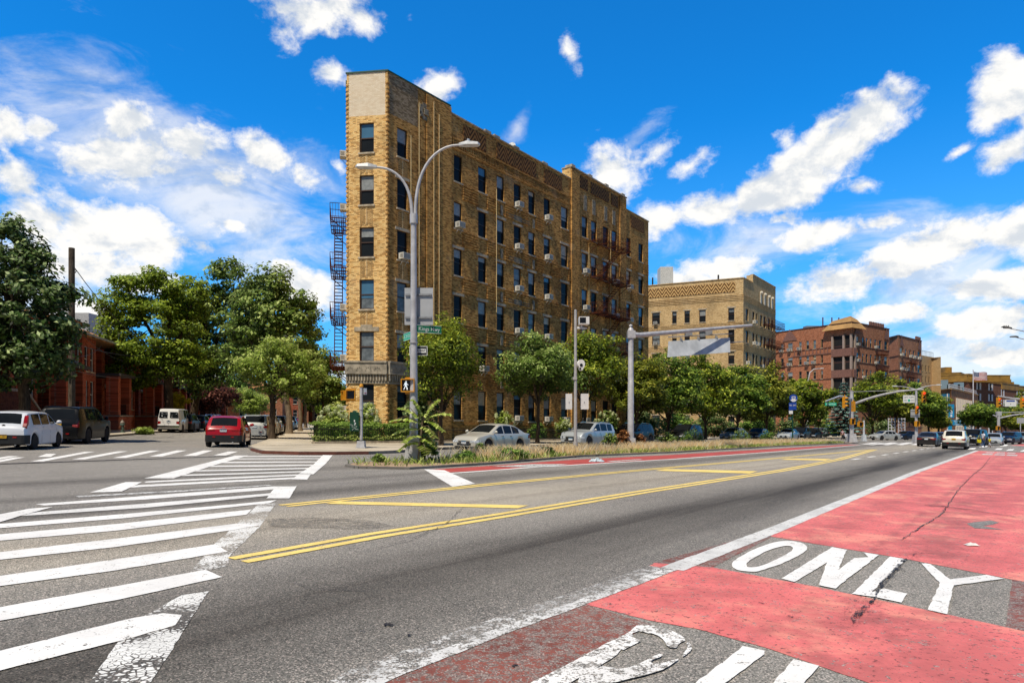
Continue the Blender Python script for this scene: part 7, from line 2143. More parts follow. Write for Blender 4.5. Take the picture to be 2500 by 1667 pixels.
# twin arm lamp post with signs
px0, d0 = 1010, 25.9
lx, ly = gp(1010, 1131)
def zl_(py): return ht(1010, py, ly)
def xo(px): return (px - 1010) / F * ly
lamp = thing('street_lamp', 'tall grey lamp post with two curved arms on the tip of the median', 'street lamp', (lx, ly, G(lx) + .08))
Hs = zl_(545)
mb = MB(); pole_base(mb, .62, .42, .95)
mb.tube([(0, 0, .9), (0, 0, Hs * .5), (0, 0, Hs)], [.15, .125, .095], 14); mb.tube([(0, 0, Hs - .1), (0, 0, Hs + .25)], .14, 12); mb.tube([(0, 0, 4.3), (0, 0, 4.33)], .16, 14)
mb.build('pole', M_GALV, lamp, smooth=50)
for (tx, ty, sgn) in ((xo(1120), zl_(360), 1), (xo(920), zl_(414), -1)):
    a = MB(); P_ = []
    h0 = Hs + .1; x1, z1 = tx, ty
    for k in range(13):
        u = k / 12; an = u * math.pi / 2
        P_.append((sgn * .06 + (x1 - sgn * .06) * (1 - math.cos(an)) ** 1.15, 0, h0 + (z1 - h0) * math.sin(an) ** .95))
    a.tube(P_, [.062 - .022 * k / 12 for k in range(13)], 10); a.build('arm', M_GALV, lamp, smooth=60)
    b = MB(); lamp_head(b, P_[-1][0], 0, P_[-1][2], sgn); 
    if sgn > 0: b.tube([(P_[-1][0] + .35, 0, P_[-1][2] + .1), (P_[-1][0] + .35, 0, P_[-1][2] + .22)], .05, 8)
    b.build('lamp_head', simple('lamp_head_grey', '#b9bcbe', .4), lamp)
# the sign panel seen from behind: two plates and rails
def sub(name, label, cat, dx, dy, dz): return thing(name, label, cat, (lx + dx, ly + dy, G(lx) + .08 + dz))
sgn_ = sub('traffic_sign', 'grey back of a square traffic sign high on the twin arm lamp post', 'sign', 0, .16, zl_(797))
mb = MB(); w0, w1, h_ = xo(986), xo(1056), zl_(706) - zl_(797)
mb.box(w0, w1, 0, .02, 0, h_); mb.build('panel', M_SIGNB, sgn_)
mb = MB()
for py in (723, 779): mb.box(w0 + .03, w1 - .05, -.06, .0, zl_(py) - zl_(797) - .03, zl_(py) - zl_(797) + .03)
mb.build('bracket_rail', M_GALVD, sgn_)
# street name signs
ns = sub('street_name_sign', 'green street name plate on the lamp post reading Kings Hwy', 'sign', .1, .0, zl_(817)); ns.rotation_euler = (0, 0, R(24))
mb = MB(); mb.box(0, .95, -.012, .012, 0, .28); p = mb.build('plate', M_GRN, ns)
mb = MB(); mb.box(0, .95, -.016, -.013, 0, .012); mb.box(0, .95, -.016, -.013, .268, .28); mb.build('border', M_WHS, p)
text_obj('lettering', 'Kings Hwy', .2, M_WHS, p, (.48, -.017, .14), (R(90), 0, 0), fit=.8)
ns = sub('street_name_sign', 'lighter green street name plate on the lamp post reading E 24', 'sign', -.1, 0, zl_(833)); ns.rotation_euler = (0, 0, R(-62))
mb = MB(); mb.box(-.78, 0, -.012, .012, 0, .28); p = mb.build('plate', M_GRN2, ns)
mb = MB(); mb.box(-.78, 0, -.016, -.013, 0, .012); mb.box(-.78, 0, -.016, -.013, .268, .28); mb.build('border', M_WHS, p)
text_obj('lettering', 'E 24 St', .2, M_WHS, p, (-.4, -.017, .14), (R(90), 0, 0), fit=.62)
# one way plate (behind the pole)
ow = sub('one_way_sign', 'black ONE WAY arrow plate on the lamp post, pointing left', 'sign', 0, .17, zl_(872))
mb = MB(); a, b, h_ = xo(998), xo(1042), zl_(849) - zl_(872)
mb.box(a, b, -.01, .01, 0, h_); pl_ = mb.build('plate', M_WHS, ow)
mb = MB(); mb.quad((a + .02, -.014, .02), (b - .02, -.014, .02), (b - .02, -.014, h_ - .02), (a + .02, -.014, h_ - .02)); mb.build('black_field', M_BLK, pl_)
mb = MB(); mb.poly([(a + .03, -.018, h_ * .5), (a + .15, -.018, h_ * .82), (a + .15, -.018, h_ * .72), (b - .05, -.018, h_ * .72), (b - .05, -.018, h_ * .28), (a + .15, -.018, h_ * .28), (a + .15, -.018, h_ * .18)]); mb.build('arrow', M_WHS, pl_)
text_obj('lettering', 'ONE', .13, M_BLK, pl_, (a + .24, -.022, h_ * .5), (R(90), 0, 0), fit=.2, bold=.004)
text_obj('lettering', 'WAY', .13, M_BLK, pl_, (b - .18, -.022, h_ * .5), (R(90), 0, 0), fit=.22, bold=.004)

def ped_signal(name_label, x, y, z, walk=False, rz=0.0, w=.42, h=.46, left=True, group='pedestrian signals'):
    r_ = thing('pedestrian_signal', name_label, 'signal', (x, y, z), rz, group)
    mb = MB(); mb.box(-w / 2, w / 2, -.0, .22, 0, h)
    for (a, b, c, d) in ((-w / 2 - .03, w / 2 + .03, -.035, .0), (-w / 2 - .03, w / 2 + .03, h, h + .035)): mb.box(a, b, -.16, .22, c, d)
    for a in (-w / 2 - .03, w / 2): mb.box(a, a + .03, -.16, .22, .0, h)
    mb.box(-.12, w / 2 + .05, .08, .16, h + .035, h + .10); mb.box(-.12, w / 2 + .05, .08, .16, -.10, -.035)
    mb.build('housing', M_YSIG, r_)
    mb = MB(); mb.quad((-w / 2, -.01, 0), (w / 2, -.01, 0), (w / 2, -.01, h), (-w / 2, -.01, h)); 
    ln = mb.build('lens', M_LENS, r_)
    if walk: 
        mb = MB(); ped_figure(mb, -.09, -.016, .05, h * .82); mb.build('walking_figure', M_WALKL, ln)
    return r_
ped_signal('yellow pedestrian signal on the lamp post showing a lit walking figure', lx + xo(997), ly - .05, G(lx) + .08 + zl_(960), True, 0, xo(1010) - xo(981), zl_(934) - zl_(960) + .02)

# short post with green box and pedestrian signals at the corner
sx, sy = gp(882, 1100)
def zs_(py): return ht(882, py, sy)
post = thing('signal_post', 'short grey post with square base and yellow cap on the street corner', 'post', (sx, sy, G(sx) + TOP))
mb = MB(); pole_base(mb, .42, .34, zs_(1076) - TOP); mb.tube([(0, 0, .4), (0, 0, zs_(945) - TOP)], .075, 12); mb.tube([(0, 0, 1.55), (0, 0, 1.6)], .09, 12); mb.tube([(0, 0, 1.9), (0, 0, 2.35)], [.1, .08], 12)
mb.build('pole', M_GALV, post, smooth=50)
mb = MB(); mb.lathe([(.1, 0), (.11, .06), (.08, .14), (.02, .17)], 12, (0, 0, zs_(945) - TOP)); mb.build('cap', M_YSIG, post, smooth=50)
ped_signal('dark pedestrian signal on the short corner post, facing the camera', sx - (882 - 855) / F * sy, sy + .05, G(sx) + zs_(974), False, R(8), .40, .42)
r_ = ped_signal('pedestrian signal on the short corner post seen from its side, facing left', sx - (882 - 840) / F * sy, sy + .2, G(sx) + zs_(975), False, R(-62), .40, .42)
mb = MB()
for py in (951, 978): mb.box(-(882 - 845) / F * sy, 0, -.03, .03, zs_(py) - TOP - .02, zs_(py) - TOP + .02)
mb.build('bracket', M_YSIG, post)
gb_ = thing('signal_box', 'dark green controller cabinet with scrawled stickers fixed to the short corner post', 'cabinet', (sx - .33, sy - .04, G(sx) + zs_(1052)), R(12))
mb = MB(); hb = zs_(1006) - zs_(1052); mb.box(-.22, .22, -.18, .18, 0, hb); mb.box(-.17, .17, -.195, -.18, .06, hb - .06); mb.lathe([(.1, 0), (.08, .06), (.02, .08)], 10, (0, 0, hb)); mb.box(.22, .34, -.05, .05, .15, .25); mb.box(.22, .34, -.05, .05, hb - .25, hb - .15)
mb.build('cabinet_body', M_DGRN, gb_)
mb = MB(); rg = random.Random(3)
for k in range(9):
    x, z = rg.uniform(-.18, .12), rg.uniform(.04, .34); mb.tube([(x, -.2, z), (x + rg.uniform(-.06, .06), -.2, z + rg.uniform(.03, .12)), (x + rg.uniform(0, .1), -.2, z + rg.uniform(-.04, .06))], .008, 4)
mb.box(-.02, .03, -.2, -.197, .45, .56); mb.box(.01, .07, -.2, -.197, .34, .42); mb.build('sticker', M_WHS, gb_)
sg_ = thing('small_sign', 'small pale sign edge-on near the top of the short corner post', 'sign', (sx + .14, sy, G(sx) + zs_(963)), R(50))
mb = MB(); mb.box(-.02, .16, -.01, .01, 0, .32); p = mb.build('plate', M_WHS, sg_)
mb = MB(); mb.box(.01, .13, -.016, -.011, .05, .09); mb.build('red_field', M_REDS, p)

# camera pole
cx_, cy_ = gp(1405, 1113)
def zc_f(py): return ht(1405, py, cy_)
cpole = thing('camera_pole', 'slim pale steel pole carrying white traffic cameras on the median', 'pole', (cx_, cy_, G(cx_) + .08))
mb = MB(); pole_base(mb, .46, .40, zc_f(1097) ); mb.tube([(0, 0, .3), (0, 0, zc_f(762))], [.085, .062], 12); mb.lathe([(.06, 0), (.05, .04), (.01, .05)], 10, (0, 0, zc_f(762)))
mb.box(-.13, .06, -.1, .1, zc_f(931), zc_f(924)); mb.tube([(0, 0, .42), (0, 0, .6)], .11, 12); mb.build('pole', simple('pale_pole_paint', '#a9a6a3', .5, var=.08), cpole, smooth=50)
wc = simple('camera_white', '#d6d4d0', .5, var=.04)
def part_at(name, lab, cat, px, py): 
    q = (px - 1405) / F * cy_; return thing(name, lab, cat, (cx_ + q, cy_ - .05, G(cx_) + zc_f(py)))
c1 = part_at('traffic_camera', 'boxy white traffic camera near the top of the camera pole', 'camera', 1424, 788)
mb = MB(); mb.box(-.23, .26, -.25, .3, -.1, .26); mb.box(-.3, -.05, .0, .06, -.24, -.19); mb.box(-.3, .18, -.04, .04, -.30, -.24); mb.box(-.12, -.06, -.03, .03, -.25, -.1); mb.build('camera_body', wc, c1)
mb = MB(); mb.lathe([(.01, -.262), (.10, -.262), (.10, -.24), (.01, -.24)], 14, (-.05, 0, .08), 'y'); mb.quad((-.2, -.253, -.06), (.1, -.253, -.06), (.1, -.253, .22), (-.2, -.253, .22)); mb.build('camera_lens', M_LENS, c1)
c2 = part_at('traffic_camera', 'round white dome camera with two dark lenses halfway up the camera pole', 'camera', 1418, 892)
mb = MB()
vs = []
pr = [(0, -.02), (.13, -.06), (.2, -.2), (.22, -.34), (.2, -.5), (.1, -.56), (0, -.54)]
ring0 = [(-.1, .26), (.04, .27), (.14, .2), (.18, .08), (.16, -.06), (.06, -.24), (-.04, -.26), (-.10, -.2)]
mb.prism(ring0, -.18, .22, 'y'); mb.lathe([(.16, -.15), (.2, -.05), (.22, .16), (.14, .3)], 14, (.0, 0, .06), 'y'); mb.box(-.2, -.05, .0, .06, -.04, .02); mb.build('camera_body', wc, c2, smooth=40)
mb = MB(); mb.lathe([(.01, -.20), (.075, -.20), (.075, -.17), (.01, -.17)], 12, (.0, 0, .0), 'y'); mb.lathe([(.01, -.20), (.05, -.20), (.05, -.17), (.01, -.17)], 10, (-.05, 0, -.17), 'y'); mb.build('camera_lens', M_LENS, c2)
for lab, px, w_ in (('white equipment cabinet on the right of the camera pole', 1419, .36), ('white equipment cabinet on the left of the camera pole, edge showing', 1401, .3)):
    c3 = part_at('equipment_cabinet', lab, 'cabinet', px, 999); hh = zc_f(961) - zc_f(999)
    mb = MB(); off = .12 if px > 1410 else -.25
    mb.box(off - .14, off + w_ - .14, -.1 + (.1 if px < 1410 else 0), .16 + (.1 if px < 1410 else 0), 0, hh); mb.build('cabinet_body', wc, c3)
    mb = MB(); mb.box(off + .0, off + .03, -.115 + (.1 if px < 1410 else 0), -.1 + (.1 if px < 1410 else 0), hh * .4, hh * .5); mb.box(-.05, off, .02, .08, .1, .16); mb.box(-.05, off, .02, .08, hh - .2, hh - .14)
    for k in range(4): mb.box(off + w_ - .1399, off + w_ - .13, -.04, .1, .1 + k * .06, .12 + k * .06)
    mb.build('latch', M_GALVD, c3)

# mast arm pole with blank panel
mx, my = gp(1540, 1101)
def zm_(py): return ht(1540, py, my)
mast = thing('mast_arm_pole', 'thick grey mast arm pole on the median reaching right over the road', 'pole', (mx, my, G(mx) + .08))
mb = MB(); pole_base(mb, .62, .46, zm_(1072)); mb.tube([(0, 0, .6), (0, 0, 4.0), (0, 0, 4.02), (0, 0, zm_(815))], [.19, .175, .165, .15], 14); mb.lathe([(.2, 0), (.2, .35), (.14, .5), (.08, .55), (.07, .62), (.12, .66), (.06, .74)], 12, (0, 0, zm_(826)))
mb.build('pole', M_GALV, mast, smooth=50)
ax1 = pd(1835, 47.5); adx, ady = ax1[0] - mx, ax1[1] - my
za0, za1 = zm_(820) , ht(1835, 797, 47.5) + (G(ax1[0]) - G(mx)) 
arm = MB(); arm.tube([(0, 0, za0), (adx * .06, ady * .06, za0 + .02), (adx, ady, za1)], [.17, .15, .09], 12); arm.box(-.2, .25, -.2, .2, za0 - .22, za0 + .22); arm.build('arm', M_GALV, mast, smooth=50)
an_ = math.atan2(ady, adx)
# blank panel hanging from a rail below the arm
f0, f1 = pd(1632, 44.0), pd(1780, 46.3)
pan = thing('overhead_sign', 'blank silvery sign panel hanging tilted below the mast arm', 'sign', (f0[0], f0[1], G(f0[0])))
zt0, zb0 = ht(1632, 833, 44.0) , ht(1632, 873, 44.0)
zt1, zb1 = ht(1780, 824, 46.3) + G(f1[0]) - G(f0[0]), ht(1780, 861, 46.3) + G(f1[0]) - G(f0[0])
dx, dy = f1[0] - f0[0], f1[1] - f0[1]
mb = MB(); tl = .35
vv = [(0 - .15, -tl, zb0), (dx - .03, dy - tl, zb1), (dx + .06, dy, zt1), (0, 0, zt0)]
mb.add(vv + [(x, y + .03, z) for x, y, z in vv], [(0, 1, 2, 3), (7, 6, 5, 4), (0, 4, 5, 1), (1, 5, 6, 2), (2, 6, 7, 3), (3, 7, 4, 0)])
mb.build('panel', simple('panel_silver', '#c3c8cb', .4, .05, var=.12, scale=.9), pan)
mb = MB(); mb.tube([(-.0, .1, zt0 + .28), (dx * 1.05, dy + .1, zt1 + .28)], .035, 6)
mb.tube([(dx * .98, dy, zt1 - .35), (dx * 1.25, dy * 1.25, zt1 - .2)], .03, 5)
for u in (.2, .48, .78): mb.tube([(dx * u, dy * u, zt0 + (zt1 - zt0) * u - .05), (dx * u, dy * u + .1, zt0 + (zt1 - zt0) * u + .3)], .03, 5); mb.box(dx * u - .08, dx * u + .08, dy * u - .05, dy * u + .05, zt0 + (zt1 - zt0) * u + .0, zt0 + (zt1 - zt0) * u + .14)
for u in (.33, .66): mb.box(dx * u - .22, dx * u + .22, dy * u, dy * u + .2, zt0 + (zt1 - zt0) * u + .3, zt0 + (zt1 - zt0) * u + .56)
mb.build('hanger', M_GALVD, pan)

# bus stop sign
bx, by = gp(1935, 1081)
def zb_f(py): return ht(1935, py, by)
bs = thing('bus_stop_sign', 'bus stop sign with round blue bus symbol on a dark green post', 'sign', (bx, by, G(bx) + .08))
mb = MB(); mb.tube([(0, 0, 0), (0, 0, zb_f(985))], .07, 8); mb.build('post', M_DGRN, bs)
mb = MB(); r__ = .42; zz = zb_f(974)
mb.lathe([(.01, -.03), (r__, -.03), (r__, .03), (.01, .03)], 22, (.05, -.1, zz), 'y'); p = mb.build('disc', M_BLUE, bs)
mb = MB(); mb.box(-.14, .24, -.14, -.132, zz - .1, zz + .2); mb.box(-.1, -.02, -.14, -.132, zz - .2, zz - .1); mb.box(.12, .2, -.14, -.132, zz - .2, zz - .1); mb.poly([(.05 + .36 * math.cos(a), -.136, zz + .36 * math.sin(a)) for a in [math.pi * (1.12 + .76 * k / 8) for k in range(9)]]); mb.build('bus_symbol', M_WHS, p)
mb = MB(); mb.box(-.08, .18, -.146, -.141, zz + .0, zz + .14); mb.build('bus_window', M_BLUE, p)
mb = MB(); mb.box(-.42, -.02, -.12, -.08, zb_f(1003) , zb_f(985)); mb.box(.0, .36, -.1, -.06, zb_f(1002), zb_f(984)); p = mb.build('route_plate', M_BLUE, bs)
for x, tx in ((-.22, 'B82'), (.18, 'B7')): text_obj('lettering', tx, .22, M_WHS, p, (x, -.125, zb_f(991)), (R(90), 0, 0), fit=.28)
mb = MB(); mb.box(-.42, -.02, -.12, -.08, zb_f(1012), zb_f(1004)); mb.build('timetable_plate', M_WHS, bs)

def signal_head(label, x, y, z, sc=1.0, rz=0.0, lit=True, back=False):
    r_ = thing('traffic_light', label, 'traffic light', (x, y, z), rz, 'traffic lights'); r_.scale = (sc, sc, sc)
    mb = MB(); 
    for k in range(3):
        z0 = -.36 * (k + 1) + .02
        mb.box(-.17, .17, -.1, .14, z0, z0 + .34)
        if not back:
            for j in range(7):
                a0, a1 = math.pi * (j / 7), math.pi * ((j + 1) / 7)
                mb.quad((.14 * math.cos(a0), -.1, z0 + .17 + .14 * math.sin(a0)), (.14 * math.cos(a1), -.1, z0 + .17 + .14 * math.sin(a1)), (.14 * math.cos(a1), -.32, z0 + .16 + .14 * math.sin(a1)), (.14 * math.cos(a0), -.32, z0 + .16 + .14 * math.sin(a0)))
    mb.tube([(0, 0, .0), (0, 0, .18)], .05, 6); mb.build('housing', M_YSIG, r_)
    if not back:
        for k in range(3):
            l = MB(); z0 = -.36 * (k + 1) + .19; l.lathe([(.01, -.12), (.13, -.115), (.13, -.1), (.01, -.1)], 14, (0, 0, z0), 'y')
            l.build('signal_lens', M_REDL if (k == 0 and lit) else M_LENS, r_)
    return r_
# pole with the long curved arm over the far lanes
qx, qy = gp(2079, 1081)
def zq(py): return ht(2079, py, qy)
sp_ = thing('signal_pole', 'grey traffic signal pole with a long curved arm at the far end of the median', 'pole', (qx, qy, G(qx) + .08))
mb = MB(); pole_base(mb, .9, .7, zq(1060)); mb.tube([(0, 0, 1), (0, 0, zq(956))], [.24, .18], 12); mb.build('pole', M_GALV, sp_, smooth=50)
tip = pd(2255, 73.0); tx_, ty_ = tip[0] - qx, tip[1] - qy
tz = ht(2255, 958, 73) + G(tip[0]) - G(qx); 
mb = MB(); P_ = []
z0_ = zq(990)
for k in range(15):
    u = k / 14; P_.append((tx_ * u, ty_ * u, z0_ + (tz + .25 - z0_) * (1 - (1 - u) ** 2.1)))
mb.tube(P_, [.15 - .07 * k / 14 for k in range(15)], 8); mb.tube([(0, 0, zq(958)), P_[-1]], .025, 4); mb.build('arm', M_GALV, sp_, smooth=50)
mb = MB(); lz = zq(977); lt = pd(2016, 66); 
mb.tube([(0, 0, zq(975)), ((lt[0] - qx) * .5, (lt[1] - qy) * .5, zq(973)), (lt[0] - qx, lt[1] - qy, ht(2016, 981, 66) + G(lt[0]) - G(qx))], [.1, .09, .07], 8); mb.build('side_arm', M_GALV, sp_, smooth=50)
signal_head('traffic light hanging at the tip of the long curved arm', tip[0], tip[1], G(qx) + tz + .1, 1.05, R(-8))
signal_head('pair of traffic lights on the left side of the curved arm pole', *pd(2062, 71), G(qx) + zq(976) + .1, 1.1, R(40), False)
signal_head('traffic light seen from the back, right of the curved arm pole', *pd(2083, 74), G(qx) + zq(982), 1.05, R(-80), False, True)
ped_signal('pedestrian signal low on the curved arm pole', qx - .05, qy - .3, G(qx) + zq(1035), False, R(20), .5, .6)
gn = thing('street_name_sign', 'long green street name sign hanging from the left arm of the curved arm pole', 'sign', (*pd(2028, 67), 0)); gn.location.z = G(gn.location.x) + ht(2028, 990, 67)
mb = MB(); mb.box(-.55, .55, -.02, .02, 0, .30); p = mb.build('plate', M_GRN2, gn)
text_obj('lettering', 'Kings Hwy', .22, M_WHS, p, (0, -.024, .15), (R(90), 0, 0), fit=.9)
mb = MB(); mb.tube([(-.3, 0, .3), (-.3, 0, .6)], .02, 4); mb.tube([(.3, 0, .3), (.3, 0, .7)], .02, 4); mb.build('hanger', M_GALVD, gn)
ln_ = thing('lane_use_sign', 'white lane use sign hanging from the curved signal arm', 'sign', (*pd(2219, 73.5), 0)); ln_.location.z = G(ln_.location.x) + ht(2219, 983, 73.5)
mb = MB(); mb.box(-.62, .62, -.02, .02, 0, .82); p = mb.build('plate', M_WHS, ln_)
text_obj('lettering', 'LEFT TURN', .22, M_BLK, p, (0, -.024, .58), (R(90), 0, 0), fit=1.05)
text_obj('lettering', 'ON', .2, M_BLK, p, (-.38, -.024, .25), (R(90), 0, 0), fit=.26); text_obj('lettering', 'ONLY', .2, M_BLK, p, (.38, -.024, .25), (R(90), 0, 0), fit=.36)
mb = MB(); mb.lathe([(.01, -.03), (.13, -.03), (.13, -.022), (.01, -.022)], 14, (0, 0, .25), 'y'); mb.build('green_arrow_disc', M_GRN2, p)
mb = MB(); mb.tube([(-.4, 0, .82), (-.4, 0, 1.05)], .02, 4); mb.tube([(.4, 0, .82), (.4, 0, 1.05)], .02, 4); mb.build('hanger', M_GALVD, ln_)
# short ped post behind
kx, ky = pd(2109, 84)
kp = thing('signal_post', 'short white post with a yellow pedestrian signal right of the curved arm pole', 'post', (kx, ky, G(kx) + TOP))
mb = MB(); pole_base(mb, .5, .36, .8); mb.tube([(0, 0, .7), (0, 0, ht(2109, 1029, 84))], .11, 8); mb.build('pole', simple('pale_post', '#b9bec4', .5), kp)
ped_signal('yellow pedestrian signal beside the short white post', *pd(2101, 84), G(kx) + ht(2101, 1040, 84), False, R(15), .55, .5)
ped_signal('yellow pedestrian signal seen over the parked cars near the bus stop sign', *pd(1956, 106), G(pd(1956, 106)[0]) + ht(1956, 1033, 106), False, R(20), .8, .55)
ox, oy = pd(1967, 106.2)
op_ = thing('signal_post', 'pale post behind the cars carrying a pedestrian signal near the bus stop sign', 'post', (ox, oy, G(ox) + TOP)); mb = MB(); pole_base(mb, .5, .36, .8); mb.tube([(0, 0, .7), (0, 0, ht(1967, 1018, 106))], .12, 8); mb.build('pole', M_GALV, op_)
# far twin lamp
vx, vy = pd(2237, 90)
def zv(py): return ht(2237, py, vy)
tl_ = thing('street_lamp', 'far grey twin arm lamp post carrying signals behind the bronze saloon', 'street lamp', (vx, vy, G(vx)))
mb = MB(); pole_base(mb, .8, .6, 1.0); mb.tube([(0, 0, .9), (0, 0, zv(951))], [.2, .13], 10); mb.build('pole', M_GALV, tl_, smooth=50)
for px, py, sgn in ((2192, 943, -1), (2285, 940, 1)):
    a = MB(); ex = (px - 2237) / F * vy; P_ = [(ex * u, 0, zv(951) + (zv(py) - zv(951)) * math.sin(u * 1.57)) for u in [k / 8 for k in range(9)]]
    a.tube(P_, [.08 - .035 * k / 8 for k in range(9)], 8); a.build('arm', M_GALV, tl_, smooth=50); b = MB(); lamp_head(b, ex, 0, zv(py), sgn); b.build('lamp_head', simple('lamp_head_grey', '#b9bcbe', .4), tl_)
signal_head('traffic light on the shaft of the far twin lamp post showing red', vx - .1, vy - .3, G(vx) + zv(991), 1.0, R(-5))
ped_signal('pedestrian signal low on the far twin lamp post', vx - .05, vy - .3, G(vx) + zv(1040), False, R(25), .5, .6)
bk_ = thing('traffic_sign', 'grey back of a traffic sign on the far twin lamp post', 'sign', (vx, vy + .25, G(vx) + zv(1018)))
mb = MB(); mb.box(-.6, .6, -.02, .02, 0, zv(999) - zv(1018)); mb.build('panel', M_SIGNB, bk_); mb = MB(); mb.box(-.6, .6, -.07, -.02, .2, .26); mb.box(-.6, .6, -.07, -.02, .8, .86); mb.build('bracket_rail', M_GALVD, bk_)
# parked in the trees: lamp arc behind the camera pole trees
wx, wy = pd(1973, 118)
al = thing('street_lamp', 'single curved lamp rising out of the tree crowns before the red brick block', 'street lamp', (wx, wy, G(wx) + TOP))
mb = MB(); zt_ = ht(1973, 925, wy); ex = (2002 - 1973) / F * wy
mb.tube([(0, 0, 0), (0, 0, zt_ - .4), (ex * .15, 0, zt_ + 1.0), (ex * .5, 0, ht(1990, 903, wy)), (ex, 0, ht(2000, 902, wy))], [.14, .11, .09, .08, .06], 8); mb.build('pole', M_GALV, al, smooth=60)
mb = MB(); lamp_head(mb, ex - .1, 0, ht(2000, 902, wy), 1); mb.build('lamp_head', simple('lamp_head_grey', '#b9bcbe', .4), al)
# right edge: signals and signs over the far crossing
rx_, ry_ = pd(2438, 118)
rp = thing('signal_pole', 'grey signal pole with arms beyond the crossing at the far right', 'pole', (rx_, ry_, G(rx_)))
mb = MB(); mb.tube([(0, 0, 0), (0, 0, ht(2438, 1005, ry_))], [.3, .2], 10); mb.build('pole', M_GALV, rp)
for px, py, px1, py1 in ((2438, 1021, 2505, 1009), (2438, 1022, 2425, 1013)):
    mb = MB(); mb.tube([(0, 0, ht(2438, py, ry_)), ((px1 - 2438) / F * ry_ * .5, 0, ht(2438, (py + py1) / 2 - 1.5, ry_)), ((px1 - 2438) / F * ry_, 0, ht(2438, py1, ry_))], [.14, .12, .1], 8); mb.build('arm', M_GALV, rp)
mb = MB(); mb.tube([((2430 - 2438) / F * ry_, 0, ht(2438, 1007, ry_)), ((2505 - 2438) / F * ry_, 0, ht(2438, 1005.5, ry_))], .06, 5); mb.box(-.35, .4, -.2, .2, ht(2438, 1015, ry_), ht(2438, 1004, ry_)); mb.build('cable_box', M_GALV, rp)
ped_signal('pedestrian signal on the grey pole at the far right', *pd(2437, 117.5), G(rx_) + ht(2437, 1049, 117.5), False, R(10), .5, .6)
# overhead arm nearer, coming from the right
nx, ny = pd(2508, 74)
npole = thing('signal_pole', 'signal pole at the right edge with an overhead arm holding two red lights', 'pole', (nx, ny, G(nx)))
mb = MB(); mb.tube([(0, 0, 0), (0, 0, ht(2508, 970, ny))], [.2, .15], 10); mb.build('pole', M_GALV, npole)
ex = (2436 - 2508) / F * ny
mb = MB(); mb.tube([(.0, 0, ht(2508, 976, ny)), (ex * .5, 0, ht(2480, 972, ny)), (ex, 0, ht(2436, 965, ny))], [.13, .1, .06], 8); mb.build('arm', M_GALV, npole)
signal_head('large traffic light showing red, left one on the overhead arm at the right edge', *pd(2438, 73.8), G(pd(2438, 73.8)[0]) + ht(2438, 970.5, 73.8), 1.0, R(12))
signal_head('traffic light showing red at the very right edge', *pd(2496, 73.8), G(pd(2496, 73.8)[0]) + ht(2496, 971, 73.8), 1.0, R(12))
hs_ = thing('lane_use_sign', 'white sign with blue heading hanging from the overhead arm at the right edge', 'sign', (*pd(2467, 73.9), 0)); hs_.location.z = G(hs_.location.x) + ht(2467, 992, 73.9)
mb = MB(); mb.box(-.62, .62, -.02, .02, 0, .72); p = mb.build('plate', M_WHS, hs_)
mb = MB(); mb.box(-.46, .46, -.03, -.021, .52, .66); mb.build('blue_heading', M_BLUE, p)
mb = MB(); mb.box(-.04, .04, -.03, -.021, .24, .3); mb.build('mark', M_BLK, p)
mb = MB(); mb.tube([(-.4, 0, .72), (-.4, 0, 1.0)], .02, 4); mb.tube([(.4, 0, .72), (.4, 0, 1.0)], .02, 4); mb.build('hanger', M_GALVD, hs_)
rs = thing('traffic_sign', 'grey back of a sign at the right edge above the far cars', 'sign', (*pd(2492, 100), 0)); rs.location.z = G(rs.location.x) + ht(2492, 1033, 100)
mb = MB(); mb.box(-.55, .55, -.02, .02, 0, .8); mb.build('panel', M_SIGNB, rs)
mb = MB(); mb.tube([(0, .05, .8), (0, .05, -ht(2492, 1033, 100))], .06, 6); mb.build('post', M_GALV, rs)
# far lamp at the top right
ux, uy = pd(2560, 62)
ul_ = thing('street_lamp', 'lamp arm reaching in from the right edge against the sky', 'street lamp', (ux, uy, G(ux)))
mb = MB(); mb.tube([(0, 0, 0), (0, 0, ht(2560, 835, uy))], [.16, .11], 10); mb.build('pole', M_GALV, ul_)
for px, py in ((2462, 799), (2478, 821)):
    ex = (px - 2560) / F * uy
    mb = MB(); mb.tube([(0, 0, ht(2560, 835, uy)), (ex * .4, 0, ht(2520, py + 13, uy)), (ex, 0, ht(px, py, uy))], [.07, .055, .035], 8); mb.build('arm', M_GALV, ul_)
    mb = MB(); lamp_head(mb, ex + .3, 0, ht(px, py, uy), -1); mb.build('lamp_head', simple('dark_lamp_head', '#55524e', .5), ul_)
# pigeons sitting on the lamp arm
for k, px in enumerate((2449, 2454, 2460)):
    q = pd(px, uy); r_ = thing('pigeon', ('leftmost of three pigeons on the lamp arm at the right edge', 'middle pigeon of three on the lamp arm at the right edge', 'rightmost of three pigeons on the lamp arm at the right edge')[k], 'bird', (q[0], q[1], G(ux) + ht(px, 797.5, uy)), 0, 'pigeons on the lamp arm')
    mb = MB(); mb.ball((0, 0, .07), .12, .06, .07, 8, 6); mb.ball((.09, 0, .16), .045, .04, .05, 8, 5); mb.tube([(-.08, 0, .06), (-.2, 0, .02)], [.045, .02], 6); mb.tube([(.03, .02, .01), (.03, .02, -.04)], .01, 4); mb.build('body', simple('pigeon_grey', '#2e2d30', .7), r_, smooth=80)
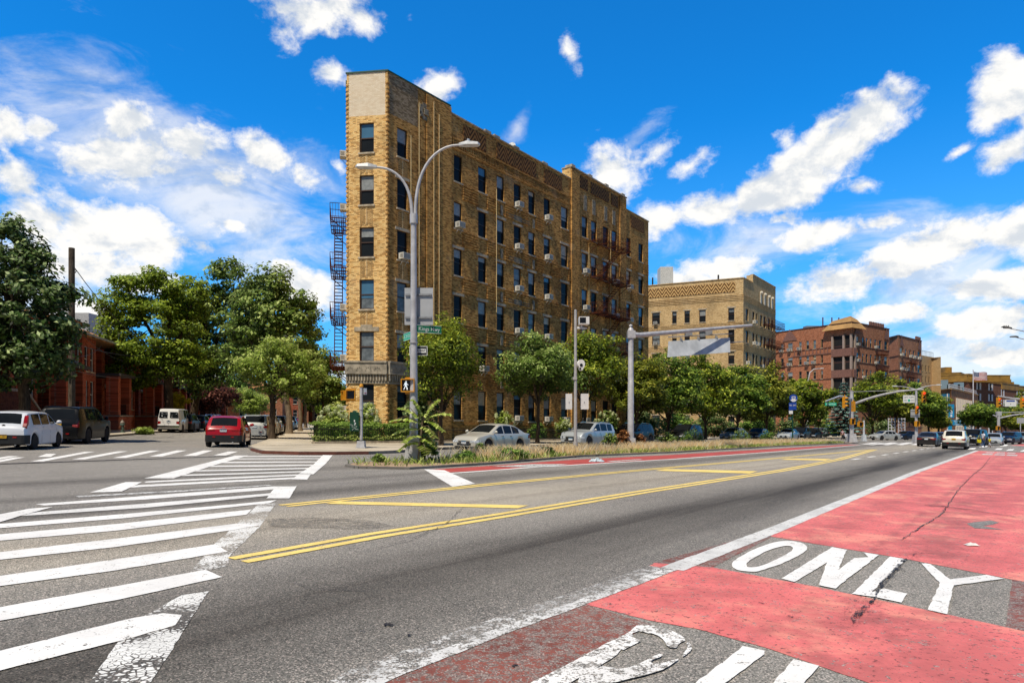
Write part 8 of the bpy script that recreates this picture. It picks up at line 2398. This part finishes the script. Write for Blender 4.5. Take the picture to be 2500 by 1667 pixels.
# tall banner pole of the clinic, flag
ax, ay = pd(2313, 176)
bp = thing('banner_pole', 'white pole with a tall bright blue banner beside the clinic entrance', 'banner', (ax, ay, G(ax) + TOP))
mb = MB(); mb.tube([(0, 0, 0), (0, 0, ht(2313, 962, ay))], .14, 8); mb.build('pole', M_SHUT, bp)
mb = MB(); z1, z0 = ht(2322, 988, ay), ht(2322, 1021, ay); mb.box(.25, 1.75, -.03, .03, z0, z1); p = mb.build('banner_cloth', M_BLUEB, bp)
mb = MB(); mb.box(.75, .95, -.04, -.031, z0 + 1.0, z1 - .7); mb.box(1.05, 1.25, -.04, -.031, z0 + 1.0, z1 - 1.4); mb.box(.95, 1.05, -.04, -.031, z1 - 1.8, z1 - 1.5); mb.ball((1.0, -.04, z0 + .5), .28, .02, .28, 8, 5); mb.build('emblem', M_WHITET, p)
fx_, fy_ = pd(2376, 205)
fp_ = thing('flag_pole', 'white flag pole flying the stars and stripes above the low clinic roof', 'flag', (fx_, fy_, G(fx_)))
mb = MB(); zt_ = ht(2376, 905, fy_); mb.tube([(0, 0, 0), (0, 0, zt_)], [.2, .12], 8); mb.ball((0, 0, zt_ + .15), .2, .2, .2, 8, 5); mb.build('pole', M_SHUT, fp_)
mb = MB(); Wf, Hf = 4.25, 2.5; nx_ = 18
M_FR = simple('flag_red', '#a83038', .7, var=.05); M_FW = simple('flag_white', '#d9d6d4', .7, var=.03); M_FB = simple('flag_blue', '#27406f', .7, var=.05)
def fpt(u, v): return (.1 + Wf * u, .35 * math.sin(u * 7) * u, zt_ - .25 - Hf * v - .35 * u - .12 * math.sin(u * 6))
for i in range(nx_):
    for j in range(13):
        u0, u1, v0, v1 = i / nx_, (i + 1) / nx_, j / 13, (j + 1) / 13
        m = 2 if (u0 < .38 and j < 7) else (0 if j % 2 == 0 else 1)
        mb.quad(fpt(u0, v0), fpt(u1, v0), fpt(u1, v1), fpt(u0, v1), m)
fl_o = mb.build('flag_cloth', [M_FR, M_FW, M_FB], fp_)
mb = MB()
for r__ in range(9):
    for c__ in range(6 if r__ % 2 == 0 else 5):
        u, v = .035 + (c__ + (.5 if r__ % 2 else 0)) * .058, .04 + r__ * .055
        a = fpt(u, v); mb.poly([(a[0] + .055 * math.cos(k * 1.2566) , a[1] - .03, a[2] + .055 * math.sin(k * 1.2566)) for k in range(5)])
mb.build('stars', M_FW, fl_o)

# utility pole and wires
upx, upd = 175, 41.0; ux0, uy0 = pd(upx, upd)
up = thing('utility_pole', 'weathered wooden utility pole beside the big tree on the left', 'pole', (ux0, uy0, G(ux0) + TOP))
hU = ht(175, 611, upd)
mb = MB(); mb.tube([(0, 0, -.1), (0, 0, hU)], [.19, .165], 12); mb.build('pole', WOOD, up)
mb = MB(); mb.box(-.05, .05, -.2, -.15, 3.2, 3.5); mb.tube([(.17, -.02, hU - 1.3), (.3, -.02, hU - 1.35), (.22, -.02, hU - 1.5)], .03, 5); mb.tube([(.12, -.12, .2), (.12, -.12, 4.2)], .02, 5); mb.build('pole_fittings', M_IRON, up)
def wire(lab, a, b, sag, r_=.018):
    P_ = []
    for k in range(15):
        u = k / 14; P_.append((a[0] + (b[0] - a[0]) * u, a[1] + (b[1] - a[1]) * u, a[2] + (b[2] - a[2]) * u - sag * 4 * u * (1 - u)))
    mb = MB(); mb.tube(P_, r_, 4); o = mb.build('overhead_wire', M_IRON, None); tag(o, lab, 'wire', 'overhead wires'); return o
def P3(px, py, d): x, y = pd(px, d); return (x, y, CAMH + (1029 - py) / F * d + 0) if False else (x, y, G(x) + ht(px, py, d))
wire('dark twisted wire running from the top of the utility pole down towards the locust tree', P3(183, 655, 41.0), P3(420, 850, 66), 1.4, .03)
wire('wire from the utility pole to the second row house', P3(183, 800, 41), P3(300, 880, 60), .35)
wire('thin wire crossing in front of the row house bay window', P3(183, 870, 41), P3(250, 842, 58), .3)
wire('long low wire along the side street in front of the porches', P3(183, 905, 41), P3(390, 905, 75), .6)
wire('upper wire along the side street through the locust tree', P3(183, 840, 41), P3(400, 862, 75), .5)
# second timber pole by the trunk near white van
# hydrant
hx_, hy_ = gp(299, 1060)
hy_r = thing('fire_hydrant', 'old green and rust fire hydrant with a pointed cap on the left pavement', 'hydrant', (hx_, hy_, G(hx_) + TOP))
hm_ = simple('hydrant_green', '#4d5f55', .7, var=.3, scale=9)
mb = MB(); mb.lathe([(.17, 0), (.17, .05), (.12, .07), (.12, .55), (.17, .57), (.17, .66), (.14, .7)], 14); mb.build('barrel', hm_, hy_r, smooth=40)
mb = MB(); mb.lathe([(.15, .70), (.17, .74), (.12, .84), (.05, .92), (.05, .97), (.01, .99)], 14); mb.build('bonnet', simple('hydrant_cap', '#7f7468', .7, var=.25), hy_r, smooth=40)
mb = MB()
for a in (0, 2.1, 4.2): 
    M_r = Matrix.Rotation(a, 4, 'Z'); mb.tube([tuple(M_r @ Vector((.1, 0, .46))), tuple(M_r @ Vector((.22, 0, .46)))], .065, 8)
mb.build('outlet', simple('hydrant_rust', '#6a3b26', .8), hy_r)
# white lattice gate panel beneath far trees
lx_, ly_ = pd(2188, 116); lg = thing('lattice_fence', 'white lattice panels standing under the trees beyond the crossing', 'fence', (lx_, ly_, G(lx_) + TOP))
mb = MB()
for c0 in (-1.4, .3):
    for k in range(7): mb.box(c0, c0 + 1.2, -.03, .03, .3 + k * .5, .42 + k * .5)
    for k in range(3): mb.box(c0 + k * .56, c0 + k * .56 + .1, -.04, .02, 0, 3.5)
mb.build('panel', M_SHUT, lg)
# litter
li = thing('litter', 'crumpled pale blue and white bag lying in the far red bus lane', 'litter', (*gp(1457, 1127), G(gp(1457, 1127)[0]) + .0))
mb = MB(); rg = random.Random(4)
def crumple(mb, w, d, h, n, m):
    vs = []; fs = []
    for i in range(n):
        for j in range(n):
            u, v = i / (n - 1) * 2 - 1, j / (n - 1) * 2 - 1
            q = max(0, 1 - (u * u + v * v) * .9)
            vs.append((u * w + rg.uniform(-.1, .1) * w, v * d + rg.uniform(-.1, .1) * d, .014 + h * q * rg.uniform(.4, 1)))
    for i in range(n - 1):
        for j in range(n - 1): fs.append((i * n + j, (i + 1) * n + j, (i + 1) * n + j + 1, i * n + j + 1))
    mb.add(vs, fs, m)
crumple(mb, .32, .14, .2, 7, 0); mb.build('wrapper', simple('litter_plastic', '#b9ccd3', .4, var=.3, scale=12), li)
li2 = thing('litter', 'small white scrap of paper lying on the near red bus lane', 'litter', (*gp(2372, 1332), G(gp(2372, 1332)[0])))
mb = MB(); crumple(mb, .085, .06, .05, 6, 0); mb.build('paper', simple('litter_paper', '#d8d8d2', .7), li2)

# ------------------------------------------------------------------ people
SKIN_B = simple('skin_brown', '#6b4530', .6, var=.06); SKIN_L = simple('skin_light', '#a9785c', .6, var=.06)
HAIR = simple('black_hair', '#100d0c', .6)
def skinned(name, joints, edges, mat, parent, root=0, sub_=2):
    me = bpy.data.meshes.new(name); me.from_pydata([j[0] for j in joints], edges, [])
    o = bpy.data.objects.new(name, me); COL.objects.link(o)
    sk = o.modifiers.new('skin', 'SKIN'); sk.use_smooth_shade = True
    for v, j in zip(me.skin_vertices[0].data, joints): v.radius = (j[1], j[2] if len(j) > 2 else j[1]); v.use_root = False
    me.skin_vertices[0].data[root].use_root = True
    ss = o.modifiers.new('sub', 'SUBSURF'); ss.levels = sub_; ss.render_levels = sub_
    dg = bpy.context.evaluated_depsgraph_get(); m2 = bpy.data.meshes.new_from_object(o.evaluated_get(dg))
    bpy.data.objects.remove(o); m2.name = name; m2.materials.clear(); m2.materials.append(mat)
    m2.polygons.foreach_set('use_smooth', [True] * len(m2.polygons))
    o = bpy.data.objects.new(name, m2); COL.objects.link(o); o.parent = parent; return o
def person(label, pos, rz, sc, stride, skin, shirt, trousers, shoes, hair_long, lift=0.0, arm_l=None, arm_r=None, shorts=False):
    """facing +y in its own frame; x to its right"""
    root = thing('person', label, 'person', (pos[0], pos[1], G(pos[0]) + lift), rz); root.scale = (sc, sc, sc)
    s = stride
    hipz = .90
    aL = arm_l or ((-.24, .02, 1.12), (-.22, .16, .90)); aR = arm_r or ((.24, -.08, 1.12), (.24, -.06, .86))
    kL, fL = (-.09, .22 * s + .02, .49), (-.09, .34 * s, .08); kR, fR = (.09, -.06 * s + .02, .49), (.09, -.40 * s, .10 + .06 * s)
    J = [((0, 0, .93), .125, .10), ((0, 0, 1.10), .115, .09), ((0, 0.01, 1.30), .14, .10), ((0, 0, 1.42), .085, .075), ((0, .01, 1.50), .05), ((0, .025, 1.57), .062, .075), ((0, .02, 1.66), .075, .09), ((0, .01, 1.72), .06, .07),
         ((-.17, 0, 1.38), .055), (aL[0], .042), (aL[1], .032), ((.17, 0, 1.38), .055), (aR[0], .042), (aR[1], .032),
         ((-.09, 0, .86), .085), (kL, .06), (fL, .042), ((fL[0], fL[1] + .14, fL[2] - .04), .035), ((.09, 0, .86), .085), (kR, .06), (fR, .042), ((fR[0], fR[1] + .13, fR[2] - .05), .035)]
    Ed = [(0, 1), (1, 2), (2, 3), (3, 4), (4, 5), (5, 6), (6, 7), (3, 8), (8, 9), (9, 10), (3, 11), (11, 12), (12, 13), (0, 14), (14, 15), (15, 16), (16, 17), (0, 18), (18, 19), (19, 20), (20, 21)]
    # hands: palm with five fingers
    for wi, sg in ((10, -1), (13, 1)):
        w = Vector(J[wi][0]); el = Vector(J[wi - 1][0]); d = (w - el).normalized(); f_ = Vector((0, 1, 0)); f_ = (f_ - d * f_.dot(d)).normalized()
        p = w + d * .07; J.append((tuple(p), .026)); pi = len(J) - 1; Ed.append((wi, pi))
        for k, l in ((-1.5, .06), (-.5, .075), (.5, .08), (1.5, .07)):
            a = p + d * .03 + f_ * k * .018; b = a + d * l + Vector((-sg * .02, 0, 0)); J.append((tuple(a), .009)); J.append((tuple(b), .008)); Ed.append((pi, len(J) - 2)); Ed.append((len(J) - 2, len(J) - 1))
        a = w + d * .03 + f_ * .035; b = a + d * .04 + f_ * .03; J.append((tuple(a), .010)); J.append((tuple(b), .009)); Ed.append((wi, len(J) - 2)); Ed.append((len(J) - 2, len(J) - 1))
    body = skinned('body', J, Ed, skin, root)
    Sh = [((0, 0, .92), .14, .115), ((0, 0, 1.10), .13, .105), ((0, .01, 1.30), .155, .115), ((0, 0, 1.42), .10, .09), ((-.17, 0, 1.38), .072), (tuple(Vector((-.17, 0, 1.38)).lerp(Vector(aL[0]), .75)), .062), ((.17, 0, 1.38), .072), (tuple(Vector((.17, 0, 1.38)).lerp(Vector(aR[0]), .75)), .062)]
    skinned('shirt', Sh, [(0, 1), (1, 2), (2, 3), (3, 4), (4, 5), (3, 6), (6, 7)], shirt, root)
    e = .55 if shorts else 1.0
    def seg(k, f): return tuple(Vector(k).lerp(Vector(f), .92 if not shorts else .05))
    Tr = [((0, 0, .96), .135, .11), ((0, 0, .90), .14, .115), ((-.09, 0, .84), .10), (kL, .073), (seg(kL, fL), .058 if not shorts else .075), ((.09, 0, .84), .10), (kR, .073), (seg(kR, fR), .058 if not shorts else .075)]
    skinned('trousers', Tr, [(0, 1), (1, 2), (2, 3), (3, 4), (1, 5), (5, 6), (6, 7)], trousers, root)
    for f in (fL, fR):
        skinned('shoe', [((f[0], f[1] - .05, f[2] - .03), .045), ((f[0], f[1] + .05, f[2] - .035), .045), ((f[0], f[1] + .15, f[2] - .05), .035)], [(0, 1), (1, 2)], shoes, root, sub_=1)
    h = MB(); h.ball((0, -.005, 1.69), .092, .11, .10, 12, 8); 
    if hair_long: h.ball((0, -.07, 1.60), .075, .06, .13, 10, 6); h.ball((0, -.1, 1.72), .05, .05, .05, 8, 6)
    h.build('hair', HAIR, root, smooth=80)
    fc = MB()
    for sx_ in (-.03, .03): fc.ball((sx_, .105, 1.655), .011, .008, .008, 8, 5)
    fc.ball((0, .112, 1.585), .022, .008, .007, 8, 4); fc.build('face_features', simple('face_dark', '#2a1512', .5), root)
    ns_ = MB(); ns_.ball((0, .118, 1.622), .013, .02, .022, 8, 5)
    for sx_ in (-.08, .08): ns_.ball((sx_, .02, 1.64), .012, .022, .03, 8, 5)
    ns_.build('nose_and_ears', skin, root, smooth=80)
    return root
WHT = simple('white_shirt', '#c9cbd6', .8, var=.08); JEAN = simple('blue_jeans', '#23436b', .85, var=.15, scale=14); YEL = simple('yellow_shirt', '#d6c70a', .8); SHOE = simple('white_shoes', '#cfcfcc', .7); DARKT = simple('dark_trousers', '#20242e', .85); PINK = simple('pale_print_shirt', '#c7a3a8', .8, var=.3, scale=20)
wpos = gp(2400, 1094); dW = wpos[1]
wscale = (1094 - 1052) / F * dW / 1.76
woman = person('person in white top and blue jeans striding across the far crossing', wpos, R(-75), wscale, 1.0, SKIN_B, WHT, JEAN, SHOE, True, .03, ((-.24, .18, 1.14), (-.25, .38, 1.02)), ((.24, -.12, 1.14), (.26, -.2, .92)))
cpos = gp(2416, 1094.5)
person('small child in yellow shirt and white shorts beside the person in jeans', cpos, R(-80), wscale * .66, .9, SKIN_B, YEL, WHT, SHOE, False, .02, shorts=True)
bg_ = thing('shoulder_bag', 'yellow bag hanging at the side of the person in jeans', 'bag', (wpos[0] - .35, wpos[1] + .05, G(wpos[0]) + .55)); mb = MB(); mb.prism([(-.15, 0), (.15, 0), (.18, .3), (-.18, .3)], -.06, .06, 'y'); mb.build('bag_body', YEL, bg_); mb = MB(); mb.tube([(-.15, 0, .3), (-.05, 0, .62), (.08, 0, .75), (.15, 0, .3)], .012, 4); mb.build('strap', YEL, bg_)
mpos = gp(2057, 1074.5); msc = (1074.5 - 1048) / F * mpos[1] / 1.76
person('person in pale printed shirt walking on the far pavement near the spruce', mpos, R(175), msc, .5, SKIN_L, PINK, DARKT, DARKT, False, .02)
hb = thing('shopping_bag', 'white bag carried by the person on the far pavement', 'bag', (mpos[0] + .36, mpos[1] - .1, G(mpos[0]) + .55)); mb = MB(); mb.prism([(-.14, 0), (.14, 0), (.16, .34), (-.16, .34)], -.06, .06, 'y'); mb.build('bag_body', WHT, hb); mb = MB(); mb.tube([(-.08, 0, .34), (0, 0, .48), (.08, 0, .34)], .012, 4); mb.build('handle', WHT, hb)
